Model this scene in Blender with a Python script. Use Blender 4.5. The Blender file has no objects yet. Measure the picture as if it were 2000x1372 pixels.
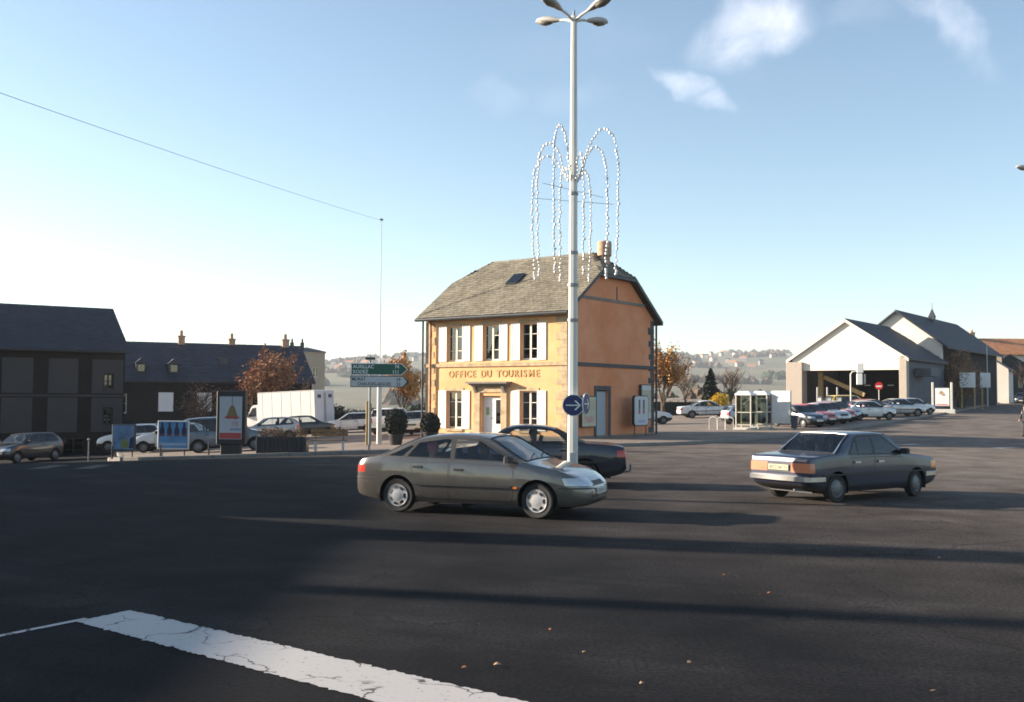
import bpy, bmesh, math, random
import numpy as np
from mathutils import Vector, Matrix

R = math.radians
scene = bpy.context.scene

# ------------------------------------------------------------------ camera
CAM_H = 2.07
FPX = 2000.0
cam_d = bpy.data.cameras.new('camera')
cam_d.sensor_width = 36.0
cam_d.lens = 36.0 * FPX / 2000.0
cam_d.clip_start = 0.1
cam_d.clip_end = 20000
cam = bpy.data.objects.new('camera', cam_d)
scene.collection.objects.link(cam)
PITCH = math.atan((778 - 686) / FPX)
ROLL = R(-0.35)
cam.matrix_world = (Matrix.Translation((0, 0, CAM_H)) @ Matrix.Rotation(R(90) + PITCH, 4, 'X')
                    @ Matrix.Rotation(-ROLL, 4, 'Z'))
scene.camera = cam

# ------------------------------------------------------------------ sun and sky
SUN_EL = R(16.0)
TO_SUN = Vector((-0.977 * math.cos(SUN_EL), 0.213 * math.cos(SUN_EL), math.sin(SUN_EL))).normalized()
sun_d = bpy.data.lights.new('sun', 'SUN')
sun_d.energy = 5.0
sun_d.angle = R(0.55)
sun_d.color = (1.0, 0.86, 0.68)
sun = bpy.data.objects.new('sun', sun_d)
scene.collection.objects.link(sun)
sun.rotation_euler = TO_SUN.to_track_quat('Z', 'Y').to_euler()
sun.location = (-40, 10, 40)

world = bpy.data.worlds.new('World')
scene.world = world
world.use_nodes = True
SKY_STRENGTH = 0.081


def build_world():
    nt = world.node_tree
    N, L = nt.nodes, nt.links
    N.clear()
    out = N.new('ShaderNodeOutputWorld')
    bg = N.new('ShaderNodeBackground')
    bg.inputs['Strength'].default_value = SKY_STRENGTH
    sky = N.new('ShaderNodeTexSky')
    sky.sky_type = 'NISHITA'
    sky.sun_disc = False
    sky.sun_elevation = SUN_EL
    # sun_rotation turns clockwise from +Y seen from above
    sky.sun_rotation = math.atan2(TO_SUN.x, TO_SUN.y)
    sky.altitude = 900
    sky.air_density = 1.0
    sky.dust_density = 0.9
    sky.ozone_density = 1.1
    tc = N.new('ShaderNodeTexCoord')
    # cloud field: soft wisps from layered noise, gathered round a few drifting puffs
    nz = N.new('ShaderNodeTexNoise')
    nz.inputs['Scale'].default_value = 16.0
    nz.inputs['Detail'].default_value = 6.0
    nz.inputs['Roughness'].default_value = 0.62
    nz.inputs['Distortion'].default_value = 0.5
    L.new(tc.outputs['Generated'], nz.inputs['Vector'])
    nv = N.new('ShaderNodeTexNoise')
    nv.inputs['Scale'].default_value = 14.0
    nv.inputs['Detail'].default_value = 4.0
    L.new(tc.outputs['Generated'], nv.inputs['Vector'])
    warp = N.new('ShaderNodeVectorMath'); warp.operation = 'SUBTRACT'
    L.new(nv.outputs['Color'], warp.inputs[0]); warp.inputs[1].default_value = (0.5, 0.5, 0.5)
    wsc = N.new('ShaderNodeVectorMath'); wsc.operation = 'SCALE'; wsc.inputs['Scale'].default_value = 0.075
    L.new(warp.outputs[0], wsc.inputs[0])
    wdir = N.new('ShaderNodeVectorMath'); wdir.operation = 'ADD'
    L.new(tc.outputs['Generated'], wdir.inputs[0]); L.new(wsc.outputs[0], wdir.inputs[1])
    # (direction right, direction up, half length, half width, tilt, strength)
    puffs = [(0.243, 0.368, 0.033, 0.019, 30, 0.95), (0.183, 0.311, 0.025, 0.009, -30, 0.85),
             (0.428, 0.374, 0.034, 0.0095, -34, 0.62), (0.345, 0.384, 0.02, 0.010, 20, 0.3),
             (0.055, 0.297, 0.030, 0.012, 5, 0.3), (-0.02, 0.295, 0.018, 0.009, 0, 0.28),
             (0.06, 0.350, 0.06, 0.014, 10, 0.2), (-0.9, 0.5, 0.12, 0.05, 10, 0.8),
             (0.9, 0.42, 0.10, 0.04, -20, 0.8), (1.5, 0.5, 0.2, 0.06, 10, 0.8),
             (-2.0, 0.6, 0.2, 0.06, -10, 0.8), (0.1, 0.8, 0.12, 0.06, 25, 0.8)]
    total = None
    for (a, b, hl, hw, tilt, s) in puffs:
        c = Vector((a, 1.0, b)).normalized()
        right = Vector((1, 0, 0))
        right = (right - c * right.dot(c)).normalized()
        up = c.cross(right) * -1.0
        if up.z < 0:
            up = -up
        ca, sa = math.cos(R(tilt)), math.sin(R(tilt))
        e1 = (right * ca + up * sa) / hl
        e2 = (up * ca - right * sa) / hw
        d1 = N.new('ShaderNodeVectorMath'); d1.operation = 'SUBTRACT'
        L.new(wdir.outputs[0], d1.inputs[0]); d1.inputs[1].default_value = c
        comps = []
        for e in (e1, e2):
            dd = N.new('ShaderNodeVectorMath'); dd.operation = 'DOT_PRODUCT'
            L.new(d1.outputs[0], dd.inputs[0]); dd.inputs[1].default_value = e
            sq = N.new('ShaderNodeMath'); sq.operation = 'MULTIPLY'
            L.new(dd.outputs['Value'], sq.inputs[0]); L.new(dd.outputs['Value'], sq.inputs[1])
            comps.append(sq)
        sm = N.new('ShaderNodeMath'); sm.operation = 'ADD'
        L.new(comps[0].outputs[0], sm.inputs[0]); L.new(comps[1].outputs[0], sm.inputs[1])
        mr = N.new('ShaderNodeMapRange'); mr.interpolation_type = 'SMOOTHSTEP'
        mr.inputs['From Min'].default_value = 4.6; mr.inputs['From Max'].default_value = 0.0
        mr.inputs['To Min'].default_value = 0.0; mr.inputs['To Max'].default_value = s
        L.new(sm.outputs[0], mr.inputs['Value'])
        if total is None:
            total = mr
        else:
            ad = N.new('ShaderNodeMath'); ad.operation = 'MAXIMUM'
            L.new(total.outputs[0], ad.inputs[0]); L.new(mr.outputs[0], ad.inputs[1])
            total = ad
    ns = N.new('ShaderNodeMapRange')
    ns.inputs['From Min'].default_value = 0.30; ns.inputs['From Max'].default_value = 0.72
    ns.inputs['To Min'].default_value = 0.12; ns.inputs['To Max'].default_value = 1.0
    L.new(nz.outputs['Fac'], ns.inputs['Value'])
    mul = N.new('ShaderNodeMath'); mul.operation = 'MULTIPLY'
    pw_ = N.new('ShaderNodeMath'); pw_.operation = 'POWER'; pw_.inputs[1].default_value = 1.7
    L.new(total.outputs[0], pw_.inputs[0])
    L.new(pw_.outputs[0], mul.inputs[0]); L.new(ns.outputs[0], mul.inputs[1])
    sc = N.new('ShaderNodeMath'); sc.operation = 'MULTIPLY'; sc.inputs[1].default_value = 0.40
    sc.use_clamp = True
    L.new(mul.outputs[0], sc.inputs[0])
    mix = N.new('ShaderNodeMix'); mix.data_type = 'RGBA'
    L.new(sc.outputs[0], mix.inputs[0])
    tint = N.new('ShaderNodeVectorMath'); tint.operation = 'MULTIPLY'; tint.inputs[1].default_value = (0.99, 1.02, 0.985)
    L.new(sky.outputs[0], tint.inputs[0]); L.new(tint.outputs[0], mix.inputs[6])
    mix.inputs[7].default_value = (CLOUD[0], CLOUD[1], CLOUD[2], 1)
    L.new(mix.outputs[2], bg.inputs['Color'])
    L.new(bg.outputs[0], out.inputs['Surface'])


CLOUD = (11.0, 10.2, 10.4)
build_world()

scene.view_settings.view_transform = 'Standard'
scene.view_settings.look = 'None'
scene.view_settings.exposure = 1.55
scene.view_settings.gamma = 1.0
scene.view_settings.use_curve_mapping = False
scene.render.engine = 'CYCLES'
scene.cycles.use_denoising = True
scene.cycles.max_bounces = 6
scene.cycles.transparent_max_bounces = 12
scene.cycles.volume_bounces = 0
scene.cycles.caustics_reflective = False
scene.cycles.caustics_refractive = False
scene.cycles.sample_clamp_indirect = 4.0
scene.cycles.filter_width = 1.7

# ------------------------------------------------------------------ helpers
COL = scene.collection


def tag(o, label=None, cat=None, group=None, kind=None):
    if label: o['label'] = label
    if cat: o['category'] = cat
    if group: o['group'] = group
    if kind: o['kind'] = kind
    return o


def empty(name, loc=(0, 0, 0), rz=0.0, label=None, cat=None, group=None):
    o = bpy.data.objects.new(name, None)
    o.empty_display_size = 0.3
    COL.objects.link(o)
    o.location = loc
    o.rotation_euler = (0, 0, rz)
    return tag(o, label, cat, group)


def obj(name, me, parent=None, loc=(0, 0, 0), rot=(0, 0, 0)):
    o = bpy.data.objects.new(name, me)
    COL.objects.link(o)
    o.parent = parent
    o.location = loc
    o.rotation_euler = rot
    return o


def copy_tree(o, parent=None):
    c = o.copy()
    COL.objects.link(c)
    c.parent = parent
    for ch in list(o.children):
        copy_tree(ch, c)
    return c


class MB:
    """collects geometry for ONE mesh object"""

    def __init__(self):
        self.v = []; self.f = []; self.m = []

    def add(self, verts, faces, m=0):
        b = len(self.v)
        self.v.extend([tuple(p) for p in verts])
        for f in faces:
            self.f.append(tuple(i + b for i in f)); self.m.append(m)
        return self

    def box(self, x0, x1, y0, y1, z0, z1, m=0, M=None):
        vs = [(x0, y0, z0), (x1, y0, z0), (x1, y1, z0), (x0, y1, z0),
              (x0, y0, z1), (x1, y0, z1), (x1, y1, z1), (x0, y1, z1)]
        if M is not None:
            vs = [tuple(M @ Vector(p)) for p in vs]
        return self.add(vs, [(0, 3, 2, 1), (4, 5, 6, 7), (0, 1, 5, 4), (1, 2, 6, 5), (2, 3, 7, 6), (3, 0, 4, 7)], m)

    def cbox(self, c, s, m=0, M=None):
        return self.box(c[0] - s[0] / 2, c[0] + s[0] / 2, c[1] - s[1] / 2, c[1] + s[1] / 2,
                        c[2] - s[2] / 2, c[2] + s[2] / 2, m, M)

    def bbox(self, x0, x1, y0, y1, z0, z1, b=0.01, m=0):
        """box with chamfered vertical and top edges"""
        p = [(x0 + b, y0), (x1 - b, y0), (x1, y0 + b), (x1, y1 - b), (x1 - b, y1), (x0 + b, y1), (x0, y1 - b), (x0, y0 + b)]
        q = [(x0 + 2 * b, y0 + b), (x1 - 2 * b, y0 + b), (x1 - b, y0 + 2 * b), (x1 - b, y1 - 2 * b), (x1 - 2 * b, y1 - b),
             (x0 + 2 * b, y1 - b), (x0 + b, y1 - 2 * b), (x0 + b, y0 + 2 * b)]
        vs = [(a, c, z0) for a, c in p] + [(a, c, z1 - b) for a, c in p] + [(a, c, z1) for a, c in q]
        fs = [tuple(range(7, -1, -1)), tuple(range(16, 24))]
        for k in range(8):
            n = (k + 1) % 8
            fs.append((k, n, 8 + n, 8 + k)); fs.append((8 + k, 8 + n, 16 + n, 16 + k))
        return self.add(vs, fs, m)

    def prism(self, poly, axis, a0, a1, m=0):
        """poly in the two other axes (order x,y,z without axis), extruded a0..a1"""
        def P(p, a):
            if axis == 'x': return (a, p[0], p[1])
            if axis == 'y': return (p[0], a, p[1])
            return (p[0], p[1], a)
        n = len(poly)
        vs = [P(p, a0) for p in poly] + [P(p, a1) for p in poly]
        fs = [tuple(range(n)), tuple(range(2 * n - 1, n - 1, -1))]
        for k in range(n):
            k2 = (k + 1) % n
            fs.append((k, n + k, n + k2, k2))
        return self.add(vs, fs, m)

    def tube(self, pts, r, sides=8, m=0, cap=True):
        pts = [Vector(p) for p in pts]
        n = len(pts)
        rs = r if isinstance(r, (list, tuple)) else [r] * n
        rings = []
        up = Vector((0, 0, 1))
        prev = None
        for i, p in enumerate(pts):
            t = (pts[min(i + 1, n - 1)] - pts[max(i - 1, 0)])
            if t.length < 1e-9: t = Vector((0, 0, 1))
            t.normalize()
            if prev is None:
                a = t.cross(up)
                if a.length < 1e-3: a = t.cross(Vector((1, 0, 0)))
                a.normalize()
            else:
                a = (prev - t * prev.dot(t))
                if a.length < 1e-6: a = t.orthogonal()
                a.normalize()
            prev = a
            b = t.cross(a)
            rings.append([p + (a * math.cos(2 * math.pi * k / sides) + b * math.sin(2 * math.pi * k / sides)) * rs[i]
                          for k in range(sides)])
        vs = [q for ring in rings for q in ring]
        fs = []
        for i in range(n - 1):
            for k in range(sides):
                k2 = (k + 1) % sides
                fs.append((i * sides + k, i * sides + k2, (i + 1) * sides + k2, (i + 1) * sides + k))
        if cap:
            fs.append(tuple(range(sides - 1, -1, -1)))
            fs.append(tuple((n - 1) * sides + k for k in range(sides)))
        return self.add(vs, fs, m)

    def lathe(self, prof, sides=24, axis='z', c=(0, 0, 0), m=0, M=None):
        """prof: list of (radius, along) closed by caps where radius==0"""
        vs, fs = [], []
        idx = []
        for (r, a) in prof:
            if r < 1e-6:
                idx.append([len(vs)] * sides); vs.append((0, 0, a))
            else:
                row = []
                for k in range(sides):
                    th = 2 * math.pi * k / sides
                    row.append(len(vs)); vs.append((r * math.cos(th), r * math.sin(th), a))
                idx.append(row)
        for i in range(len(prof) - 1):
            for k in range(sides):
                k2 = (k + 1) % sides
                f = []
                for q in (idx[i][k], idx[i][k2], idx[i + 1][k2], idx[i + 1][k]):
                    if q not in f: f.append(q)
                if len(f) > 2: fs.append(tuple(f))
        out = []
        for (x, y, z) in vs:
            if axis == 'y': p = (x, z, -y)
            elif axis == 'x': p = (z, y, -x)
            else: p = (x, y, z)
            p = Vector(p) + Vector(c)
            if M is not None: p = M @ p
            out.append(tuple(p))
        return self.add(out, fs, m)

    def ball(self, c, r, seg=8, rings=6, m=0, squash=(1, 1, 1)):
        prof = [(0, -r)] + [(r * math.sin(math.pi * i / rings), -r * math.cos(math.pi * i / rings)) for i in range(1, rings)] + [(0, r)]
        b = len(self.v)
        self.lathe(prof, seg, m=m)
        for i in range(b, len(self.v)):
            p = self.v[i]
            self.v[i] = (p[0] * squash[0] + c[0], p[1] * squash[1] + c[1], p[2] * squash[2] + c[2])
        return self

    def mesh(self, name, mats, smooth=False, sharp=35):
        me = bpy.data.meshes.new(name)
        me.from_pydata(self.v, [], self.f)
        for mt in (mats if isinstance(mats, (list, tuple)) else [mats]):
            me.materials.append(mt)
        if any(self.m):
            me.polygons.foreach_set('material_index', self.m)
        if smooth:
            me.polygons.foreach_set('use_smooth', [True] * len(me.polygons))
            me.set_sharp_from_angle(angle=R(sharp))
        me.update()
        return me

    def build(self, name, mats, parent=None, smooth=False, sharp=35, loc=(0, 0, 0), rot=(0, 0, 0)):
        return obj(name, self.mesh(name, mats, smooth, sharp), parent, loc, rot)


def text_mesh(s, size, mat, depth=0.0, align='LEFT', sx=1.0, spacing=1.0, bold=0.0):
    cu = bpy.data.curves.new('t', 'FONT')
    cu.body = s; cu.size = size; cu.align_x = align; cu.extrude = depth
    cu.space_character = spacing
    cu.offset = bold
    cu.resolution_u = 3
    o = bpy.data.objects.new('t', cu)
    COL.objects.link(o)
    me = bpy.data.meshes.new_from_object(o)
    bpy.data.objects.remove(o)
    bpy.data.curves.remove(cu)
    for v in me.vertices:
        v.co.x *= sx
    me.materials.clear()
    me.materials.append(mat)
    return me


# ------------------------------------------------------------------ materials
def mat(name, color, rough=0.7, metal=0.0, var=0.0, vscale=3.0, bump=0.0, bscale=40.0, spec=0.5, coat=0.0,
        island=0.0, color2=None, stretch=None, detail=4.0):
    m = bpy.data.materials.new(name)
    m.use_nodes = True
    nt = m.node_tree
    N, L = nt.nodes, nt.links
    b = N['Principled BSDF']
    b.inputs['Base Color'].default_value = (*color, 1)
    b.inputs['Roughness'].default_value = rough
    b.inputs['Metallic'].default_value = metal
    b.inputs['Specular IOR Level'].default_value = spec
    if coat:
        b.inputs['Coat Weight'].default_value = coat
        b.inputs['Coat Roughness'].default_value = 0.06
    tc = None
    if var or bump or color2:
        tc = N.new('ShaderNodeTexCoord')
        vec = tc.outputs['Object']
        if stretch:
            mp = N.new('ShaderNodeMapping'); mp.inputs['Scale'].default_value = stretch
            L.new(vec, mp.inputs['Vector']); vec = mp.outputs[0]
    src = None
    if var or color2:
        nz = N.new('ShaderNodeTexNoise'); nz.inputs['Scale'].default_value = vscale
        nz.inputs['Detail'].default_value = detail; nz.inputs['Roughness'].default_value = 0.65
        L.new(vec, nz.inputs['Vector'])
        mx = N.new('ShaderNodeMix'); mx.data_type = 'RGBA'
        mr = N.new('ShaderNodeMapRange'); mr.inputs['From Min'].default_value = 0.3; mr.inputs['From Max'].default_value = 0.7
        L.new(nz.outputs['Fac'], mr.inputs['Value'])
        L.new(mr.outputs[0], mx.inputs[0])
        c1 = color; c2 = color2 if color2 else color
        mx.inputs[6].default_value = (*[max(0, c * (1 - var)) for c in c1], 1)
        mx.inputs[7].default_value = (*[min(1, c * (1 + var)) for c in c2], 1)
        src = mx.outputs[2]
    if island:
        ge = N.new('ShaderNodeNewGeometry')
        mr2 = N.new('ShaderNodeMapRange'); mr2.inputs['To Min'].default_value = 1 - island; mr2.inputs['To Max'].default_value = 1 + island
        L.new(ge.outputs['Random Per Island'], mr2.inputs['Value'])
        hs = N.new('ShaderNodeVectorMath'); hs.operation = 'SCALE'
        if src: L.new(src, hs.inputs[0])
        else: hs.inputs[0].default_value = color
        L.new(mr2.outputs[0], hs.inputs['Scale'])
        src = hs.outputs[0]
    if src:
        L.new(src, b.inputs['Base Color'])
    if bump:
        n2 = N.new('ShaderNodeTexNoise'); n2.inputs['Scale'].default_value = bscale; n2.inputs['Detail'].default_value = 3
        L.new(vec, n2.inputs['Vector'])
        bp = N.new('ShaderNodeBump'); bp.inputs['Strength'].default_value = bump; bp.inputs['Distance'].default_value = 0.02
        L.new(n2.outputs['Fac'], bp.inputs['Height']); L.new(bp.outputs[0], b.inputs['Normal'])
    return m


def glass(name, tint=(0.55, 0.6, 0.62), refl=0.06):
    m = bpy.data.materials.new(name)
    m.use_nodes = True
    N, L = m.node_tree.nodes, m.node_tree.links
    N.clear()
    out = N.new('ShaderNodeOutputMaterial')
    tr = N.new('ShaderNodeBsdfTransparent'); tr.inputs['Color'].default_value = (*tint, 1)
    gl = N.new('ShaderNodeBsdfGlossy'); gl.inputs['Roughness'].default_value = 0.02
    fr = N.new('ShaderNodeFresnel'); fr.inputs['IOR'].default_value = 1.5
    mr = N.new('ShaderNodeMapRange'); mr.inputs['To Min'].default_value = refl; mr.inputs['To Max'].default_value = 1.0
    L.new(fr.outputs[0], mr.inputs['Value'])
    mx = N.new('ShaderNodeMixShader')
    L.new(mr.outputs[0], mx.inputs[0]); L.new(tr.outputs[0], mx.inputs[1]); L.new(gl.outputs[0], mx.inputs[2])
    L.new(mx.outputs[0], out.inputs['Surface'])
    return m


def paint(name, color, metal=0.35, rough=0.32, coat=0.8, dirt=0.15):
    m = mat(name, color, rough=rough, metal=metal, coat=coat, var=dirt, vscale=2.2)
    # winter road film: dusty speckle that thins out above the sills
    N, L = m.node_tree.nodes, m.node_tree.links
    b = N['Principled BSDF']
    tc = N.new('ShaderNodeTexCoord'); sp = N.new('ShaderNodeSeparateXYZ'); L.new(tc.outputs['Object'], sp.inputs[0])
    nz = N.new('ShaderNodeTexNoise'); nz.inputs['Scale'].default_value = 7; nz.inputs['Detail'].default_value = 6; nz.inputs['Roughness'].default_value = .7
    L.new(tc.outputs['Object'], nz.inputs['Vector'])
    mr = N.new('ShaderNodeMapRange'); mr.inputs['From Min'].default_value = .62; mr.inputs['From Max'].default_value = .2
    L.new(sp.outputs['Z'], mr.inputs['Value'])
    mr.inputs['To Max'].default_value = 0.75
    mu = N.new('ShaderNodeMath'); mu.operation = 'MULTIPLY'; L.new(mr.outputs[0], mu.inputs[0]); L.new(nz.outputs['Fac'], mu.inputs[1])
    mx = N.new('ShaderNodeMix'); mx.data_type = 'RGBA'
    src = b.inputs['Base Color'].links[0].from_socket
    L.new(mu.outputs[0], mx.inputs[0]); L.new(src, mx.inputs[6]); mx.inputs[7].default_value = (.070, .060, .050, 1)
    L.new(mx.outputs[2], b.inputs['Base Color'])
    rr = N.new('ShaderNodeMapRange'); rr.inputs['To Min'].default_value = rough; rr.inputs['To Max'].default_value = .8
    L.new(mu.outputs[0], rr.inputs['Value']); L.new(rr.outputs[0], b.inputs['Roughness'])
    cw = N.new('ShaderNodeMapRange'); cw.inputs['To Min'].default_value = coat; cw.inputs['To Max'].default_value = 0
    cw.inputs['From Max'].default_value = .6
    L.new(mu.outputs[0], cw.inputs['Value']); L.new(cw.outputs[0], b.inputs['Coat Weight'])
    return m


M = {}
M['plaster'] = mat('ochre plaster', (0.70, 0.375, 0.165), 0.9, var=0.10, vscale=0.6, bump=0.25, bscale=25, color2=(0.74, 0.44, 0.215), detail=9)
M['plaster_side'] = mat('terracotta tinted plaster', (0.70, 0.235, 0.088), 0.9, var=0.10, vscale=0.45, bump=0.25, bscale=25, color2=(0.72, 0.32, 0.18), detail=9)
M['stone_trim'] = mat('grey trim stone', (0.21, 0.19, 0.165), 0.9, var=0.22, vscale=4, bump=0.3, bscale=30)
M['quoin'] = mat('quoin stone', (0.45, 0.335, 0.205), 0.9, var=0.3, vscale=3, bump=0.3, bscale=30, island=0.1)
M['quoin_dark'] = mat('basalt quoin', (0.085, 0.085, 0.09), 0.9, var=0.25, vscale=4, bump=0.3, bscale=30)
M['slate_old'] = mat('lichened stone slate', (0.185, 0.157, 0.112), 0.9, var=0.22, vscale=1.2, island=0.18, color2=(0.215, 0.19, 0.145), detail=7)
M['slate'] = mat('grey slate', (0.021, 0.026, 0.042), 0.6, var=0.25, vscale=1.2, island=0.25)
M['slate_sheet'] = mat('far slate roof', (0.021, 0.027, 0.043), 0.6, var=0.25, vscale=0.7, bump=0.2, bscale=8)
M['white_wood'] = mat('white painted wood', (0.80, 0.79, 0.78), 0.55, var=0.04, vscale=2)
M['cream_wood'] = mat('cream painted joinery', (0.66, 0.62, 0.52), 0.55, var=0.05)
M['dark_metal'] = mat('dark zinc', (0.045, 0.05, 0.055), 0.5, metal=0.3, var=0.2)
M['rust_pipe'] = mat('red brown pipe paint', (0.25, 0.085, 0.03), 0.6, var=0.2)
M['ochre_letter'] = mat('ochre letter paint', (0.44, 0.24, 0.075), 0.7, var=0.3, vscale=6)
M['win_glass'] = glass('window glass', (0.30, 0.34, 0.38), 0.07)
M['room_dark'] = mat('dim room', (0.035, 0.035, 0.04), 0.9)
M['curtain'] = mat('pale curtain', (0.5, 0.5, 0.48), 0.9)
M['terracotta'] = mat('pinkish chimney brick', (0.46, 0.29, 0.20), 0.9, var=0.2, vscale=5)
M['galv'] = mat('painted steel post', (0.58, 0.58, 0.55), 0.45, var=0.06, vscale=1.5)
M['galv_dark'] = mat('grey steel', (0.22, 0.23, 0.24), 0.45, metal=0.4, var=0.1)
M['lamp_body'] = mat('lamp housing', (0.46, 0.43, 0.39), 0.45, var=0.08)
M['lamp_glass'] = mat('lamp bowl', (0.20, 0.19, 0.17), 0.25)
M['sign_blue'] = mat('sign blue', (0.010, 0.022, 0.12), 0.4, var=0.05)
M['sign_white'] = mat('sign white', (0.75, 0.75, 0.74), 0.45, var=0.04)
M['sign_green'] = mat('sign green', (0.0, 0.085, 0.055), 0.4, var=0.05)
M['sign_red'] = mat('sign red', (0.55, 0.02, 0.015), 0.4, var=0.05)
M['sign_black'] = mat('sign black', (0.015, 0.015, 0.018), 0.5)
M['hub_dull'] = mat('dull wheel trim', (0.15, 0.15, 0.16), 0.45, metal=0.3, var=0.1)
M['bulb'] = mat('frosted bulb', (0.82, 0.78, 0.75), 0.35)
M['dark_wood'] = mat('dark joinery', (0.02, 0.018, 0.016), 0.6)
M['wire'] = mat('dark cable', (0.10, 0.10, 0.10), 0.6)
M['asphalt_wall'] = mat('rubble stone', (0.13, 0.115, 0.10), 0.95, var=0.3, vscale=1.2, bump=0.4, bscale=10)
M['rubber'] = mat('rubber', (0.018, 0.018, 0.019), 0.8, var=0.3, vscale=8)
M['black_plastic'] = mat('black plastic', (0.02, 0.02, 0.022), 0.55)
M['interior'] = mat('grey upholstery', (0.055, 0.055, 0.065), 0.9)
M['chrome'] = mat('dull chrome', (0.62, 0.62, 0.62), 0.25, metal=0.9)
M['hubcap'] = mat('silver hubcap', (0.46, 0.45, 0.46), 0.35, metal=0.25, var=0.06)
M['tail_red'] = mat('tail lamp red', (0.50, 0.03, 0.015), 0.2, coat=0.5)
M['amber'] = mat('amber lamp', (0.75, 0.22, 0.03), 0.25, coat=0.5)
M['tail_orange'] = mat('faded tail lamp', (0.52, 0.17, 0.08), 0.3, coat=0.4)
M['head_glass'] = mat('headlamp glass', (0.50, 0.53, 0.56), 0.12, metal=0.3, coat=0.6)
M['plate_white'] = mat('plate white', (0.62, 0.62, 0.60), 0.5)
M['plate_yellow'] = mat('plate cream', (0.42, 0.38, 0.26), 0.5)
M['car_glass'] = glass('car glass', (0.74, 0.78, 0.79), 0.02)
M['wood'] = mat('weathered wood', (0.22, 0.13, 0.06), 0.8, var=0.3, vscale=3, stretch=(1, 1, 6))
M['wood_pale'] = mat('pale post wood', (0.45, 0.30, 0.13), 0.8, var=0.2, vscale=3)
M['concrete'] = mat('pale concrete', (0.55, 0.53, 0.49), 0.9, var=0.1, vscale=4, bump=0.2)
M['bark'] = mat('bark', (0.10, 0.075, 0.055), 0.95, var=0.3, vscale=6)
M['skin'] = mat('skin', (0.50, 0.29, 0.20), 0.6)
M['hair'] = mat('dark hair', (0.02, 0.015, 0.012), 0.7)


# ------------------------------------------------------------------ lie of the land
def sstep(a, b, x):
    t = min(1.0, max(0.0, (x - a) / (b - a)))
    return t * t * (3 - 2 * t)


def g(x, y):
    """ground height: falls away gently on the left, the street climbs on the right, hills far off"""
    z = sstep(26, 50, y) * 0.05 * max(-45.0, min(x, 0.0)) * (1 - sstep(200, 320, y))
    z += 0.02 * max(0.0, min(y, 170.0) - 50.0) * sstep(0, 30, x) * (1 - sstep(220, 350, y))
    if y > 150:
        t = sstep(420, 2600, y)
        z += -9.0 * sstep(150, 400, y) * (1 - t)
        z += t * (96 + 17 * math.sin(x / 360.0 + 0.6) + 8 * math.sin(x / 126.0 + 2.0) + 4 * math.sin(x / 60.0))
    return z


def axis_pts(lo, hi, step, far, grow=1.35):
    a = list(np.arange(lo, hi + 0.01, step))
    s = step; x = hi
    while x < far:
        s *= grow; x += s; a.append(x)
    s = step; x = lo; b = []
    while x > -far:
        s *= grow; x -= s; b.append(x)
    return sorted(b) + a


def sheet(name, fx, fy, mats, dz, kind='structure'):
    """grid sheet over coordinate lists following the land"""
    vs = [(x, y, g(x, y) + dz) for y in fy for x in fx]
    n = len(fx)
    fs = [(j * n + i, j * n + i + 1, (j + 1) * n + i + 1, (j + 1) * n + i) for j in range(len(fy) - 1) for i in range(n - 1)]
    mb = MB(); mb.add(vs, fs)
    o = mb.build(name, mats, smooth=True, sharp=80)
    o['kind'] = kind
    return o


def field_material():
    m = bpy.data.materials.new('winter fields')
    m.use_nodes = True
    N, L = m.node_tree.nodes, m.node_tree.links
    b = N['Principled BSDF']; b.inputs['Roughness'].default_value = 0.95
    tc = N.new('ShaderNodeTexCoord')
    vo = N.new('ShaderNodeTexVoronoi'); vo.inputs['Scale'].default_value = 0.012
    L.new(tc.outputs['Object'], vo.inputs['Vector'])
    cr = N.new('ShaderNodeValToRGB')
    e = cr.color_ramp.elements
    e[0].position = 0.0; e[0].color = (0.10, 0.11, 0.05, 1)
    e[1].position = 1.0; e[1].color = (0.24, 0.19, 0.12, 1)
    k = cr.color_ramp.elements.new(0.4); k.color = (0.20, 0.17, 0.09, 1)
    k = cr.color_ramp.elements.new(0.7); k.color = (0.13, 0.13, 0.07, 1)
    sep = N.new('ShaderNodeSeparateColor')
    L.new(vo.outputs['Color'], sep.inputs[0]); L.new(sep.outputs[0], cr.inputs[0])
    nz = N.new('ShaderNodeTexNoise'); nz.inputs['Scale'].default_value = 0.35; nz.inputs['Detail'].default_value = 6
    L.new(tc.outputs['Object'], nz.inputs['Vector'])
    mx = N.new('ShaderNodeMix'); mx.data_type = 'RGBA'; mx.blend_type = 'MULTIPLY'; mx.inputs[0].default_value = 0.6
    L.new(cr.outputs[0], mx.inputs[6]); L.new(nz.outputs['Color'], mx.inputs[7])
    L.new(mx.outputs[2], b.inputs['Base Color'])
    return m


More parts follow.
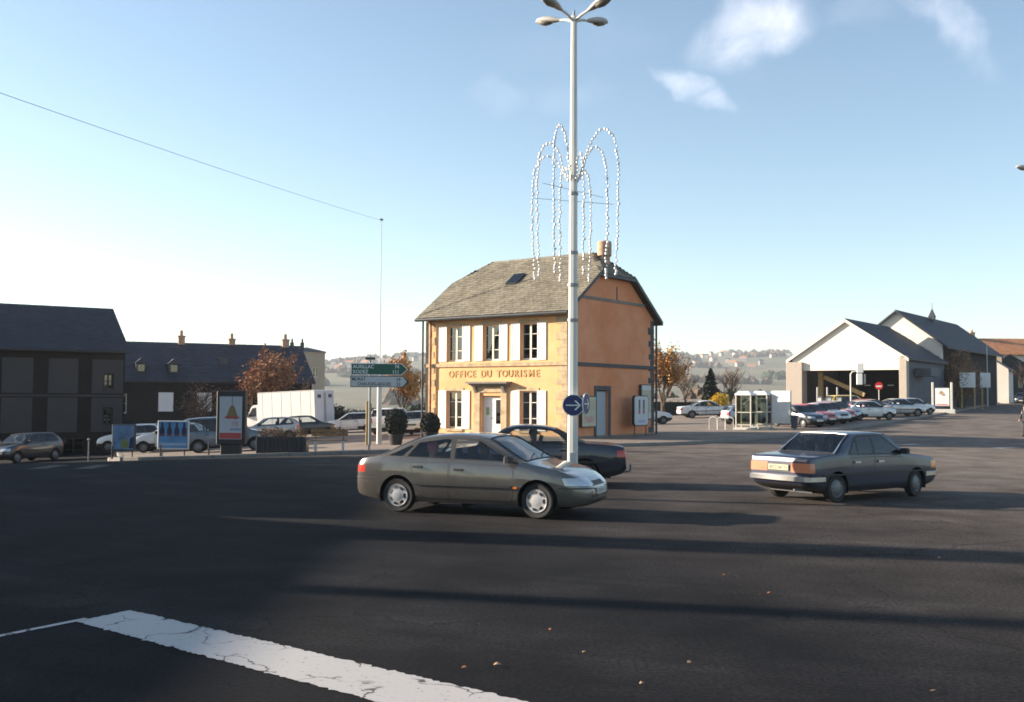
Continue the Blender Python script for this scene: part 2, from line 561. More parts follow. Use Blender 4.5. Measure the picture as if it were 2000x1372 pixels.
def asphalt_material():
    m = bpy.data.materials.new('worn asphalt')
    m.use_nodes = True
    N, L = m.node_tree.nodes, m.node_tree.links
    b = N['Principled BSDF']
    b.inputs['Roughness'].default_value = 0.92
    b.inputs['Specular IOR Level'].default_value = 0.10
    tc = N.new('ShaderNodeTexCoord')
    P = tc.outputs['Object']

    def noise(scale, detail=4, rough=0.6, vec=P, dist=0.0):
        n = N.new('ShaderNodeTexNoise'); n.inputs['Scale'].default_value = scale
        n.inputs['Detail'].default_value = detail; n.inputs['Roughness'].default_value = rough
        n.inputs['Distortion'].default_value = dist
        L.new(vec, n.inputs['Vector']); return n.outputs['Fac']

    def rng(v, a, c, lo, hi):
        r = N.new('ShaderNodeMapRange'); r.inputs['From Min'].default_value = a; r.inputs['From Max'].default_value = c
        r.inputs['To Min'].default_value = lo; r.inputs['To Max'].default_value = hi
        L.new(v, r.inputs['Value']); return r.outputs[0]

    def mth(op, a, c):
        n = N.new('ShaderNodeMath'); n.operation = op
        for i, q in enumerate((a, c)):
            if isinstance(q, (int, float)): n.inputs[i].default_value = q
            else: L.new(q, n.inputs[i])
        return n.outputs[0]
    # sunlit brightness painted in: dark near and left, paler right and beyond, ragged edge
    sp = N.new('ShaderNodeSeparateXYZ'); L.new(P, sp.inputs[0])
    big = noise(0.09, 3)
    sun_ramp = mth('ADD', sp.outputs['Y'], mth('MULTIPLY', mth('SUBTRACT', big, 0.5), 14.0))
    sun_ramp = mth('ADD', mth('MULTIPLY', sun_ramp, 0.6), mth('MULTIPLY', sp.outputs['X'], 1.15))
    old = rng(sun_ramp, 8.0, 38.0, 0.0, 1.0)  # share of the painted sunlit tone, not an age of surfacing
    # tyre-polished curved streaks round the turning circle
    dx = mth('SUBTRACT', sp.outputs['X'], 15.0); dy = mth('SUBTRACT', sp.outputs['Y'], 46.0)
    rad = mth('SQRT', mth('ADD', mth('MULTIPLY', dx, dx), mth('MULTIPLY', dy, dy)), 0.0)
    ang = mth('ARCTAN2', dy, dx)
    cmb = N.new('ShaderNodeCombineXYZ'); L.new(rad, cmb.inputs[0]); L.new(mth('MULTIPLY', ang, 2.0), cmb.inputs[1])
    streak = rng(noise(0.9, 5, 0.65, cmb.outputs[0]), 0.45, 0.72, 0.0, 1.0)
    grain = noise(95.0, 2, 0.8)
    speck = noise(24.0, 4, 0.75)
    blot = noise(0.7, 5, 0.6)
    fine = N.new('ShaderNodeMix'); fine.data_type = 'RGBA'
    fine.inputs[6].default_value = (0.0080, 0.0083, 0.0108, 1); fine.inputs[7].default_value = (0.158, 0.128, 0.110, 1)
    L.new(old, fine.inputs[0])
    m2 = N.new('ShaderNodeMix'); m2.data_type = 'RGBA'
    L.new(mth('MULTIPLY', mth('MULTIPLY', streak, rng(blot, 0.3, 0.7, 0.1, 0.95)), mth('ADD', mth('MULTIPLY', old, 0.8), 0.10)), m2.inputs[0])
    L.new(fine.outputs[2], m2.inputs[6]); m2.inputs[7].default_value = (0.15, 0.135, 0.125, 1)
    mod = mth('MULTIPLY', rng(grain, 0.3, 0.7, 0.35, 1.7), rng(speck, 0.32, 0.68, 0.3, 1.8))
    mod = mth('MULTIPLY', mod, rng(blot, 0.28, 0.72, 0.55, 1.4))
    # sealed cracks
    vo = N.new('ShaderNodeTexVoronoi'); vo.feature = 'DISTANCE_TO_EDGE'; vo.inputs['Scale'].default_value = 0.16
    wv = N.new('ShaderNodeTexNoise'); wv.inputs['Scale'].default_value = 0.9; wv.inputs['Detail'].default_value = 5
    L.new(P, wv.inputs['Vector'])
    av = N.new('ShaderNodeVectorMath'); av.operation = 'MULTIPLY_ADD'
    L.new(wv.outputs['Color'], av.inputs[0]); av.inputs[1].default_value = (2.2, 2.2, 0); L.new(P, av.inputs[2])
    L.new(av.outputs[0], vo.inputs['Vector'])
    crack = rng(vo.outputs['Distance'], 0.001, 0.004, 0.55, 1.0)
    mod = mth('MULTIPLY', mod, crack)
    sc = N.new('ShaderNodeVectorMath'); sc.operation = 'SCALE'
    L.new(m2.outputs[2], sc.inputs[0]); L.new(mod, sc.inputs['Scale'])
    L.new(sc.outputs[0], b.inputs['Base Color'])
    bp = N.new('ShaderNodeBump'); bp.inputs['Strength'].default_value = 0.55; bp.inputs['Distance'].default_value = 0.012
    L.new(mth('ADD', grain, mth('MULTIPLY', speck, 0.7)), bp.inputs['Height']); L.new(bp.outputs[0], b.inputs['Normal'])
    return m


def marking_material():
    m = bpy.data.materials.new('worn road paint')
    m.use_nodes = True
    N, L = m.node_tree.nodes, m.node_tree.links
    b = N['Principled BSDF']; b.inputs['Roughness'].default_value = 0.7
    tc = N.new('ShaderNodeTexCoord')
    wv = N.new('ShaderNodeTexNoise'); wv.inputs['Scale'].default_value = 3.0; wv.inputs['Detail'].default_value = 5
    L.new(tc.outputs['Object'], wv.inputs['Vector'])
    av = N.new('ShaderNodeVectorMath'); av.operation = 'MULTIPLY_ADD'
    L.new(wv.outputs['Color'], av.inputs[0]); av.inputs[1].default_value = (0.7, 0.7, 0); L.new(tc.outputs['Object'], av.inputs[2])
    vo = N.new('ShaderNodeTexVoronoi'); vo.feature = 'DISTANCE_TO_EDGE'; vo.inputs['Scale'].default_value = 1.5
    L.new(av.outputs[0], vo.inputs['Vector'])
    mr = N.new('ShaderNodeMapRange'); mr.inputs['From Min'].default_value = 0.010; mr.inputs['From Max'].default_value = 0.024
    L.new(vo.outputs['Distance'], mr.inputs['Value'])
    nz = N.new('ShaderNodeTexNoise'); nz.inputs['Scale'].default_value = 22; nz.inputs['Detail'].default_value = 5; nz.inputs['Roughness'].default_value = 0.7
    L.new(tc.outputs['Object'], nz.inputs['Vector'])
    m2 = N.new('ShaderNodeMapRange'); m2.inputs['From Min'].default_value = 0.30; m2.inputs['From Max'].default_value = 0.40
    L.new(nz.outputs['Fac'], m2.inputs['Value'])
    # cracks are broken: only where a slow noise allows
    n3 = N.new('ShaderNodeTexNoise'); n3.inputs['Scale'].default_value = 2.3; n3.inputs['Detail'].default_value = 3
    L.new(tc.outputs['Object'], n3.inputs['Vector'])
    m3 = N.new('ShaderNodeMapRange'); m3.inputs['From Min'].default_value = 0.47; m3.inputs['From Max'].default_value = 0.56
    L.new(n3.outputs['Fac'], m3.inputs['Value'])
    mxx = N.new('ShaderNodeMath'); mxx.operation = 'MAXIMUM'; L.new(mr.outputs[0], mxx.inputs[0]); L.new(m3.outputs[0], mxx.inputs[1])
    mu = N.new('ShaderNodeMath'); mu.operation = 'MULTIPLY'; L.new(mxx.outputs[0], mu.inputs[0]); L.new(m2.outputs[0], mu.inputs[1])
    mx = N.new('ShaderNodeMix'); mx.data_type = 'RGBA'
    mx.inputs[6].default_value = (0.05, 0.045, 0.042, 1); mx.inputs[7].default_value = (0.42, 0.395, 0.385, 1)
    L.new(mu.outputs[0], mx.inputs[0]); L.new(mx.outputs[2], b.inputs['Base Color'])
    return m


M['field'] = field_material()
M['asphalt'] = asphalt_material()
M['marking'] = marking_material()
M['pavement'] = mat('tan pavement', (0.165, 0.125, 0.098), 0.92, var=0.22, vscale=0.5, bump=0.4, bscale=60, color2=(0.21, 0.165, 0.135), detail=9)
M['kerb'] = mat('granite kerb', (0.20, 0.185, 0.17), 0.9, var=0.2, vscale=6, bump=0.2)

M['faded_mark'] = mat('nearly worn off road paint', (.030, .032, .038), .85, var=.4, vscale=3)
sheet('ground', axis_pts(-90, 120, 3, 3300, 1.09), [y for y in axis_pts(-30, 190, 3, 3600, 1.05) if y > -400], M['field'], -0.03)
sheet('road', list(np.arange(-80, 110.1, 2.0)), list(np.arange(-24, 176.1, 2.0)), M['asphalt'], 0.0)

# pavement island round the tourist office, with the car park behind it
KERB = [(-33, 100), (-24, 62), (-17.6, 47), (-17.0, 43.5), (-16.2, 42.0), (-14.5, 41.0), (-8, 41.2), (-1, 42.6), (4, 44.2), (7.2, 46.2), (10.5, 50.0),
        (20.6, 63.5), (34.0, 84.5), (46.3, 105), (68, 143), (88, 175)]


def resample(pts, step):
    out = [Vector((*pts[0], 0))]
    # chaikin smoothing first
    P = [Vector((*p, 0)) for p in pts]
    for _ in range(2):
        Q = [P[0]]
        for a, c in zip(P[:-1], P[1:]):
            Q.append(a * 0.75 + c * 0.25); Q.append(a * 0.25 + c * 0.75)
        Q.append(P[-1]); P = Q
    out = [P[0].copy()]
    acc = 0.0
    for a, c in zip(P[:-1], P[1:]):
        seg = (c - a).length
        d = step - acc
        while d <= seg:
            out.append(a.lerp(c, d / seg)); d += step
        acc = seg - (d - step)
    return out


kp = resample(KERB, 1.0)


def build_pavement():
    back0, back1 = Vector((-28, 165, 0)), Vector((86, 178, 0))
    n = len(kp)
    rows = 46
    vs, fs = [], []
    for i, p in enumerate(kp):
        f = i / (n - 1)
        q = back0.lerp(back1, f)
        for j in range(rows):
            t = (j / (rows - 1)) ** 1.5
            s = p.lerp(q, t)
            vs.append((s.x, s.y, g(s.x, s.y) + 0.13))
    for i in range(n - 1):
        for j in range(rows - 1):
            a = i * rows + j
            fs.append((a, a + rows, a + rows + 1, a + 1))
    mb = MB(); mb.add(vs, fs)
    o = mb.build('pavement', M['pavement'], smooth=True, sharp=80)
    o['kind'] = 'structure'
    kerb = empty('kerb', (0, 0, 0)); kerb['kind'] = 'structure'
    rng = random.Random(3)
    for i in range(n - 1):
        a, c = kp[i], kp[i + 1]
        if max(a.y, c.y) > 125: continue
        d = (c - a); L_ = d.length
        mb = MB()
        mb.bbox(0.006, L_ - 0.006, -0.16, 0.02, -0.12, 0.145 + rng.uniform(-.004, .004), 0.015)
        za = g(a.x, a.y); zc = g(c.x, c.y)
        o = mb.build('kerbstone', M['kerb'], kerb, loc=(a.x, a.y, za), rot=(0, -math.atan2(zc - za, L_), math.atan2(d.y, d.x)))
        o.rotation_mode = 'XYZ'


build_pavement()


def flat_mark(name, poly, m=None, dz=0.006):
    """painted marking; poly of ground points, filled as a fan-free strip"""
    rg = random.Random(2); pp = []
    for i in range(len(poly)):
        a, c = Vector(poly[i]), Vector(poly[(i + 1) % len(poly)])
        n = max(1, int((c - a).length / .035))
        nv = Vector((-(c - a).y, (c - a).x)).normalized()
        for k in range(n):
            q = a.lerp(c, k / n) + nv * rg.gauss(0, .010)
            pp.append((q.x, q.y))
    vs = [(x, y, g(x, y) + dz) for x, y in pp]
    mb = MB(); mb.add(vs, [tuple(range(len(vs)))])
    o = mb.build(name, m or M['marking'])
    o['kind'] = 'structure'
    return o


def mark_line(name, a, c, w, dz=0.006):
    a = Vector((*a, 0)); c = Vector((*c, 0)); d = (c - a).normalized(); nrm = Vector((-d.y, d.x, 0)) * (w / 2)
    n = max(1, int((c - a).length / 2))
    vs, fs = [], []
    for i in range(n + 1):
        p = a.lerp(c, i / n)
        for s in (-1, 1):
            q = p + nrm * s
            vs.append((q.x, q.y, g(q.x, q.y) + dz))
    for i in range(n):
        fs.append((2 * i, 2 * i + 2, 2 * i + 3, 2 * i + 1))
    mb = MB(); mb.add(vs, fs)
    o = mb.build(name, M['marking']); o['kind'] = 'structure'
    return o


flat_mark('stop_line', [(-3.98, 9.48), (-0.75, 6.93), (0.75, 5.75), (1.1, 6.2), (0.31, 6.93), (-3.66, 9.98)])
mark_line('edge_line', (-3.93, 9.60), (-6.3, 5.9), 0.075)
# worn pedestrian crossing bars at the side street mouth
for k in range(2):
    mark_line('crossing_bar', (-14.1 + k * 1.3, 32.2 + k * 0.12), (-13.6 + k * 1.3, 29.4 + k * 0.12), 0.5).data.materials[0] = M['faded_mark']
for p, q in (((18.1, 47.9), (19.2, 48.6)), ((21.3, 45.2), (22.6, 46.0))):
    mark_line('give_way_dash', p, q, 0.5)


# ------------------------------------------------------------------ buildings: helpers
def wall_faces(mb, x0, x1, z0, z1, y, openings, depth=0.25, m=0, mr=None, top=None):
    """wall in the local XZ plane at y facing -y with rectangular openings and reveals going to y+depth"""
    xs = sorted({x0, x1, *[o[0] for o in openings], *[o[1] for o in openings]})
    zs = sorted({z0, z1, *[o[2] for o in openings], *[o[3] for o in openings]})
    for i in range(len(xs) - 1):
        for j in range(len(zs) - 1):
            cx = (xs[i] + xs[i + 1]) / 2; cz = (zs[j] + zs[j + 1]) / 2
            if any(o[0] < cx < o[1] and o[2] < cz < o[3] for o in openings): continue
            mb.add([(xs[i], y, zs[j]), (xs[i + 1], y, zs[j]), (xs[i + 1], y, zs[j + 1]), (xs[i], y, zs[j + 1])], [(0, 1, 2, 3)], m)
    r = m if mr is None else mr
    for (a, c, e, f) in openings:
        y2 = y + depth
        mb.add([(a, y, e), (a, y2, e), (a, y2, f), (a, y, f)], [(0, 1, 2, 3)], r)
        mb.add([(c, y, e), (c, y, f), (c, y2, f), (c, y2, e)], [(0, 1, 2, 3)], r)
        mb.add([(a, y, f), (a, y2, f), (c, y2, f), (c, y, f)], [(0, 1, 2, 3)], r)
        mb.add([(a, y, e), (c, y, e), (c, y2, e), (a, y2, e)], [(0, 1, 2, 3)], r)


def window(parent, x0, x1, z0, z1, y, rows=3, cols=2, frame=0.07, bar=0.035, fm=None, gm=None, curtain=False, name='window'):
    fm = fm or M['cream_wood']; gm = gm or M['win_glass']
    mb = MB()
    t = 0.05
    mb.box(x0, x0 + frame, y, y + t, z0, z1); mb.box(x1 - frame, x1, y, y + t, z0, z1)
    mb.box(x0 + frame, x1 - frame, y, y + t, z0, z0 + frame * 1.5); mb.box(x0 + frame, x1 - frame, y, y + t, z1 - frame, z1)
    cw = (x1 - x0 - 2 * frame) / cols
    iz0, iz1 = z0 + frame * 1.5, z1 - frame
    for c in range(1, cols):
        xc = x0 + frame + cw * c
        mb.box(xc - frame * 0.75, xc + frame * 0.75, y - 0.012, y + t + .004, iz0, iz1)
    panes = []
    for c in range(cols):
        a = x0 + frame + cw * c + (frame * 0.75 if c else 0) ; b_ = x0 + frame + cw * (c + 1) - (frame * 0.75 if c < cols - 1 else 0)
        hs = [0.28, 0.44, 0.28] if rows == 3 else [1.0 / rows] * rows
        zz = iz0
        for r in range(rows):
            h = (iz1 - iz0) * hs[r]
            if r < rows - 1:
                mb.box(a, b_, y + .004, y + t - .004, zz + h - bar / 2, zz + h + bar / 2)
            panes.append((a, b_, zz + (bar / 2 if r else 0), zz + h - (bar / 2 if r < rows - 1 else 0)))
            zz += h
    w = mb.build(name, fm, parent)
    for (a, b_, e, f) in panes:
        p = MB().box(a, b_, y + .022, y + .028, e, f).build('pane', gm, w)
    if curtain:
        cm = MB().box(x0 + frame, x1 - frame, y + .12, y + .13, z0 + .1, z0 + (z1 - z0) * .45).build('curtain', M['curtain'], w)
    return w


def shutter(parent, x0, x1, z0, z1, y):
    mb = MB()
    f = 0.06; t = 0.035
    mb.box(x0, x0 + f, y - t, y, z0, z1); mb.box(x1 - f, x1, y - t, y, z0, z1)
    for zc in (z0, (z0 + z1) / 2 - f / 2, z1 - f):
        mb.box(x0 + f, x1 - f, y - t, y, zc, zc + f)
    n = 22
    for k in range(n):
        zc = z0 + f + (z1 - z0 - 2 * f) * (k + .5) / n
        h = (z1 - z0 - 2 * f) / n
        mb.add([(x0 + f, y - t * .8, zc - h * .45), (x1 - f, y - t * .8, zc - h * .45), (x1 - f, y - t * .25, zc + h * .5), (x0 + f, y - t * .25, zc + h * .5)], [(0, 1, 2, 3)])
    mb.box(x0 + f, x1 - f, y - .004, y, z0 + f, z1 - f)
    return mb.build('shutter', M['white_wood'], parent)


def slate_field(parent, O, U, V, inside, nu, nv, su, sv, mt, name='slates', seed=1, thick=0.018, lap=1.35, umax=None):
    """overlapping slates over a plane: O origin, U along the eave, V up the slope (unit), inside(u,v) test"""
    rng = random.Random(seed)
    Nn = U.cross(V).normalized()
    mb = MB()
    for j in range(nv):
        off = (j % 2) * su * 0.5
        for i in range(-1, nu + 1):
            u = i * su + off + rng.uniform(-.012, .012); v = j * sv
            if not inside(u + su / 2, v + sv / 2): continue
            w = su - 0.008 - rng.random() * .006
            if umax is not None:
                if u < 0: w += u; u = 0.0
                w = min(w, umax - u)
                if w < .03: continue
            dv = rng.uniform(-.02, .012)
            h0 = thick * 1.9 + rng.uniform(0, .012); h1 = 0.004
            a = O + U * u + V * (v + dv); b_ = O + U * (u + w) + V * (v + dv + rng.uniform(-.008, .008))
            c = O + U * (u + w) + V * (v + sv * lap); d = O + U * u + V * (v + sv * lap)
            vs = [a + Nn * h0, b_ + Nn * (h0 + rng.uniform(-.004, .004)), c + Nn * h1, d + Nn * h1,
                  a + Nn * (h0 - thick), b_ + Nn * (h0 - thick)]
            mb.add(vs, [(0, 1, 2, 3), (4, 5, 1, 0), (4, 0, 3), (5, 2, 1)])
    o = mb.build(name, mt, parent)
    o['kind'] = 'stuff'
    return o


# ------------------------------------------------------------------ the tourist office
def tourist_office():
    W, D, H = 9.1, 8.55, 6.4
    root = empty('tourist_office', (-4.61, 54.96, 0.0), -math.atan2(.6, .8),
                 'ochre two storey tourist office with white shutters and half hipped stone slate roof', 'building')
    wins = [(1.47, 2.53), (3.90, 4.96), (6.28, 7.34)]
    up = [(a, c, 3.96, 5.82) for a, c in wins]
    lo = [(wins[0][0], wins[0][1], 0.45, 2.43), (wins[2][0], wins[2][1], 0.45, 2.43)]
    door = (3.78, 5.12, 0.10, 2.18)
    mb = MB()
    wall_faces(mb, 0, W, -0.6, H, 0, up + lo + [door], 0.28)
    # plain sides and back; the ends rise to clipped gables
    RZ, CZ = 9.5, 8.3
    slope = (RZ - H) / (D / 2)
    yc = (CZ - H) / slope
    gab = [(0, -0.6), (D, -0.6), (D, H), (D - yc, CZ), (yc, CZ), (0, H)]
    # right end with its service door opening
    sd = (2.62, 3.80, 0.0, 2.5)
    mb2 = MB(); wall_faces(mb2, 0, D, -0.6, H, 0, [sd], 0.2)
    mb2.add([(0, 0, H), (D, 0, H), (D - yc, 0, CZ), (yc, 0, CZ)], [(0, 1, 2, 3)])
    vs = [(W - p[1], p[0], p[2]) for p in mb2.v]
    mb.add(vs, mb2.f, 1)
    mb.add([(0, p[0], p[1]) for p in gab], [tuple(range(5, -1, -1))])
    mb.add([(0, D, -0.6), (W, D, -0.6), (W, D, H), (0, D, H)], [(3, 2, 1, 0)])
    mb.build('wall', [M['plaster'], M['plaster_side']], root)
    # dark rooms behind the glass
    MB().box(0.3, W - 0.3, 0.9, 3.0, 0.05, H - .1).build('room', M['room_dark'], root)
    # windows, shutters, stone lintels
    for k, (a, c, e, f) in enumerate(up + lo):
        window(root, a, c, e, f, 0.17, rows=3, curtain=(k in (1, 4)))
        sw = 0.52
        shutter(root, a - sw - 0.01, a - 0.01, e + .01, f + .02, -0.012)
        shutter(root, c + 0.01, c + sw + 0.01, e + .01, f + .02, -0.012)
        MB().bbox(a - .12, c + .12, -.03, .0, f + .003, f + .16, .008).build('lintel', M['quoin'], root)
        if e < 2:
            MB().bbox(a - .08, c + .08, -.07, .1, e - .12, e - .003, .01).build('sill', M['quoin'], root)
    # string course and cornice
    MB().box(-.06, W + .06, -.08, 0, 3.68, 3.86).build('string_course', M['quoin'], root)
    mb = MB(); mb.box(W, W + .08, -.06, D + .06, 3.68, 3.86); mb.build('string_course', M['quoin_dark'], root)
    MB().box(W, W + .04, .95, D - .95, 7.05, 7.2).build('gable_band', M['stone_trim'], root)
    MB().box(W + .001, W + .03, 4.6, 4.66, 7.2, 7.9).build('tie_bar', M['dark_metal'], root)
    MB().box(-.03, W + .03, -.02, D + .02, -.6, .22).build('plinth', M['stone_trim'], root)
    # door surround: pilasters, lintel, projecting cornice on consoles
    for (a, c) in ((3.36, 3.78), (5.12, 5.50)):
        mb = MB(); mb.bbox(a, c, -.09, 0.02, .0, 2.35, .012); mb.bbox(a - .03, c + .03, -.13, -.09, 0.2, .42, .01)
        mb.build('pilaster', M['quoin'], root)
    MB().bbox(3.36, 5.50, -.07, .02, 2.355, 2.66, .012).build('door_lintel', M['quoin'], root)
    mb = MB(); mb.box(3.20, 5.66, -.34, 0, 2.72, 2.80); mb.box(3.10, 5.76, -.46, 0, 2.803, 2.90); mb.box(3.28, 5.58, -.24, 0, 2.663, 2.717)
    mb.build('door_cornice', M['stone_trim'], root)
    for a in (3.42, 5.26):
        MB().prism([(-.30, 2.66), (-.08, 2.30), (0, 2.30), (0, 2.66)], 'x', a, a + .16).build('console', M['stone_trim'], root)
    d = MB(); d.box(3.80, 4.42, .20, .25, .12, 2.14); d.box(4.50, 5.10, .20, .25, .12, .75); d.box(4.50, 4.60, .20, .25, .755, 2.14); d.box(5.0, 5.10, .20, .25, .755, 2.14); d.box(4.605, 4.995, .20, .25, 1.98, 2.14)
    d.box(4.43, 4.49, .19, .26, .12, 2.14)
    d.box(3.88, 4.34, .19, .20, .3, .95); d.box(3.88, 4.34, .19, .20, 1.05, 2.0)
    dd = d.build('door', M['white_wood'], root)
    MB().box(4.605, 4.995, .222, .228, .755, 1.98).build('pane', M['win_glass'], dd)
    MB().box(3.98, 4.2, .183, .189, 1.2, 1.6).build('notice', mat('green notice', (.30, .42, .22), .7), dd)
    MB().tube([(4.40, .19, 1.05), (4.40, .13, 1.05), (4.32, .13, 1.05)], .013, 6).build('handle', M['dark_metal'], dd)
    MB().bbox(3.2, 5.7, -.9, -.02, -.4, .10, .02).build('door_step', M['stone_trim'], root)
    # lettering
    adv = {'I': .20, ' ': .30, 'M': .52, 'E': .38, 'F': .37, 'S': .38}
    word = 'OFFICE DU TOURISME'
    total = sum(adv.get(ch, .43) for ch in word); k = 5.92 / total
    xl = 1.60
    for ch in word:
        a_ = adv.get(ch, .43) * k
        if ch != ' ':
            me = text_mesh(ch, 0.50, M['ochre_letter'], depth=0.012, align='CENTER', sx=.95, bold=0.006)
            obj('letter', me, root, (xl + a_ / 2, -.014, 3.14), (R(90), 0, 0))
        xl += a_
    # corner stones
    def quoins(cx, cy, sx, sy, mt, seed):
        rng = random.Random(seed)
        z = 0.24; i = 0
        while z < H - .35:
            h = rng.uniform(.30, .40)
            if z < 3.68 < z + h: h = 3.675 - z
            if 3.67 <= z < 3.86: z = 3.865; continue
            a, b_ = (.62, .34) if i % 2 else (.36, .58)
            a += rng.uniform(-.05, .05); b_ += rng.uniform(-.05, .05)
            x0, x1 = (cx - a, cx + .025) if sx < 0 else (cx - .025, cx + a)
            y0, y1 = (cy - .025, cy + b_) if sy > 0 else (cy - b_, cy + .025)
            MB().bbox(x0, x1, y0, y1, z + .006, z + h - .006, .012).build('quoin', mt, root)
            z += h; i += 1
    quoins(0, 0, 1, 1, M['quoin'], 1)
    quoins(W, 0, -1, 1, M['quoin'], 2)
    quoins(W, D, -1, -1, M['quoin_dark'], 3)
    # roof
    ov, og = 0.45, 0.35
    e = 0.16
    ez = H - slope * ov + e + .05                                  # height at the eave edge
    def zr(y): return ez + slope * (y + ov) if y <= D / 2 else ez + slope * (D + ov - y)
    x0, x1 = -og, W + og
    yr = D / 2; rz = zr(yr)
    inset = 1.55
    cyA = yc - .12; cz = zr(cyA)
    def halfroof(sgn):
        pass
    A = [(x0, -ov), (x1, -ov), (x1, cyA), (x1 - inset, yr), (x0 + inset, yr), (x0, cyA)]
    B = [(x1, D + ov), (x0, D + ov), (x0, D - cyA), (x0 + inset, yr), (x1 - inset, yr), (x1, D - cyA)]
    mb = MB()
    def P3(p, dz=0): return (p[0], p[1], zr(p[1]) + dz)
    for poly in (A, B):
        mb.add([P3(p) for p in poly], [tuple(range(6))])
        mb.add([P3(p, -e) for p in poly], [tuple(range(5, -1, -1))])
    for X, i in ((x1, x1 - inset), (x0, x0 + inset)):
        tri = [(X, cyA), (X, D - cyA), (i, yr)]
        if X == x0: tri = [tri[1], tri[0], tri[2]]
        mb.add([P3(p) for p in tri], [(0, 1, 2)]); mb.add([P3(p, -e) for p in tri], [(2, 1, 0)])
        mb.add([P3((X, cyA)), P3((X, D - cyA)), P3((X, D - cyA), -e), P3((X, cyA), -e)], [(0, 3, 2, 1)])
    for poly in (A, B):
        for q in ((0, 1), (1, 2), (5, 0)):
            p1, p2 = poly[q[0]], poly[q[1]]
            mb.add([P3(p1), P3(p2), P3(p2, -e), P3(p1, -e)], [(0, 3, 2, 1)])
    roof = mb.build('roof', M['dark_metal'], root)
    # slates: front slope and the right half hip, back slope
    Lsl = math.hypot(yr + ov, rz - ez)
    V = Vector((0, yr + ov, rz - ez)).normalized(); U = Vector((1, 0, 0))
    vb = math.hypot(cyA + ov, cz - ez)
    def ins(u, v):
        if v > Lsl or u < -.1 or u > (x1 - x0) + .12: return False
        if v > vb:
            k = (v - vb) / (Lsl - vb) * inset
            return k - .06 < u < (x1 - x0) - k + .06
        return u > -.1
    slate_field(roof, Vector((x0, -ov - .03, ez + .002)), U, V, ins, int((x1 - x0) / .26) + 1, int(Lsl / .2) + 1, .26, .2, M['slate_old'], seed=4, umax=x1 - x0)
    slate_field(roof, Vector((x1, D + ov + .03, ez + .002)), Vector((-1, 0, 0)), Vector((0, -(yr + ov), rz - ez)).normalized(), ins, int((x1 - x0) / .26) + 1, int(Lsl / .2) + 1, .26, .2, M['slate_old'], seed=5, umax=x1 - x0)
    for X, i, sg in ((x1, x1 - inset, 1), (x0, x0 + inset, -1)):
        Vh = Vector((i - X, 0, rz - cz)); Lh = Vh.length; Vh.normalize()
        wid = D - 2 * cyA
        def insh(u, v, Lh=Lh, wid=wid):
            k = v / Lh * wid / 2
            return v < Lh and k - .05 < u < wid - k + .05
        if sg > 0: O = Vector((X, cyA, cz + .002)); Uh = Vector((0, 1, 0))
        else: O = Vector((X, D - cyA, cz + .002)); Uh = Vector((0, -1, 0))
        slate_field(roof, O, Uh, Vh, insh, int(wid / .26) + 1, int(Lh / .2) + 1, .26, .2, M['slate_old'], seed=6)
    mb = MB(); n = 22
    for k in range(n):
        a = x0 + inset + (x1 - x0 - 2 * inset) * k / n; c = x0 + inset + (x1 - x0 - 2 * inset) * (k + 1) / n
        mb.prism([(yr - .16, rz - .06), (yr - .05, rz + .065), (yr + .05, rz + .065), (yr + .16, rz - .06)], 'x', a, c - .012)
    mb.build('ridge_tiles', M['slate_old'], roof)
    # gutters and pipes
    mb = MB(); mb.tube([(x0, -ov - .07, ez - .08), (x1, -ov - .07, ez - .08)], .075, 8); mb.build('gutter', M['dark_metal'], root)
    MB().tube([(-.14, -.12, ez - .12), (-.14, -.12, 6.0), (-.14, -.12, -.3)], .055, 8).build('downpipe', M['dark_metal'], root)
    mb = MB(); mb.tube([(.46, -ov - .05, ez - .1), (.46, -.16, 6.0), (.46, -.16, 3.7), (.46, -.16, -.2)], .055, 8)
    for z in (5.3, 3.75, 1.8): mb.tube([(.46, -.16, z), (.46, -.16, z + .05)], .075, 8)
    mb.build('downpipe', M['rust_pipe'], root)
    MB().tube([(W + .10, D + .12, 6.1), (W + .10, D + .12, -.2)], .06, 8).build('downpipe', M['dark_metal'], root)
    # skylight on the front slope
    sv_ = Lsl * .60
    c = Vector((4.2, -ov, ez)) + V * sv_
    nn = U.cross(V)
    Msk = Matrix((( 1, V.x, nn.x, c.x), (0, V.y, nn.y, c.y), (0, V.z, nn.z, c.z), (0, 0, 0, 1)))
    s = MB().box(-.36, .36, -.5, .5, .0, .14, M=Msk).build('skylight', M['dark_metal'], roof)
    MB().box(-.30, .30, -.44, .44, .143, .15, M=Msk).build('pane', M['win_glass'], s)
    # lightning cable over the slope
    mb = MB()
    p = [Vector((x0 + .1, -ov, ez)) + V * .2 + nn * .09, Vector((2.6, -ov, ez)) + V * 2.1 + nn * .09, Vector((5.6, -ov, ez)) + V * 3.5 + nn * .09]
    mb.tube(p, .016, 5); mb.build('roof_cable', M['wire'], roof)
    # chimney on the right half hip
    mb = MB(); ch = (x1 - 1.05, yr + .25)
    mb.lathe([(0, rz - 1.3), (.30, rz - 1.3), (.30, rz - .2), (.38, rz - .15), (.38, rz + .55), (.33, rz + .62), (.2, rz + .62), (.2, rz + .3), (0, rz + .3)], 16, c=(ch[0], ch[1], 0))
    mb.build('chimney', M['terracotta'], roof, smooth=True)
    # things fixed on the right end wall
    # service door
    dm = MB(); dm.bbox(W - .16, W - .11, 2.68, 3.74, .02, 2.44, .005); d2 = dm.build('side_door', mat('pale blue grey paint', (.34, .38, .43), .5), root)
    mb = MB(); mb.box(W, W + .05, 2.44, 2.62, 0, 2.72); mb.box(W, W + .05, 3.80, 3.98, 0, 2.72); mb.box(W, W + .052, 2.62, 3.80, 2.5, 2.72)
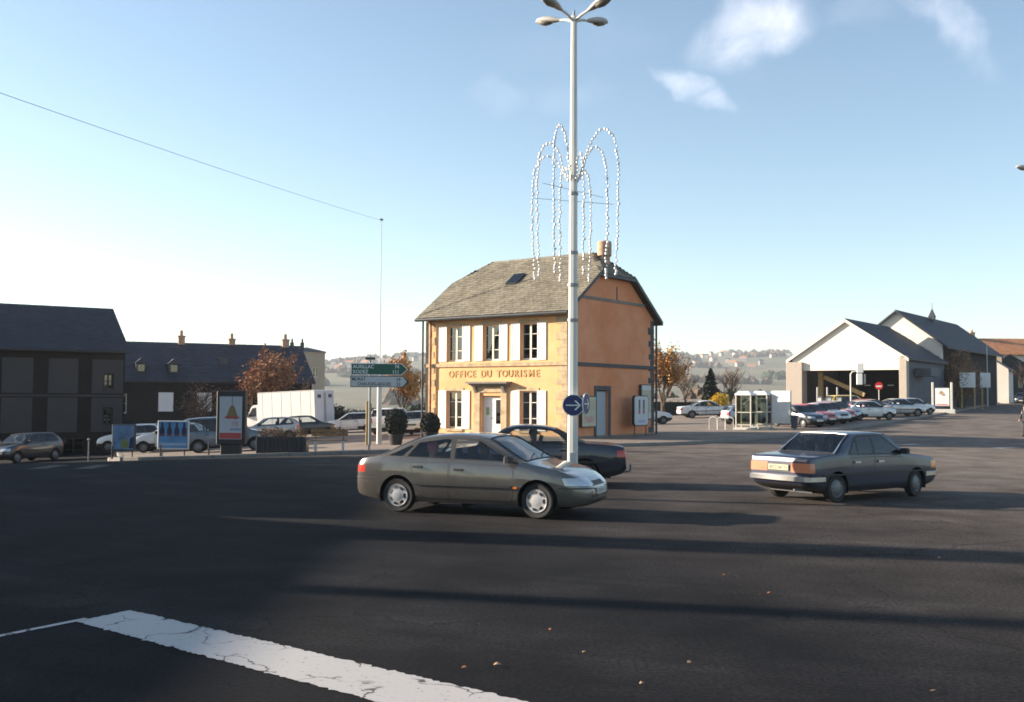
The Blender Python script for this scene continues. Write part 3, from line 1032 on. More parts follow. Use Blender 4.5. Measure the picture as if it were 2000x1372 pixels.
    mb.build('door_surround', M['quoin_dark'], root)
    return root


office = tourist_office()


def wall_panel(name, label, y0, y1, z0, z1, off, paper, art, legs=False, round_=.05):
    """notice case on the right end wall of the office: local frame of the office"""
    W = 9.1
    r = empty(name, office.matrix_basis @ Vector((W + off, (y0 + y1) / 2, z0)), office.rotation_euler.z, label, 'notice board')
    w = (y1 - y0) / 2; h = z1 - z0
    c = round_
    prof = [(-w + c, 0), (w - c, 0), (w, c), (w, h - c), (w - c, h), (-w + c, h), (-w, h - c), (-w, c)]
    MB().prism(prof, 'x', -.09, .05).build('case', M['dark_metal'], r)
    i = .05
    prof = [(-w + c + i * .4, i), (w - c - i * .4, i), (w - i, c + i * .4), (w - i, h - c - i * .4), (w - c - i * .4, h - i), (-w + c + i * .4, h - i), (-w + i, h - c - i * .4), (-w + i, c + i * .4)]
    MB().prism(prof, 'x', .051, .056).build('poster', paper, r)
    for (a, b_, e, f, m_) in art:
        MB().box(.057, .060, -w + a * 2 * w, -w + b_ * 2 * w, e * h, f * h).build('print', m_, r)
    if legs:
        zb = -z0
        for s in (-1, 1):
            MB().tube([(-.02, s * w * .8, zb), (-.02, s * w * .8, 0.02)], .025, 8).build('leg', M['dark_metal'], r)
    return r


bpy.context.view_layer.update()
pw = mat('faded poster white', (.52, .54, .56), .5, var=.06, vscale=3)
pmap = mat('map print', (.50, .50, .40), .6, color2=(.46, .34, .22), var=.15, vscale=3)
pmap2 = mat('green map print', (.48, .52, .40), .6, color2=(.52, .44, .30), var=.15, vscale=2.5)
pdark = mat('dark ink', (.10, .09, .10), .6); pred = mat('red ink', (.35, .08, .05), .6)
wall_panel('notice_board', 'pale poster case on office end wall, between lamp post and side door', 1.05, 2.38, .65, 2.2, .12, pmap2,
           [(.12, .45, .62, .82, mat('photo print', (.35, .30, .26), .6, var=.4, vscale=6)), (.55, .9, .5, .86, pmap), (.15, .85, .15, .35, mat('pinkish print', (.52, .33, .30), .6, var=.3, vscale=5))])
wall_panel('notice_board', 'white rounded poster case on legs showing four dark bottles by the end wall', 5.05, 6.55, .66, 2.25, .75, pw,
           [(.30, .42, .55, .86, pdark), (.60, .72, .55, .86, pdark), (.30, .42, .40, .54, pred), (.60, .72, .40, .54, pred), (.25, .78, .10, .2, mat('lilac text', (.4, .38, .55), .6))], legs=True, round_=.14)
wall_panel('notice_board', 'tall narrow map case at the far corner of the office end wall', 6.9, 8.0, .95, 2.85, .12, pmap,
           [(.08, .92, .84, .97, pw), (.08, .92, .05, .2, pw), (.2, .8, .3, .55, pmap2)])


# ------------------------------------------------------------------ cars
def pchip(pts):
    xs = np.array([p[0] for p in pts], float); ys = np.array([p[1] for p in pts], float)
    h = np.diff(xs); d = np.diff(ys) / h
    n = len(xs); m = np.zeros(n)
    m[0] = d[0]; m[-1] = d[-1]
    for i in range(1, n - 1):
        if d[i - 1] * d[i] <= 0: m[i] = 0
        else:
            w1 = 2 * h[i] + h[i - 1]; w2 = h[i] + 2 * h[i - 1]
            m[i] = (w1 + w2) / (w1 / d[i - 1] + w2 / d[i])

    def f(x):
        x = min(max(x, xs[0]), xs[-1])
        i = int(min(max(np.searchsorted(xs, x) - 1, 0), n - 2))
        t = (x - xs[i]) / h[i]
        return float((2 * t**3 - 3 * t**2 + 1) * ys[i] + (t**3 - 2 * t**2 + t) * h[i] * m[i] + (-2 * t**3 + 3 * t**2) * ys[i + 1] + (t**3 - t**2) * h[i] * m[i + 1])
    return f


def lin(pts):
    xs = [p[0] for p in pts]; ys = [p[1] for p in pts]
    return lambda x: float(np.interp(x, xs, ys))


def in_poly(poly, x, z):
    c = False
    n = len(poly)
    for i in range(n):
        x1, z1 = poly[i]; x2, z2 = poly[(i + 1) % n]
        if (z1 > z) != (z2 > z) and x < (x2 - x1) * (z - z1) / (z2 - z1) + x1: c = not c
    return c


def grow_poly(poly, d):
    cx = sum(p[0] for p in poly) / len(poly); cz = sum(p[1] for p in poly) / len(poly)
    n = len(poly); out = []
    area = sum(poly[i][0] * poly[(i + 1) % n][1] - poly[(i + 1) % n][0] * poly[i][1] for i in range(n))
    sg = 1 if area > 0 else -1
    for i in range(n):
        p0, p1, p2 = Vector(poly[i - 1]), Vector(poly[i]), Vector(poly[(i + 1) % n])
        e1 = (p1 - p0).normalized(); e2 = (p2 - p1).normalized()
        n1 = Vector((e1.y, -e1.x)) * sg; n2 = Vector((e2.y, -e2.x)) * sg
        b = (n1 + n2)
        if b.length < 1e-4: b = n1
        b.normalize()
        k = d / max(.4, b.dot(n1))
        out.append((p1.x + b.x * k, p1.y + b.y * k))
    return out


def make_wheel_meshes(r, width, style, tag_):
    rr = r * .66 if style != 'old' else r * .60
    hw = width / 2
    t = MB()
    t.lathe([(rr, -hw * .9), (r * .93, -hw), (r, -hw * .72), (r, hw * .72), (r * .93, hw), (rr, hw * .9), (rr * .96, hw * .5), (rr * .96, -hw * .5), (rr, -hw * .9)], 32, 'y')
    tm = t.mesh('tyre_' + tag_, M['rubber'], smooth=True)
    # rim: outer face at y=-hw side (outer), built facing -y
    k = MB()
    y = -hw
    if style == 'cap7':
        k.lathe([(rr, y + .012), (rr * .97, y - .004), (rr * .90, y + .002), (rr * .42, y - .018), (rr * .16, y - .022), (0, y - .022)], 42, 'y')
        for i in range(7):
            a = 2 * math.pi * i / 7
            c = Vector((math.cos(a), 0, math.sin(a))) * rr * .72; tt = Vector((-math.sin(a), 0, math.cos(a))); rad = Vector((math.cos(a), 0, math.sin(a)))
            vs = []
            for (pu, pv) in ((-.15, -.10), (.15, -.10), (.21, .05), (.16, .14), (-.16, .14), (-.21, .05)):
                p = c + tt * (pu * rr) + rad * (pv * rr)
                q = p.length / rr
                vs.append((p.x, y - .019 + .018 * (q - .42) / .48 * 1.0 - .006, p.z))
            k.add(vs, [tuple(range(6))], 1)
    elif style == 'disc':
        k.lathe([(rr, y + .012), (rr * .96, y - .002), (rr * .85, y + .02), (rr * .5, y - .004), (rr * .3, y - .012), (0, y - .012)], 30, 'y')
        for i in range(10):
            a = 2 * math.pi * i / 10; c = Vector((math.cos(a), 0, math.sin(a))) * rr * .68
            k.add([(c.x + rr * .07 * math.cos(b_), y + .004, c.z + rr * .07 * math.sin(b_)) for b_ in [j * math.pi / 3 for j in range(6)]], [tuple(range(6))], 1)
    else:
        k.lathe([(rr, y + .015), (rr * .96, y), (rr * .8, y + .03), (rr * .45, y + .012), (rr * .3, y - .01), (0, y - .012)], 30, 'y')
    km = k.mesh('rim_' + tag_, [M['hubcap'] if style == 'cap7' else M['hub_dull'], M['black_plastic']], smooth=True)
    return tm, km


CAR_GLASS_SEG = (10, 11)


def make_car(name, S, pm, detail=True):
    """builds a car at the origin, nose to +x; S is the spec; returns the root Empty"""
    root = empty(name, (0, 0, 0))
    L2 = S['L'] / 2
    top, bot, wid, belt = pchip(S['top']), pchip(S['bot']), pchip(S['wid']), pchip(S['belt'])
    tum = S.get('tumble', .30)
    sh = S.get('shoulder', .955)
    crown = S.get('crown', .022)
    ws0, ws1 = S['screen']           # windscreen base x, top x   (base > top)
    rw0, rw1 = S['rear']             # rear window top x, base x  (top > base)
    xs = set(np.round(np.arange(-L2, L2 + .001, .085 if detail else .14), 4))
    for e in (ws0, ws1, rw0, rw1): xs.add(round(e, 4))
    for e in (0.0, .012, .03, .06): xs.add(round(-L2 + e, 4)); xs.add(round(L2 - e, 4))
    xs = sorted(x for x in xs if -L2 - 1e-6 <= x <= L2 + 1e-6)
    # drop near duplicates
    keep = [xs[0]]
    spec_x = {round(e, 4) for e in (ws0, ws1, rw0, rw1)}
    for x in xs[1:]:
        if x - keep[-1] < .011:
            if x in spec_x: keep[-1] = x
            continue
        keep.append(x)
    xs = keep
    bm = bmesh.new()
    seg = bm.faces.layers.int.new('seg')
    part = bm.faces.layers.int.new('part')
    rows = []
    for x in xs:
        zt, zl, w = top(x), bot(x), wid(x)
        zb = min(belt(x), zt - .045)
        zb = max(zb, zl + .1)
        hg = zt - zb
        we = sh * w - tum * max(0, hg - .045) - .012
        dr = min(S.get('edge', .055), .32 * hg)
        lp = lambda a: zl + (zb - zl) * a
        P = [(0, zl), (.80 * w, zl), (.93 * w, zl + .02), (.98 * w, lp(.16)), (w, lp(.45)), (.998 * w, lp(.70)), (.982 * w, lp(.90)), (sh * w, zb),
             (sh * w + (we - sh * w) * .5 + .012 * min(1, hg * 3), zb + (hg - dr) * .5), (we, zt - dr), (.94 * we - .01, zt - dr * .35 - crown * .3), (.55 * we, zt - crown * .28), (0, zt)]
        r = []
        n = len(P)
        for s in (1, -1):
            rng = range(n) if s == 1 else range(n - 2, 0, -1)
            for i in rng:
                r.append((i, bm.verts.new((x, s * P[i][0], P[i][1]))))
        rows.append(r)
    nr = len(rows[0])
    for a, c in zip(rows[:-1], rows[1:]):
        for k in range(nr):
            k2 = (k + 1) % nr
            i1, i2 = a[k][0], a[k2][0]
            f = bm.faces.new((a[k][1], a[k2][1], c[k2][1], c[k][1]))
            f[seg] = min(i1, i2)
            f.smooth = True
    for r, fl in ((rows[0], False), (rows[-1], True)):
        # end cap as stacked quads between the two sides
        half = [q[1] for q in r[:13]]; other = [r[0][1]] + [q[1] for q in reversed(r[13:])] + [r[12][1]]
        for i in range(12):
            vs = [half[i], half[i + 1], other[i + 1], other[i]]
            vs2 = []
            for v in vs:
                if v not in vs2: vs2.append(v)
            if len(vs2) >= 3:
                f = bm.faces.new(vs2); f[seg] = 20; f.smooth = True
    bmesh.ops.recalc_face_normals(bm, faces=bm.faces[:])

    parts = {}
    matids = {}

    def cut(planes, filt):
        for co, no in planes:
            fs = [f for f in bm.faces if filt(f)]
            if not fs: continue
            geom = set(fs)
            for f in fs:
                geom.update(f.edges); geom.update(f.verts)
            bmesh.ops.bisect_plane(bm, geom=list(geom), plane_co=co, plane_no=no, dist=1e-5)

    def poly_planes(poly):
        out = []
        for i in range(len(poly)):
            p, q = poly[i], poly[(i + 1) % len(poly)]
            d = (q[0] - p[0], q[1] - p[1])
            out.append(((p[0], 0, p[1]), Vector((d[1], 0, -d[0])).normalized()))
        return out

    def near(poly, f, pad=.02):
        x0 = min(p[0] for p in poly) - pad; x1 = max(p[0] for p in poly) + pad
        z0 = min(p[1] for p in poly) - pad; z1 = max(p[1] for p in poly) + pad
        fx = [v.co.x for v in f.verts]; fz = [v.co.z for v in f.verts]
        return max(fx) > x0 and min(fx) < x1 and max(fz) > z0 and min(fz) < z1

    def side_cut(poly, segs, pid, only=None):
        filt = lambda f: f[seg] in segs and near(poly, f)
        cut(poly_planes(poly), filt)
        for f in bm.faces:
            if f[seg] in segs:
                c = f.calc_center_median()
                if in_poly(poly, c.x, c.z) and (only is None or f[part] in only):
                    f[part] = pid if pid < 100 else (pid + (1 if c.y < 0 else 0))

    # ids: 0 body, 1 black trim on the body, 2 deleted, 3 lower cladding
    BODYSEG = (1, 2, 3, 4, 5, 6); WINSEG = (7, 8)
    # windscreen and rear window
    for f in bm.faces:
        if f[seg] in CAR_GLASS_SEG:
            c = f.calc_center_median()
            if ws1 < c.x < ws0: f[part] = 10
            elif rw1 < c.x < rw0: f[part] = 11
    # side glass: trim field, then panes
    for poly in S['trim']:
        side_cut(grow_poly(poly, .018), WINSEG, 1)
    for i, poly in enumerate(S['panes']):
        side_cut(poly, WINSEG, 100 + 2 * i, only=(1,))
    # wheel arches
    for xa in S['axles']:
        n = 22; ra = S['arch']
        poly = [(xa + ra * math.cos(2 * math.pi * k / n), S['r'] + .01 + ra * math.sin(2 * math.pi * k / n)) for k in range(n)]
        side_cut(poly, BODYSEG, 2)
        if detail:
            pg = grow_poly(poly, .016)
            side_cut(pg, BODYSEG, 1 if S.get('arch_trim') else 0, only=(0,))
    # doors
    if detail:
        for i, poly in enumerate(S['doors']):
            side_cut(poly, BODYSEG, 1, only=(0,))
            side_cut(grow_poly(poly, -.013), BODYSEG, 120 + 2 * i, only=(1,))
    # lower sill cladding
    if S.get('clad'):
        zc = S['clad']
        cut([((0, 0, zc), Vector((0, 0, 1)))], lambda f: f[part] == 0 or f[part] >= 120)
        for f in bm.faces:
            if f[part] == 0 and f.calc_center_median().z < zc: f[part] = 1

    # boxes cut out of the nose and tail: (pid, x0,x1, y0,y1, z0,z1) on |y|
    for (pid, x0, x1, y0, y1, z0, z1) in S['ends']:
        pad = .02
        filt = lambda f: (f[part] in (0, 1) and any(x0 - pad < v.co.x < x1 + pad for v in f.verts) and min(v.co.z for v in f.verts) < z1 + pad and max(v.co.z for v in f.verts) > z0 - pad
                          and (abs(f.normal.z) < .93))
        pl = [((0, 0, z0), Vector((0, 0, 1))), ((0, 0, z1), Vector((0, 0, 1)))]
        for s in (1, -1):
            pl.append(((0, s * y1, 0), Vector((0, 1, 0))))
            if y0 > 0: pl.append(((0, s * y0, 0), Vector((0, 1, 0))))
        pl.append(((x0 if x0 > 0 else x1, 0, 0), Vector((1, 0, 0))))
        cut(pl, filt)
        for f in bm.faces:
            if f[part] in (0, 1) and abs(f.normal.z) < .93:
                c = f.calc_center_median()
                if x0 - .001 < c.x < x1 + .001 and y0 < abs(c.y) < y1 and z0 < c.z < z1:
                    f[part] = pid + (1 if (c.y < 0 and y0 > 0 and pid >= 20) else 0)

    def extract(pids, nm, mats, parent, matof=None, offset=None):
        fs = [f for f in bm.faces if f[part] in pids]
        if not fs: return None
        vm = {}; vs = []; faces = []; mi = []
        for f in fs:
            idx = []
            for v in f.verts:
                if v.index not in vm:
                    vm[v.index] = len(vs)
                    p = v.co
                    vs.append(tuple(p if offset is None else p + v.normal * offset))
                idx.append(vm[v.index])
            faces.append(idx); mi.append(matof(f) if matof else 0)
        me = bpy.data.meshes.new(nm)
        me.from_pydata(vs, [], faces)
        for m_ in mats: me.materials.append(m_)
        me.polygons.foreach_set('material_index', mi)
        me.polygons.foreach_set('use_smooth', [True] * len(faces))
        me.set_sharp_from_angle(angle=R(38))
        return obj(nm, me, parent)

    bm.verts.index_update(); bm.normal_update()
    body = extract({0, 1, 3}, 'body', [pm, M['black_plastic']], root, lambda f: 1 if f[part] == 1 else 0)
    for pid, nm in ((10, 'windscreen'), (11, 'rear_window')):
        go = extract({pid}, nm, [M['car_glass']], root)
        fs = {f for f in bm.faces if f[part] == pid}
        sb = MB()
        for f in fs:
            for e in f.edges:
                if sum(1 for q in e.link_faces if q in fs) == 1:
                    sb.tube([e.verts[0].co + e.verts[0].normal * .003, e.verts[1].co + e.verts[1].normal * .003], .013, 4)
        if sb.v and go: sb.build('seal', M['black_plastic'], go)
    doors = {}
    if detail:
        for i in range(len(S['doors'])):
            for s in (0, 1):
                d = extract({120 + 2 * i + s}, 'door', [pm], root)
                doors[(i, s)] = d
                hx, hz = S['handles'][i]
                yy = (wid(hx)) * (1 if s == 0 else -1)
                sg = 1 if s == 0 else -1
                mb = MB(); mb.bbox(hx - .09, hx + .09, min(yy, yy + sg * .03), max(yy, yy + sg * .03), hz - .018, hz + .018, .006)
                mb.build('handle', M[S.get('handle_mat', 'black_plastic')], d)
    for i in range(len(S['panes'])):
        for s in (0, 1):
            own = S.get('pane_door', {}).get(i)
            par = doors.get((own, s)) if own is not None and detail else root
            extract({100 + 2 * i + s}, 'side_window', [M['car_glass']], par or root)
    for (pid, nm, mk) in S['end_parts']:
        if pid >= 20:
            extract({pid}, nm, [M[mk]], root); extract({pid + 1}, nm, [M[mk]], root)
        else:
            extract({pid}, nm, [M[mk]], root)
    bm.free()
    # wheel wells, axles, wheels
    tm, km = make_wheel_meshes(S['r'], S.get('tw', .19), S.get('wheel', 'cap7'), name)
    ww = MB()
    for xa in S['axles']:
        for s in (1, -1):
            w = wid(xa)
            y1, y0 = s * (w - .012), s * (w - .30)
            n = 18; ra = S['arch'] - .002
            vs = []
            for k in range(n + 1):
                th = math.pi * (-.12 + 1.24 * k / n)
                vs.append((xa + ra * math.cos(th), y1, S['r'] + .01 + ra * math.sin(th))); vs.append((xa + ra * math.cos(th), y0, S['r'] + .01 + ra * math.sin(th)))
            ww.add(vs, [(2 * k, 2 * k + 1, 2 * k + 3, 2 * k + 2) for k in range(n)])
            ww.add([vs[2 * k + 1] for k in range(n + 1)], [tuple(range(n + 1))])
    ww.box(-L2 + .35, L2 - .35, -.55, .55, .19, .26)
    ww.build('underbody', M['black_plastic'], root)
    for j, xa in enumerate(S['axles']):
        for s in (1, -1):
            w = wid(xa) - .025
            tw = S.get('tw', .19)
            we_ = empty('wheel', (xa, s * (w - tw / 2), S['r'])); we_.parent = root
            rot = 0 if s == -1 else math.pi
            steer = S.get('steer', 0) if j == 0 else 0
            we_.rotation_euler = (0, 0, rot + steer)
            obj('tyre', tm, we_); obj('rim', km, we_)
    # cabin
    it = MB()
    zs = bot(0) + .12
    bx = S['seat']
    for x in bx[:1]:
        for y in (.36, -.36):
            s_ = MB()
            s_.bbox(x - .22, x + .28, y - .24, y + .24, zs, zs + .24, .04)
            Ms = Matrix.Translation((x - .24, y, zs + .16)) @ Matrix.Rotation(R(-14), 4, 'Y')
            s_.box(-.07, .07, -.23, .23, 0, .50, M=Ms); s_.box(-.05, .05, -.12, .12, .53, .70, M=Ms)
            s_.build('front_seat', M['interior'], root)
    for x in bx[1:]:
        s_ = MB(); s_.bbox(x - .22, x + .28, -.62, .62, zs + .02, zs + .24, .04)
        Ms = Matrix.Translation((x - .24, 0, zs + .16)) @ Matrix.Rotation(R(-16), 4, 'Y')
        s_.box(-.07, .07, -.60, .60, 0, .46, M=Ms)
        s_.build('rear_seat', M['interior'], root)
    zd = belt(ws0 - .1) - .06
    MB().bbox(ws0 - .55, ws0 - .05, -wid(ws0) * .86, wid(ws0) * .86, zs + .2, zd, .05).build('dashboard', M['black_plastic'], root)
    if detail:
        th = MB()
        c = Vector((ws0 - .62, .36, zd - .02)); n = 20
        ring = []
        for k in range(n + 1):
            a = 2 * math.pi * k / n
            ring.append(c + Matrix.Rotation(R(-28), 3, 'Y') @ Vector((0, .18 * math.cos(a), .18 * math.sin(a))))
        th.tube(ring, .014, 6, cap=False)
        th.tube([c, c + Vector((.3, 0, -.12))], .025, 6)
        th.build('steering_wheel', M['black_plastic'], root)
    # mirrors
    mx_, mz_ = S['mirror']
    for s in (1, -1):
        mb = MB()
        yb = s * (wid(mx_) * .955 - .01)
        mb.bbox(mx_ - .05, mx_ + .06, min(yb + s * .02, yb + s * .22), max(yb + s * .02, yb + s * .22), mz_ - .055, mz_ + .07, .022)
        mb.box(mx_ - .02, mx_ + .03, min(yb, yb + s * .05), max(yb, yb + s * .05), mz_ - .05, mz_ - .01)
        mb.build('door_mirror', M['black_plastic'] if not S.get('mirror_paint') else pm, root, smooth=True)
    # plates
    if 'plates' in S:
        for (x, z, sgn, mk, txt) in S['plates']:
            p = MB(); p.box(x - .012, x + .012, -.26, .26, z - .055, z + .055)
            po = p.build('number_plate', M[mk], root)
            if detail is True:
                me = text_mesh(txt, .105, M['sign_black'], depth=.001, align='CENTER', sx=.9)
                for v in me.vertices:
                    a, b_ = v.co.x, v.co.y
                    v.co = Vector((x + sgn * .0135, sgn * a, z - .038 + b_))
                obj('plate_text', me, po)
    if S.get('strip'):
        z, xa, xb, zt_ = S['strip']
        for s in (1, -1):
            mb = MB(); n = 12
            vs = []
            for k in range(n + 1):
                x = xa + (xb - xa) * k / n
                y = wid(x) * s
                vs += [(x, y - s * .01, z - zt_), (x, y + s * .018, z - zt_ * .7), (x, y + s * .018, z + zt_ * .7), (x, y - s * .01, z + zt_)]
            fs = []
            for k in range(n):
                for q in range(4):
                    fs.append((k * 4 + q, k * 4 + (q + 1) % 4, k * 4 + 4 + (q + 1) % 4, k * 4 + 4 + q))
            fs.append((0, 1, 2, 3)); fs.append((n * 4, n * 4 + 3, n * 4 + 2, n * 4 + 1))
            mb.add(vs, fs)
            mb.build('side_moulding', S.get('strip_mat', M['black_plastic']), root)
    for fn in S.get('extra', []):
        fn(root, pm)
    return root


def place_car(root, x, y, heading, label, group=None, z=None, cat='car'):
    """heading: direction of the nose in degrees from +x; the car is seated on the slope under its wheels"""
    h = R(heading)
    fx = Vector((math.cos(h), math.sin(h))); fy = Vector((-math.sin(h), math.cos(h)))
    off = 0.0 if z is None else z
    zz = lambda p: g(p.x, p.y) + off
    c = Vector((x, y))
    zf, zr_ = zz(c + fx * 1.3), zz(c - fx * 1.3)
    zl, zr2 = zz(c + fy * .75), zz(c - fy * .75)
    root.location = (x, y, (zf + zr_) / 2 + .003)
    ex = Vector((fx.x, fx.y, (zf - zr_) / 2.6)).normalized()
    ey = Vector((fy.x, fy.y, (zl - zr2) / 1.5)); ey = (ey - ex * ey.dot(ex)).normalized()
    ez = ex.cross(ey)
    root.rotation_euler = Matrix((ex, ey, ez)).transposed().to_euler()
    tag(root, label, cat, group)
    return root


# ---- saloon-hatch with a rounded tail: the grey-brown car in the junction
SPEC_HATCH = dict(
    L=4.51,
    top=[(-2.255, .55), (-2.235, .74), (-2.19, .88), (-2.08, .955), (-1.92, .985), (-1.74, 1.01), (-1.35, 1.20), (-.95, 1.355), (-.6, 1.415), (-.2, 1.435), (.15, 1.425), (.42, 1.375),
         (.75, 1.20), (1.10, 1.005), (1.22, .955), (1.55, .885), (1.85, .80), (2.05, .715), (2.17, .63), (2.235, .53), (2.255, .42)],
    bot=[(-2.255, .36), (-2.2, .30), (-2.05, .25), (-1.7, .20), (0, .19), (1.8, .20), (2.1, .22), (2.2, .25), (2.255, .32)],
    wid=[(-2.255, .58), (-2.235, .66), (-2.17, .75), (-2.0, .81), (-1.6, .85), (-1.0, .872), (0, .876), (1.0, .872), (1.5, .855), (1.85, .80), (2.05, .72), (2.17, .62), (2.235, .50), (2.255, .42)],
    belt=[(-2.255, .80), (-1.9, .965), (-1.5, .985), (-.6, .965), (.4, .93), (1.2, .875), (1.7, .80), (2.255, .5)],
    tumble=.34, screen=(1.13, .42), rear=(-.98, -1.73),
    trim=[[(-1.62, 1.005), (-1.10, 1.225), (-.88, 1.30), (-.45, 1.345), (-.05, 1.345), (.30, 1.31), (.95, .985), (.98, .955), (-.5, .985)]],
    panes=[[(-1.52, 1.012), (-1.08, 1.205), (-1.03, 1.19), (-1.22, 1.008)],
           [(-1.13, 1.006), (-.93, 1.255), (-.42, 1.325), (-.31, 1.325), (-.28, .990)],
           [(-.20, .988), (-.20, 1.327), (.26, 1.297), (.86, .985), (.85, .968)]],
    pane_door={1: 0, 2: 1},
    doors=[[(-1.05, .905), (-.30, .93), (-.30, .26), (-.78, .26), (-.92, .40), (-1.0, .62)], [(-.285, .93), (.92, .885), (.95, .55), (.90, .26), (-.285, .26)]],
    handles=[(-.90, .83), (-.10, .80)],
    axles=[1.36, -1.31], r=.305, arch=.36, wheel='cap7', steer=R(-7),
    ends=[(20, -2.3, -2.0, .40, .9, .70, .83), (22, 1.80, 2.3, .30, .80, .575, .705), (12, 2.0, 2.3, 0, .40, .56, .64), (24, 2.02, 2.3, .14, .5, .37, .42)],
    end_parts=[(20, 'tail_light', 'tail_red'), (22, 'headlight', 'head_glass'), (12, 'grille', 'black_plastic'), (24, 'intake', 'black_plastic')],
    seat=[.05, -.75], mirror=(.86, 1.0),
    plates=[(2.262, .47, 1, 'plate_white', '5318 RH 15'), (-2.262, .58, -1, 'plate_yellow', '5318 RH 15')],
    strip=(.53, -.92, .88, .028),
)


def hatch_extra(root, pm):
    W = pchip(SPEC_HATCH['wid']); T = pchip(SPEC_HATCH['top'])
    for s in (1, -1):
        y = W(.97) * s
        MB().box(.93, 1.0, min(y, y + s * .012), max(y, y + s * .012), .50, .535).build('indicator', M['amber'], root)
    for s in (1, -1):
        # roof drip channel
        mb = MB()
        mb.tube([(x, s * .60, T(x) - .035) for x in (-.85, -.5, -.2, .1, .38)], .008, 5)
        mb.build('roof_strip', M['black_plastic'], root)
    wb = MB()
    for y0, y1 in ((.05, .62), (-.5, .12)):
        wb.tube([(1.13, y0, T(1.13) + .005), (1.02, (y0 + y1) / 2 + .1, T(1.02) + .02), (.98, y1, T(.98) - .005)], .009, 5)
    wb.build('wiper', M['black_plastic'], root)
    # bumper crease front and rear
    for x0, x1, z in ((-2.255, -1.72, .60), (1.73, 2.255, .53)):
        for s in (1, -1):
            mb = MB(); n = 10
            pts = []
            for k in range(n + 1):
                x = x0 + (x1 - x0) * k / n
                pts.append((x, s * (W(x) - .006), z))
            mb.tube(pts, .011, 5); mb.build('bumper_strip', M['black_plastic'] , root)


SPEC_HATCH['extra'] = [hatch_extra]

# ---- older three-box saloon: the blue saloon leaving on the right
SPEC_SALOON = dict(
    L=4.26,
    top=[(-2.13, .62), (-2.127, .84), (-2.11, .915), (-2.05, .94), (-1.7, .96), (-1.40, .975), (-1.30, .985), (-1.02, 1.20), (-.76, 1.36), (-.62, 1.39), (-.1, 1.41), (.22, 1.40), (.40, 1.37),
         (.72, 1.17), (1.02, .985), (1.12, .945), (1.5, .90), (1.9, .845), (2.05, .81), (2.11, .73), (2.13, .55)],
    bot=[(-2.13, .44), (-2.08, .36), (-1.8, .24), (-1.3, .20), (0, .19), (1.6, .21), (1.9, .26), (2.08, .34), (2.13, .40)],
    wid=[(-2.13, .755), (-2.10, .785), (-1.9, .805), (-1.0, .816), (0, .818), (1.0, .812), (1.8, .795), (2.05, .775), (2.10, .75), (2.13, .71)],
    belt=[(-2.13, .86), (-1.3, .945), (0, .93), (1.1, .90), (2.13, .78)],
    tumble=.27, shoulder=.975, edge=.035, clad=.36, crown=.018, screen=(1.06, .40), rear=(-.76, -1.31),
    trim=[[(-.93, .975), (-.70, 1.27), (-.55, 1.325), (.24, 1.325), (.80, .975), (.84, .945), (-.93, .95)]],
    panes=[[(-.86, .972), (-.70, 1.215), (-.66, 1.23), (-.66, .970)], [(-.62, .970), (-.62, 1.265), (-.5, 1.305), (-.16, 1.31), (-.16, .966)], [(-.08, .965), (-.08, 1.31), (.21, 1.305), (.73, .975), (.73, .963)]],
    pane_door={0: 0, 1: 0, 2: 1},
    doors=[[(-.86, .90), (-.12, .905), (-.12, .26), (-.62, .26), (-.78, .45)], [(-.105, .905), (.82, .885), (.84, .26), (-.105, .26)]],
    handles=[(-.70, .80), (.06, .80)], handle_mat='chrome',
    axles=[1.32, -1.30], r=.29, arch=.335, wheel='disc', tw=.165, steer=R(10),
    ends=[(20, -2.2, -1.98, .31, .80, .61, .80), (26, -2.2, -2.09, 0, .29, .61, .78), (22, 1.98, 2.2, .38, .70, .60, .76), (12, 2.06, 2.2, 0, .36, .60, .76), (24, 1.86, 2.2, .705, .83, .60, .76)],
    end_parts=[(20, 'tail_light', 'tail_orange'), (26, 'tail_panel', 'black_plastic'), (22, 'headlight', 'head_glass'), (12, 'grille', 'black_plastic'), (24, 'indicator', 'amber')],
    seat=[.02, -.72], mirror=(.78, .99),
    plates=[(-2.142, .70, -1, 'plate_yellow', '4072 NK 15'), (2.142, .42, 1, 'plate_white', '4072 NK 15')],
    strip=(.56, -1.75, 1.75, .018),
)


def saloon_bumpers(root, pm, S=SPEC_SALOON, m_=None, z0=.42, z1=.55, depth=.10):
    W = pchip(S['wid']); L2 = S['L'] / 2
    for sg in (1, -1):
        pts = []
        xs = [L2 - .42, L2 - .2, L2 - .06, L2 + .01]
        for x in xs: pts.append((sg * x, W(sg * x) + .03))
        pts2 = [(p[0], p[1]) for p in pts] + [(sg * (L2 + depth * .6), W(sg * L2) - .05), (sg * (L2 + depth * .75), 0)]
        full = pts2 + [(p[0], -p[1]) for p in reversed(pts2[:-1])]
        mb = MB(); n = len(full)
        vs = []
        for (x, y) in full:
            k = 1 - .10 / max(.3, math.hypot(x - sg * (L2 - .8), y))
            xi = x - sg * .07; yi = y * .93
            vs += [(x, y, z0 + .02), (x, y, z1 - .02), (xi, yi, z1), (xi, yi, z0)]
        fs = []
        for i in range(n - 1):
            for q in range(4):
                fs.append((i * 4 + q, i * 4 + (q + 1) % 4, i * 4 + 4 + (q + 1) % 4, i * 4 + 4 + q))
        fs += [(0, 1, 2, 3), ((n - 1) * 4 + 3, (n - 1) * 4 + 2, (n - 1) * 4 + 1, (n - 1) * 4)]
        mb.add(vs, fs)
        mb.build('bumper', m_ or M['chrome'], root, smooth=True)


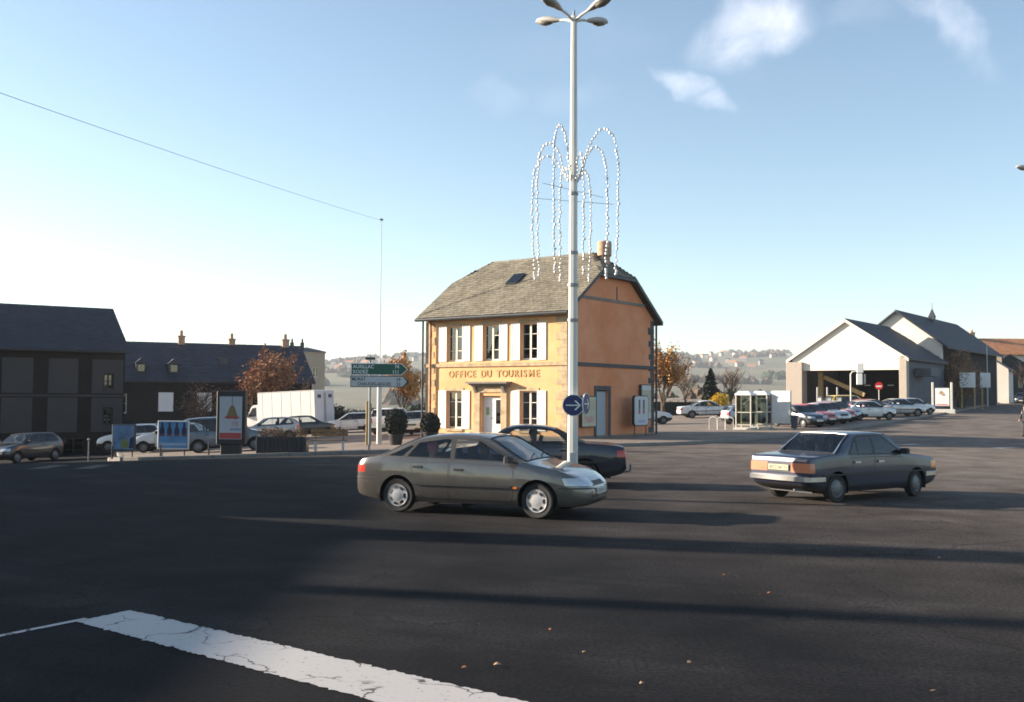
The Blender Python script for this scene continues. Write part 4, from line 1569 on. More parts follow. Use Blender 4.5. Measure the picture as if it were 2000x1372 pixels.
def saloon_extra(root, pm):
    saloon_bumpers(root, pm)
    T = pchip(SPEC_SALOON['top'])
    # bright rear screen surround
    W = pchip(SPEC_SALOON['wid']); tum = .27
    pts = []
    bl = pchip(SPEC_SALOON['belt'])
    def edge(x, k=.90):
        zt = T(x); zb = min(bl(x), zt - .045); hg = zt - zb
        we = .975 * W(x) - tum * max(0, hg - .045) - .012
        return we * k, zt + .0
    a0, z0 = edge(-1.31); a1, z1 = edge(-.76)
    loop = [(-1.31, a0, z0), (-1.03, (edge(-1.03)[0]), edge(-1.03)[1]), (-.76, a1, z1), (-.75, a1 * .5, z1 + .01), (-.75, 0, z1 + .014)]
    loop = loop + [(p[0], -p[1], p[2]) for p in reversed(loop[:-1])]
    MB().tube(loop, .014, 6).build('screen_surround', M['chrome'], root)
    MB().tube([(-2.2, -.45, .27), (-1.9, -.45, .27)], .025, 8).build('exhaust', M['galv_dark'], root)
    # parcel shelf clutter
    MB().bbox(-1.22, -.95, -.60, .60, .90, .935, .01).build('parcel_shelf', M['interior'], root)


SPEC_SALOON['extra'] = [saloon_extra]

# ---- larger rounded saloon: the navy car behind the lamp post
SPEC_SALOON2 = dict(
    L=4.60,
    top=[(-2.30, .60), (-2.285, .82), (-2.24, .945), (-2.10, .985), (-1.7, 1.01), (-1.38, 1.03), (-1.28, 1.04), (-.90, 1.24), (-.62, 1.37), (-.3, 1.43), (.05, 1.445), (.3, 1.43), (.5, 1.385),
         (.85, 1.17), (1.18, .985), (1.28, .95), (1.7, .89), (2.05, .79), (2.2, .70), (2.275, .60), (2.30, .45)],
    bot=[(-2.30, .40), (-2.2, .31), (-1.9, .24), (0, .20), (1.8, .21), (2.1, .24), (2.25, .28), (2.30, .34)],
    wid=[(-2.30, .74), (-2.27, .79), (-2.1, .83), (-1.2, .865), (0, .87), (1.2, .86), (1.8, .825), (2.1, .75), (2.24, .65), (2.30, .52)],
    belt=[(-2.30, .88), (-1.4, .985), (0, .955), (1.2, .91), (2.30, .62)],
    tumble=.33, screen=(1.20, .50), rear=(-.66, -1.33),
    trim=[[(-1.18, 1.0), (-.78, 1.24), (-.6, 1.325), (-.2, 1.355), (.32, 1.345), (.98, .995), (1.0, .97), (-1.1, .985)]],
    panes=[[(-.95, 1.005), (-.72, 1.215), (-.55, 1.30), (-.2, 1.335), (-.18, .998)], [(-.10, .996), (-.10, 1.337), (.30, 1.327), (.90, 1.0), (.90, .985)]],
    pane_door={0: 0, 1: 1},
    doors=[[(-1.0, .93), (-.16, .94), (-.16, .28), (-.74, .28), (-.9, .5)], [(-.145, .94), (.96, .91), (.98, .28), (-.145, .28)]],
    handles=[(-.85, .85), (.05, .84)],
    axles=[1.42, -1.32], r=.31, arch=.36, wheel='disc', steer=0,
    ends=[(20, -2.35, -2.08, .45, .90, .70, .86), (22, 1.95, 2.35, .36, .75, .58, .71), (12, 2.1, 2.35, 0, .34, .56, .70)],
    end_parts=[(20, 'tail_light', 'tail_red'), (22, 'headlight', 'head_glass'), (12, 'grille', 'black_plastic')],
    seat=[.1, -.72], mirror=(.9, 1.03), clad=.40,
    plates=[(-2.31, .62, -1, 'plate_yellow', '2690 PB 15'), (2.31, .45, 1, 'plate_white', '2690 PB 15')],
    strip=(.58, -1.6, 1.6, .03),
)


def tow_bar(root, pm):
    mb = MB()
    mb.tube([(-2.15, 0, .30), (-2.42, 0, .32), (-2.46, 0, .36), (-2.46, 0, .44)], .022, 8); mb.ball((-2.46, 0, .46), .032)
    mb.build('tow_bar', M['galv_dark'], root)


SPEC_SALOON2['extra'] = [tow_bar]

# ---- small two-box hatchback for the car parks
SPEC_SMALL = dict(
    L=3.75,
    top=[(-1.875, .55), (-1.86, .80), (-1.82, .95), (-1.72, 1.08), (-1.50, 1.28), (-1.30, 1.375), (-1.0, 1.41), (-.3, 1.425), (.05, 1.40), (.20, 1.365), (.5, 1.17), (.80, .985), (.90, .95),
         (1.3, .89), (1.62, .80), (1.78, .70), (1.85, .60), (1.875, .45)],
    bot=[(-1.875, .40), (-1.8, .30), (-1.5, .22), (0, .19), (1.5, .21), (1.75, .26), (1.875, .36)],
    wid=[(-1.875, .66), (-1.84, .73), (-1.6, .785), (-.8, .80), (.6, .80), (1.2, .785), (1.6, .73), (1.8, .64), (1.875, .52)],
    belt=[(-1.875, .85), (-1.4, .93), (0, .92), (.9, .88), (1.875, .6)],
    tumble=.30, screen=(.82, .20), rear=(-1.32, -1.78),
    trim=[[(-1.52, 1.0), (-1.30, 1.29), (-1.0, 1.325), (.02, 1.325), (.60, .97), (.62, .945), (-1.45, .955)]],
    panes=[[(-1.44, 1.0), (-1.27, 1.26), (-1.0, 1.305), (-.62, 1.305), (-.62, .968), (-1.40, .972)], [(-.54, .966), (-.54, 1.306), (0, 1.306), (.54, .972)]],
    pane_door={1: 0},
    doors=[[(-.58, .90), (.60, .88), (.62, .26), (-.58, .26)]], handles=[(-.46, .80)],
    axles=[1.18, -1.24], r=.275, arch=.325, wheel='disc', tw=.16,
    ends=[(20, -1.95, -1.72, .48, .8, .66, .90), (22, 1.55, 1.95, .34, .72, .60, .72), (12, 1.7, 1.95, 0, .33, .60, .70)],
    end_parts=[(20, 'tail_light', 'tail_red'), (22, 'headlight', 'head_glass'), (12, 'grille', 'black_plastic')],
    seat=[-.1, -.9], mirror=(.52, 1.0), clad=.46,
    plates=[(-1.885, .52, -1, 'plate_yellow', '1'), (1.885, .45, 1, 'plate_white', '1')],
)

# ---- tall boxy estate / people carrier
SPEC_ESTATE = dict(
    L=4.25,
    top=[(-2.125, .60), (-2.115, .95), (-2.08, 1.15), (-1.98, 1.42), (-1.85, 1.58), (-1.7, 1.63), (-1.0, 1.665), (0, 1.66), (.30, 1.62), (.42, 1.58), (.8, 1.27), (1.10, 1.05), (1.2, 1.01),
         (1.6, .92), (1.9, .80), (2.05, .70), (2.125, .50)],
    bot=[(-2.125, .44), (-2.0, .30), (-1.6, .23), (0, .2), (1.7, .23), (2.0, .29), (2.125, .38)],
    wid=[(-2.125, .74), (-2.08, .80), (-1.8, .83), (-.8, .85), (.8, .85), (1.4, .83), (1.8, .78), (2.03, .69), (2.125, .56)],
    belt=[(-2.125, .95), (-1.5, 1.0), (0, .98), (1.1, .94), (2.125, .62)],
    tumble=.22, screen=(1.12, .42), rear=(-1.86, -2.07),
    trim=[[(-1.85, 1.02), (-1.75, 1.50), (-1.5, 1.555), (.20, 1.555), (.85, 1.03), (.88, 1.0), (-1.8, 1.0)]],
    panes=[[(-1.80, 1.025), (-1.70, 1.50), (-1.02, 1.535), (-1.02, 1.02)], [(-.95, 1.02), (-.95, 1.537), (-.22, 1.537), (-.22, 1.016)], [(-.14, 1.015), (-.14, 1.537), (.16, 1.535), (.78, 1.035)]],
    pane_door={1: 0, 2: 1},
    doors=[[(-1.0, .96), (-.19, .96), (-.19, .28), (-.75, .28), (-.92, .5)], [(-.175, .96), (.82, .94), (.84, .28), (-.175, .28)]], handles=[(-.85, .86), (.02, .86)],
    axles=[1.32, -1.25], r=.30, arch=.35, wheel='disc', tw=.17,
    ends=[(20, -2.2, -1.98, .58, .9, .75, 1.05), (22, 1.8, 2.2, .38, .76, .62, .75), (12, 1.95, 2.2, 0, .36, .60, .72)],
    end_parts=[(20, 'tail_light', 'tail_red'), (22, 'headlight', 'head_glass'), (12, 'grille', 'black_plastic')],
    seat=[.0, -.8], mirror=(.8, 1.08), clad=.44,
    plates=[(-2.135, .60, -1, 'plate_yellow', '1'), (2.135, .46, 1, 'plate_white', '1')],
)


# ------------------------------------------------------------------ lamp posts
def lamp_head(parent, base, direction, tilt=12, s=1.0, name='lantern'):
    d = Vector((direction.x, direction.y, 0)).normalized()
    rz = math.atan2(d.y, d.x)
    Mx = Matrix.Translation(base) @ Matrix.Rotation(rz, 4, 'Z') @ Matrix.Rotation(R(-tilt), 4, 'Y')
    # housing: lofted sections along x
    secs = [(0, .035, .03, .03), (.08, .055, .05, .045), (.16, .085, .075, .05), (.34, .125, .105, .05), (.52, .135, .11, .05), (.66, .105, .085, .045), (.74, .04, .03, .03)]
    mb = MB(); n = 14; rows = []
    vs = []
    for (x, w, hu, hd) in secs:
        for k in range(n):
            a = 2 * math.pi * k / n
            y = w * math.cos(a); z = (hu if math.sin(a) > 0 else hd) * math.sin(a)
            vs.append(tuple(Mx @ (Vector((x, y, z)) * s)))
    fs = []
    for i in range(len(secs) - 1):
        for k in range(n):
            fs.append((i * n + k, i * n + (k + 1) % n, (i + 1) * n + (k + 1) % n, (i + 1) * n + k))
    fs.append(tuple(range(n - 1, -1, -1))); fs.append(tuple((len(secs) - 1) * n + k for k in range(n)))
    mb.add(vs, fs)
    h = mb.build(name, M['lamp_body'], parent, smooth=True)
    bl = MB(); vs = []
    secs2 = [(.24, .03, .02), (.30, .09, .055), (.45, .115, .085), (.6, .085, .06), (.68, .03, .02)]
    for (x, w, hd) in secs2:
        for k in range(n):
            a = 2 * math.pi * k / n
            vs.append(tuple(Mx @ (Vector((x, w * math.cos(a), -.03 + hd * .9 * math.sin(a))) * s)))
    fs = [(i * n + k, i * n + (k + 1) % n, (i + 1) * n + (k + 1) % n, (i + 1) * n + k) for i in range(4) for k in range(n)]
    fs.append(tuple(range(n - 1, -1, -1))); fs.append(tuple(4 * n + k for k in range(n)))
    bl.add(vs, fs); bl.build('bowl', M['lamp_glass'], h, smooth=True)
    return h


LP = Vector((1.275, 21.4, 0))


def lamp_post():
    root = empty('lamp_post', LP, 0, 'tall pale lamp post with four lanterns standing between the two crossing cars', 'lamp post')
    H = 10.18
    MB().tube([(0, 0, 0), (0, 0, .02), (0, 0, 3.0), (0, 0, 6.2), (0, 0, H)], [.115, .115, .098, .085, .062], 8).build('pole', M['galv'], root)
    mb = MB(); mb.box(-.2, .2, -.2, .2, 0.005, .03)
    for sx in (-1, 1):
        for sy in (-1, 1): mb.tube([(sx * .16, sy * .16, .03), (sx * .16, sy * .16, .07)], .018, 6)
    mb.build('base_plate', M['galv_dark'], root)
    MB().tube([(0, 0, H), (0, 0, H + .12)], [.03, .02], 8).build('finial', M['galv_dark'], root)
    for z in (3.68, 4.42, 6.35, 5.1):
        MB().tube([(0, 0, z), (0, 0, z + .06)], .118 if z < 5 else .105, 10).build('clamp', M['galv_dark'], root)
    MB().bbox(-.06, .06, -.128, -.118, .5, .95, .01).build('access_door', M['galv'], root)
    for k, a in enumerate((-46, -133, 137, 44)):
        d = Vector((math.cos(R(a)), math.sin(R(a)), 0))
        p0 = Vector((0, 0, H - .1)) + d * .04; p1 = Vector((0, 0, H + .02)) + d * .42
        MB().tube([p0, (p0 + p1) / 2 + Vector((0, 0, .02)), p1], [.034, .03, .028], 8).build('arm', M['galv'], root)
        lamp_head(root, p1 - d * .03, d, 10, .92)
    return root


lamp_post()


def round_arrow_sign(loc, facing, label, zc):
    r = empty('direction_sign', loc, facing + R(90), label, 'road sign')
    # local: faces -y
    rad = .225
    MB().lathe([(0, -.012), (rad, -.012), (rad, .012), (0, .012)], 36, 'y', c=(0, 0, zc)).build('rim_disc', M['sign_white'], r, smooth=True)
    MB().lathe([(0, -.016), (rad * .945, -.016), (rad * .945, -.013), (0, -.013)], 36, 'y', c=(0, 0, zc)).build('face', M['sign_blue'], r, smooth=True)
    mb = MB()
    y0, y1 = -.0215, -.0185
    t = .024
    mb.box(-.155, .10, y0, y1, zc - t / 2, zc + t / 2)
    for s in (1, -1):
        mb.prism([(.155, zc), (.155 - .105, zc + s * .105), (.155 - .105 - .03, zc + s * .09), (.115, zc)], 'y', y0 - .0003 * (s + 1), y1 - .0003 * (s + 1))
    mb.build('arrow', M['sign_white'], r)
    mb = MB(); mb.box(-.04, .04, .0125, .07, zc - .02, zc + .02); mb.build('bracket', M['galv_dark'], r)
    return r


# one faces the camera side, the other the street on the right
round_arrow_sign(LP + Vector((.0, -.19, 0)), R(-92), 'round blue sign with white right arrow clamped on the lamp post, face on', 1.93)
round_arrow_sign(LP + Vector((.27, -.05, 0)), R(-22), 'round blue arrow sign on the lamp post turned towards the right hand street', 1.96)


def christmas_fountain():
    root = empty('light_garland_fountain', LP + Vector((0, 0, 4.6)), 0, 'fountain of arching bulb garlands mounted on the tall lamp post', 'decoration')
    z0 = 6.62 - 4.6
    base = [17, 62, 107, 152, 197, 242, 287, 332]
    apex = {17: 7.42, 62: 7.0, 107: 7.05, 152: 7.25, 197: 7.42, 242: 7.70, 287: 7.15, 332: 7.68}
    rad = {17: .78, 62: .92, 107: .85, 152: .97, 197: .80, 242: .95, 287: .62, 332: 1.02}
    rng = random.Random(8)
    for a in base:
        d = Vector((math.cos(R(a)), math.sin(R(a)), 0))
        rr = rad[a]; za = apex[a] - 4.6
        ctrl = [(.09, z0), (.22, z0 + (za - z0) * .35), (.36 * rr / .9, z0 + (za - z0) * .78), (.58 * rr / .9, za), (.80 * rr / .9, za - .18), (rr * .98, za - .62), (rr, za - 1.2), (rr * .98, .9), (rr * .94, .2)]
        f = pchip([(i, c[0]) for i, c in enumerate(ctrl)]); h = pchip([(i, c[1]) for i, c in enumerate(ctrl)])
        pts = [d * f(t) + Vector((0, 0, h(t))) for t in np.linspace(0, 8, 60)]
        st = MB().tube(pts, .006, 5).build('strand', M['wire'], root)
        mb = MB()
        # bulbs every 7 cm
        acc = 0
        k = 0
        for p, q in zip(pts[:-1], pts[1:]):
            seg_ = (q - p).length; t = 0.085 - acc
            while t < seg_:
                c = p.lerp(q, t / seg_)
                w = .019 + rng.random() * .013
                off = Vector((rng.uniform(-.02, .02), rng.uniform(-.02, .02), rng.uniform(-.012, .012)))
                mb.ball(c + off, w, 6, 4, squash=(1, 1, 1.2)); t += .085 + rng.uniform(-.022, .022); k += 1
            acc = (acc + seg_) % .085
        mb.build('bulbs', M['bulb'], st, smooth=True)['kind'] = 'stuff'
        # weighted icicle end
        mb = MB(); e = pts[-1]
        for q in range(3): mb.ball(e + Vector((rng.uniform(-.02, .02), rng.uniform(-.02, .02), -.05 - q * .06)), .032, 6, 4)
        mb.build('end_cluster', M['bulb'], st, smooth=True)
    for z, rr, ph in ((1.85, .72, 25), (1.62, .85, -15)):
        mb = MB()
        d = Vector((math.cos(R(ph)), math.sin(R(ph)), -.12))
        mb.tube([d * -rr + Vector((0, 0, z)), d * rr + Vector((0, 0, z))], .005, 5)
        mb.build('spreader', M['wire'], root)
    return root


christmas_fountain()


def simple_lamp(x, y, h, d, label, arm=.8, s=1.0):
    root = empty('street_lamp', (x, y, g(x, y) + .1), 0, label, 'street lamp')
    MB().tube([(0, 0, -.1), (0, 0, 1.2), (0, 0, h)], [.09, .08, .05], 10).build('pole', M['galv'], root)
    dd = Vector((*d, 0)).normalized()
    MB().tube([(0, 0, h - .02), dd * arm * .5 + Vector((0, 0, h + .1)), dd * arm + Vector((0, 0, h + .14))], .03, 8).build('arm', M['galv'], root)
    lamp_head(root, dd * (arm - .05) + Vector((0, 0, h + .14)), dd, 6, s)
    return root


simple_lamp(21.45, 40.5, 11.05, (-1, -.15), 'street lamp at the right of the junction with one pale lantern')
simple_lamp(56.4, 121.5, 7.4, (.8, -.6), 'slender white street lamp beside the brown hedge up the street', .6, .8)

# ------------------------------------------------------------------ flag pole and overhead wire
def tall_mast():
    x, y = -6.45, 50.0
    r = empty('mast', (x, y, g(x, y) + .12), 0, 'thin tall white mast with a thicker lower tube beside the wooden post', 'mast')
    MB().tube([(0, 0, -.1), (0, 0, 3.2), (0, 0, 3.25)], [.125, .12, .05], 12).build('lower_tube', M['galv'], r)
    MB().tube([(0, 0, 3.2), (0, 0, 7), (0, 0, 11.0)], [.03, .02, .014], 8).build('upper_tube', M['galv'], r)
    MB().cbox((0, 0, 11.0), (.14, .14, .08)).build('cap', M['galv_dark'], r)
    w = MB(); A = Vector((x, y, g(x, y) + 11.08)); B = Vector((-13.2, -8.0, 5.9))
    w.tube([A.lerp(B, t) + Vector((0, 0, -.28 * 4 * t * (1 - t))) for t in np.linspace(0, 1, 30)], .006, 5)
    o = w.build('overhead_wire', M['wire']); tag(o, 'thin black overhead wire running from the mast across the sky', 'wire')
    q = empty('wire_pole', (-13.2, -8.0, 0), 0, 'wooden pole out by the roadside carrying the overhead wire', 'pole')
    MB().tube([(0, 0, 0), (0, 0, 6.2)], [.14, .09], 10).build('pole', M['wood'], q)
    MB().box(-.3, .3, -.04, .04, 5.8, 5.9).build('cross_arm', M['wood'], q)
    x2, y2 = -6.85, 49.2
    p = empty('wooden_post', (x2, y2, g(x2, y2) + .12), 0, 'short thick yellowish wooden post beside the white mast', 'post')
    mb = MB(); mb.bbox(-.13, .02, -.1, .1, -.1, 2.1, .02); mb.build('post', M['wood_pale'], p)
    mb = MB(); mb.bbox(.024, .12, -.09, .09, -.1, 2.0, .02); mb.build('side_post', M['wood'], p)


tall_mast()


# ------------------------------------------------------------------ signposts and boards
def signpost():
    x, y = -5.87, 42.4
    z = g(x, y) + .13
    r = empty('direction_signpost', (x, y, z), R(4), 'signpost with a green and a white arrow panel pointing right', 'signpost')
    MB().tube([(0, 0, -.1), (0, 0, 3.75)], .045, 10).build('post', M['galv_dark'], r)
    mb = MB(); mb.box(-.2, .2, -.02, .02, 3.72, 3.82); mb.build('top_plate', M['dark_metal'], r)
    MB().tube([(0, 0, 3.75), (0, 0, 3.98)], .012, 6).build('spike', M['dark_metal'], r)
    def panel(z0, z1, x0, x1, tip, back, face, rows, ink, s):
        zc = (z0 + z1) / 2
        poly = [(x0, z0), (x1, z0), (tip, zc), (x1, z1), (x0, z1)]
        p = MB().prism(poly, 'y', -.075, -.05).build('arrow_panel', back, r)
        i = .03
        poly = [(x0 + i, z0 + i), (x1 - i * .3, z0 + i), (tip - i * (3.2 if back is M['sign_black'] else 1.4), zc), (x1 - i * .3, z1 - i), (x0 + i, z1 - i)]
        MB().prism(poly, 'y', -.0785, -.0755).build('panel_face', face, p)
        for (t, num, zz, xx) in rows:
            for (tx, al, px) in ((t, 'LEFT', xx), (num, 'RIGHT', x1 - .10)):
                me = text_mesh(tx, s, ink, depth=.001, align=al, sx=.92, bold=.003)
                obj('lettering', me, p, (px, -.0805, zz), (R(90), 0, 0))
    panel(3.08, 3.57, -.78, 1.30, 1.56, M['sign_white'], M['sign_green'], [('AURILLAC', '74', 3.36, -.70), ('RODEZ', '111', 3.15, -.70)], M['sign_white'], .205)
    panel(2.58, 3.05, -.80, 1.36, 1.62, M['sign_black'], mat('grey white sign face', (.50, .51, .52), .5, var=.05), [('MURAT', '24', 2.85, -.74), ('CHAUDES-AIGUES', '32', 2.65, -.52)], M['sign_black'], .185)


signpost()


def totem_poster():
    x, y = -11.45, 42.0
    z = g(x, y) + .13
    r = empty('advertising_totem', (x, y, z), R(-4), 'dark advertising totem with a white poster of a Christmas bell', 'advertising board')
    mb = MB(); mb.bbox(-.60, .60, -.14, .14, .42, 2.60, .03); mb.build('case', M['sign_black'], r)
    mb = MB(); mb.bbox(-.42, .42, -.11, .11, -.05, .42, .02); mb.build('foot', M['sign_black'], r)
    pb = mat('pale poster', (.42, .43, .46), .5, var=.04)
    MB().box(-.47, .47, -.1455, -.1405, .62, 2.36).build('poster', pb, r)
    gold = mat('bell gold print', (.30, .20, .06), .6, color2=(.12, .11, .04), var=.3, vscale=9)
    redp = mat('poster red', (.36, .06, .06), .6)
    mb = MB(); cz = 1.52
    poly = [(-.30, cz), (-.22, cz + .06), (-.14, cz + .30), (-.08, cz + .44), (0, cz + .50), (.08, cz + .44), (.14, cz + .30), (.22, cz + .06), (.30, cz)]
    mb.prism([(p[0] + .06, p[1]) for p in poly], 'y', -.1485, -.146); mb.build('bell_print', gold, r)
    mb = MB(); mb.prism([(-.28, 1.50), (-.1, 1.44), (.06, 1.46), (.22, 1.43), (.40, 1.50), (.25, 1.56), (.06, 1.54), (-.12, 1.57)], 'y', -.1500, -.1488); mb.build('ribbon_print', redp, r)
    MB().box(.05, .07, -.1485, -.146, 2.02, 2.36).build('cord_print', M['sign_black'], r)
    obj('lettering', text_mesh('170', .26, redp, depth=.001, sx=.75), r, (.02, -.1470, 1.15), (R(90), 0, 0))
    MB().box(-.45, .45, -.1485, -.146, .64, .88).build('red_band', redp, r)
    MB().box(-.02, .44, -.1485, -.146, .98, 1.06).build('blue_line', mat('poster blue grey', (.18, .24, .36), .6), r)


totem_poster()


def small_board(x, y, w, z0, z1, label, kind):
    z = g(x, y) + .13
    r = empty('advertising_board', (x, y, z), R(-3), label, 'advertising board')
    MB().bbox(-w / 2, w / 2, -.05, .05, z0, z1, .02).build('case', M['galv'] if kind == 'bottles' else M['dark_metal'], r)
    for s in (-1, 1):
        MB().tube([(s * w * .36, 0, -.05), (s * w * .36, 0, z0 + .02)], .03, 8).build('leg', M['dark_metal'], r)
    h = z1 - z0
    if kind == 'bottles':
        blue = mat('blue poster', (.055, .17, .36), .5, var=.1, color2=(.08, .24, .44), vscale=2)
        MB().box(-w / 2 + .05, w / 2 - .05, -.0565, -.0515, z0 + .05, z1 - .05).build('poster', blue, r)
        dk = mat('bottle ink', (.015, .02, .055), .5); lb = mat('pale blue ink', (.24, .36, .50), .6)
        rd = mat('dark red ink', (.16, .03, .05), .5)
        zb = z0 + h * .46
        for k in range(4):
            cx = -w / 2 + w * (.15 + .235 * k)
            k_ = w * .078
            poly = [(-k_, 0), (k_, 0), (k_, .24), (k_ * .85, .31), (k_ * .45, .38), (k_ * .45, .55), (-k_ * .45, .55), (-k_ * .45, .38), (-k_ * .85, .31), (-k_, .24)]
            bt = MB().prism([(cx + p[0], zb + p[1] * h / 1.15) for p in poly], 'y', -.0595, -.057).build('bottle_print', dk, r)
            MB().box(cx - k_, cx + k_, -.0612, -.0598, zb + .02, zb + .09).build('bottle_label', rd, bt)
        MB().box(-w / 2 + .1, w / 2 - .1, -.0595, -.057, z0 + h * .13, z0 + h * .22).build('caption_band', lb, r)
    else:
        pm_ = mat('dark blue poster', (.05, .10, .19), .5, color2=(.12, .22, .36), var=.3, vscale=1.6)
        MB().box(-w / 2 + .05, w / 2 - .05, -.0565, -.0515, z0 + .05, z1 - .05).build('poster', pm_, r)
        gr = mat('olive ink', (.13, .17, .045), .6, var=.3, vscale=8); dk = mat('navy ink', (.01, .015, .04), .6)
        poly = [(-.08, .05), (.20, .05), (.22, .30), (.12, .46), (-.02, .44), (-.1, .28)]
        MB().prism([(p[0], z0 + .06 + p[1]) for p in poly], 'y', -.0595, -.057).build('figure_print', gr, r)
        MB().prism([(.24, z0 + .1), (w / 2 - .06, z0 + .1), (w / 2 - .06, z0 + .62), (.30, z0 + .55)], 'y', -.0595, -.057).build('dark_print', dk, r)
    return r


small_board(-14.25, 43.3, 1.34, .28, 1.48, 'blue advertising board with four dark bottles between parked white cars', 'bottles')
small_board(-17.05, 45.2, 1.06, .30, 1.45, 'small dark blue advertising board in front of the leftmost white car', 'dark')


def bench():
    x, y = -7.55, 42.6
    r = empty('bench', (x, y, g(x, y) + .13), R(8), 'slatted wooden bench on white concrete legs beside the planter', 'bench')
    for k in range(4):
        MB().bbox(-.75, .75, -.22 + k * .115, -.125 + k * .115, .42, .46, .006).build('slat', M['wood'], r)
    for k in range(2):
        MB().bbox(-.75, .75, .27, .305, .60 + k * .16, .73 + k * .16, .006).build('slat', M['wood'], r)
    for s in (-.56, .56):
        mb = MB()
        poly = [(-.26, 0), (-.17, 0), (-.10, .26), (.12, .26), (.20, 0), (.30, 0), (.255, .415), (-.24, .415)]
        mb.prism([(p[0], p[1]) for p in poly], 'x', s - .045, s + .045); mb.build('leg', M['concrete'], r)
        MB().prism([(.20, .42), (.255, .42), (.30, .92), (.31, .92), (.27, .92)], 'x', s - .03, s + .03).build('back_support', M['wood'], r)


bench()


def scatter_leaves(mb, c, rx, ry, rz, n, size, rng, m=0, shell=.55):
    for _ in range(n):
        while True:
            p = Vector((rng.uniform(-1, 1), rng.uniform(-1, 1), rng.uniform(-1, 1)))
            if shell < p.length < 1: break
        p = Vector((c[0] + p.x * rx, c[1] + p.y * ry, c[2] + p.z * rz))
        u = Vector((rng.gauss(0, 1), rng.gauss(0, 1), rng.gauss(0, 1))).normalized(); v = u.orthogonal().normalized()
        s = size * rng.uniform(.6, 1.3)
        mb.add([p - u * s, p + v * s * .5, p + u * s, p - v * s * .5], [(0, 1, 2, 3)], m)


def leafmat(name, c, c2=None):
    m = mat(name, c, .8, var=.25, vscale=2.5, island=.45, color2=c2)
    return m


M['leaf_rust'] = leafmat('rust leaf', (.22, .088, .035), (.27, .12, .05))
M['leaf_orange'] = leafmat('orange leaf', (.42, .18, .035), (.46, .24, .07))
M['leaf_brown'] = leafmat('brown leaf', (.17, .085, .045), (.22, .12, .06))
M['leaf_dark'] = leafmat('dark evergreen leaf', (.009, .014, .009))
M['leaf_yellow'] = leafmat('golden leaf', (.60, .38, .02), (.66, .44, .03))
M['twig'] = mat('twig', (.11, .075, .055), .9, var=.3)


def planter():
    x, y = -9.35, 42.0
    r = empty('planter', (x, y, g(x, y) + .13), R(3), 'long dark planter trough full of rust brown winter plants', 'planter')
    mb = MB()
    n = 11
    for k in range(n):
        a = -1.0 + 2.0 * k / n
        MB().bbox(a + .006, a + 2.0 / n - .006, -.45, -.41, 0, .66, .008).build('plank', M['sign_black'], r)
    mb.box(-1.0, 1.0, -.40, .40, 0, .60)
    mb.build('trough', M['sign_black'], r)
    rng = random.Random(5)
    st = MB()
    for k in range(90):
        a = Vector((rng.uniform(-.95, .95), rng.uniform(-.35, .35), .6)); b_ = a + Vector((rng.uniform(-.2, .2), rng.uniform(-.15, .1), rng.uniform(.2, .5)))
        st.tube([a, (a + b_) / 2 + Vector((0, 0, .04)), b_], .006, 4)
    for k in range(10):
        scatter_leaves(st, (rng.uniform(-.9, .9), rng.uniform(-.35, .25), .82 + rng.uniform(-.06, .1)), .24, .2, .2, 90, .035, rng, rng.choice((1, 1, 2)), 0)
    st.build('plants', [M['twig'], M['leaf_brown'], M['leaf_orange']], r)


planter()


def topiary(x, y, label, rad=.52, h=1.05):
    r = empty('topiary_shrub', (x, y, g(x, y) + .13), 0, label, 'shrub', 'clipped shrubs by the office')
    mb = MB(); mb.lathe([(0, 0), (.26, 0), (.34, .42), (.38, .45), (.38, .5), (.30, .5), (.28, .44), (0, .44)], 16); mb.build('pot', M['sign_black'], r, smooth=True)
    rng = random.Random(int(x * 10))
    f = MB(); f.ball((0, 0, h), rad * .86, 14, 10, squash=(1, 1, 1.15)); scatter_leaves(f, (0, 0, h), rad * 1.06, rad * 1.06, rad * 1.25, 1700, .06, rng, 0, .78)
    f.build('foliage', M['leaf_dark'], r)


topiary(-5.35, 47.6, 'clipped round dark shrub in a pot standing clear of the office corner')
topiary(-3.85, 48.6, 'clipped round dark shrub in a pot against the office front wall', .46, .85)

for k in range(5):
    x, y = -16.2 + 1.95 * k, 41.7 + .03 * k
    o = MB().tube([(0, 0, -.05), (0, 0, .48), (0, 0, .52)], [.035, .035, .02], 8).build('bollard', M['sign_black'], loc=(x, y, g(x, y) + .13))
    tag(o, 'short thin black bollard along the kerb of the left car park', 'bollard', 'thin bollards along the kerb')
x, y = -19.3, 46.9
o = MB(); o.tube([(0, 0, 0), (0, 0, .95)], .03, 8); o.ball((0, 0, .98), .07)
o = o.build('ball_topped_post', M['galv_dark'], loc=(x, y, g(x, y)))
tag(o, 'slim post with a pale ball top by the side street corner', 'post')


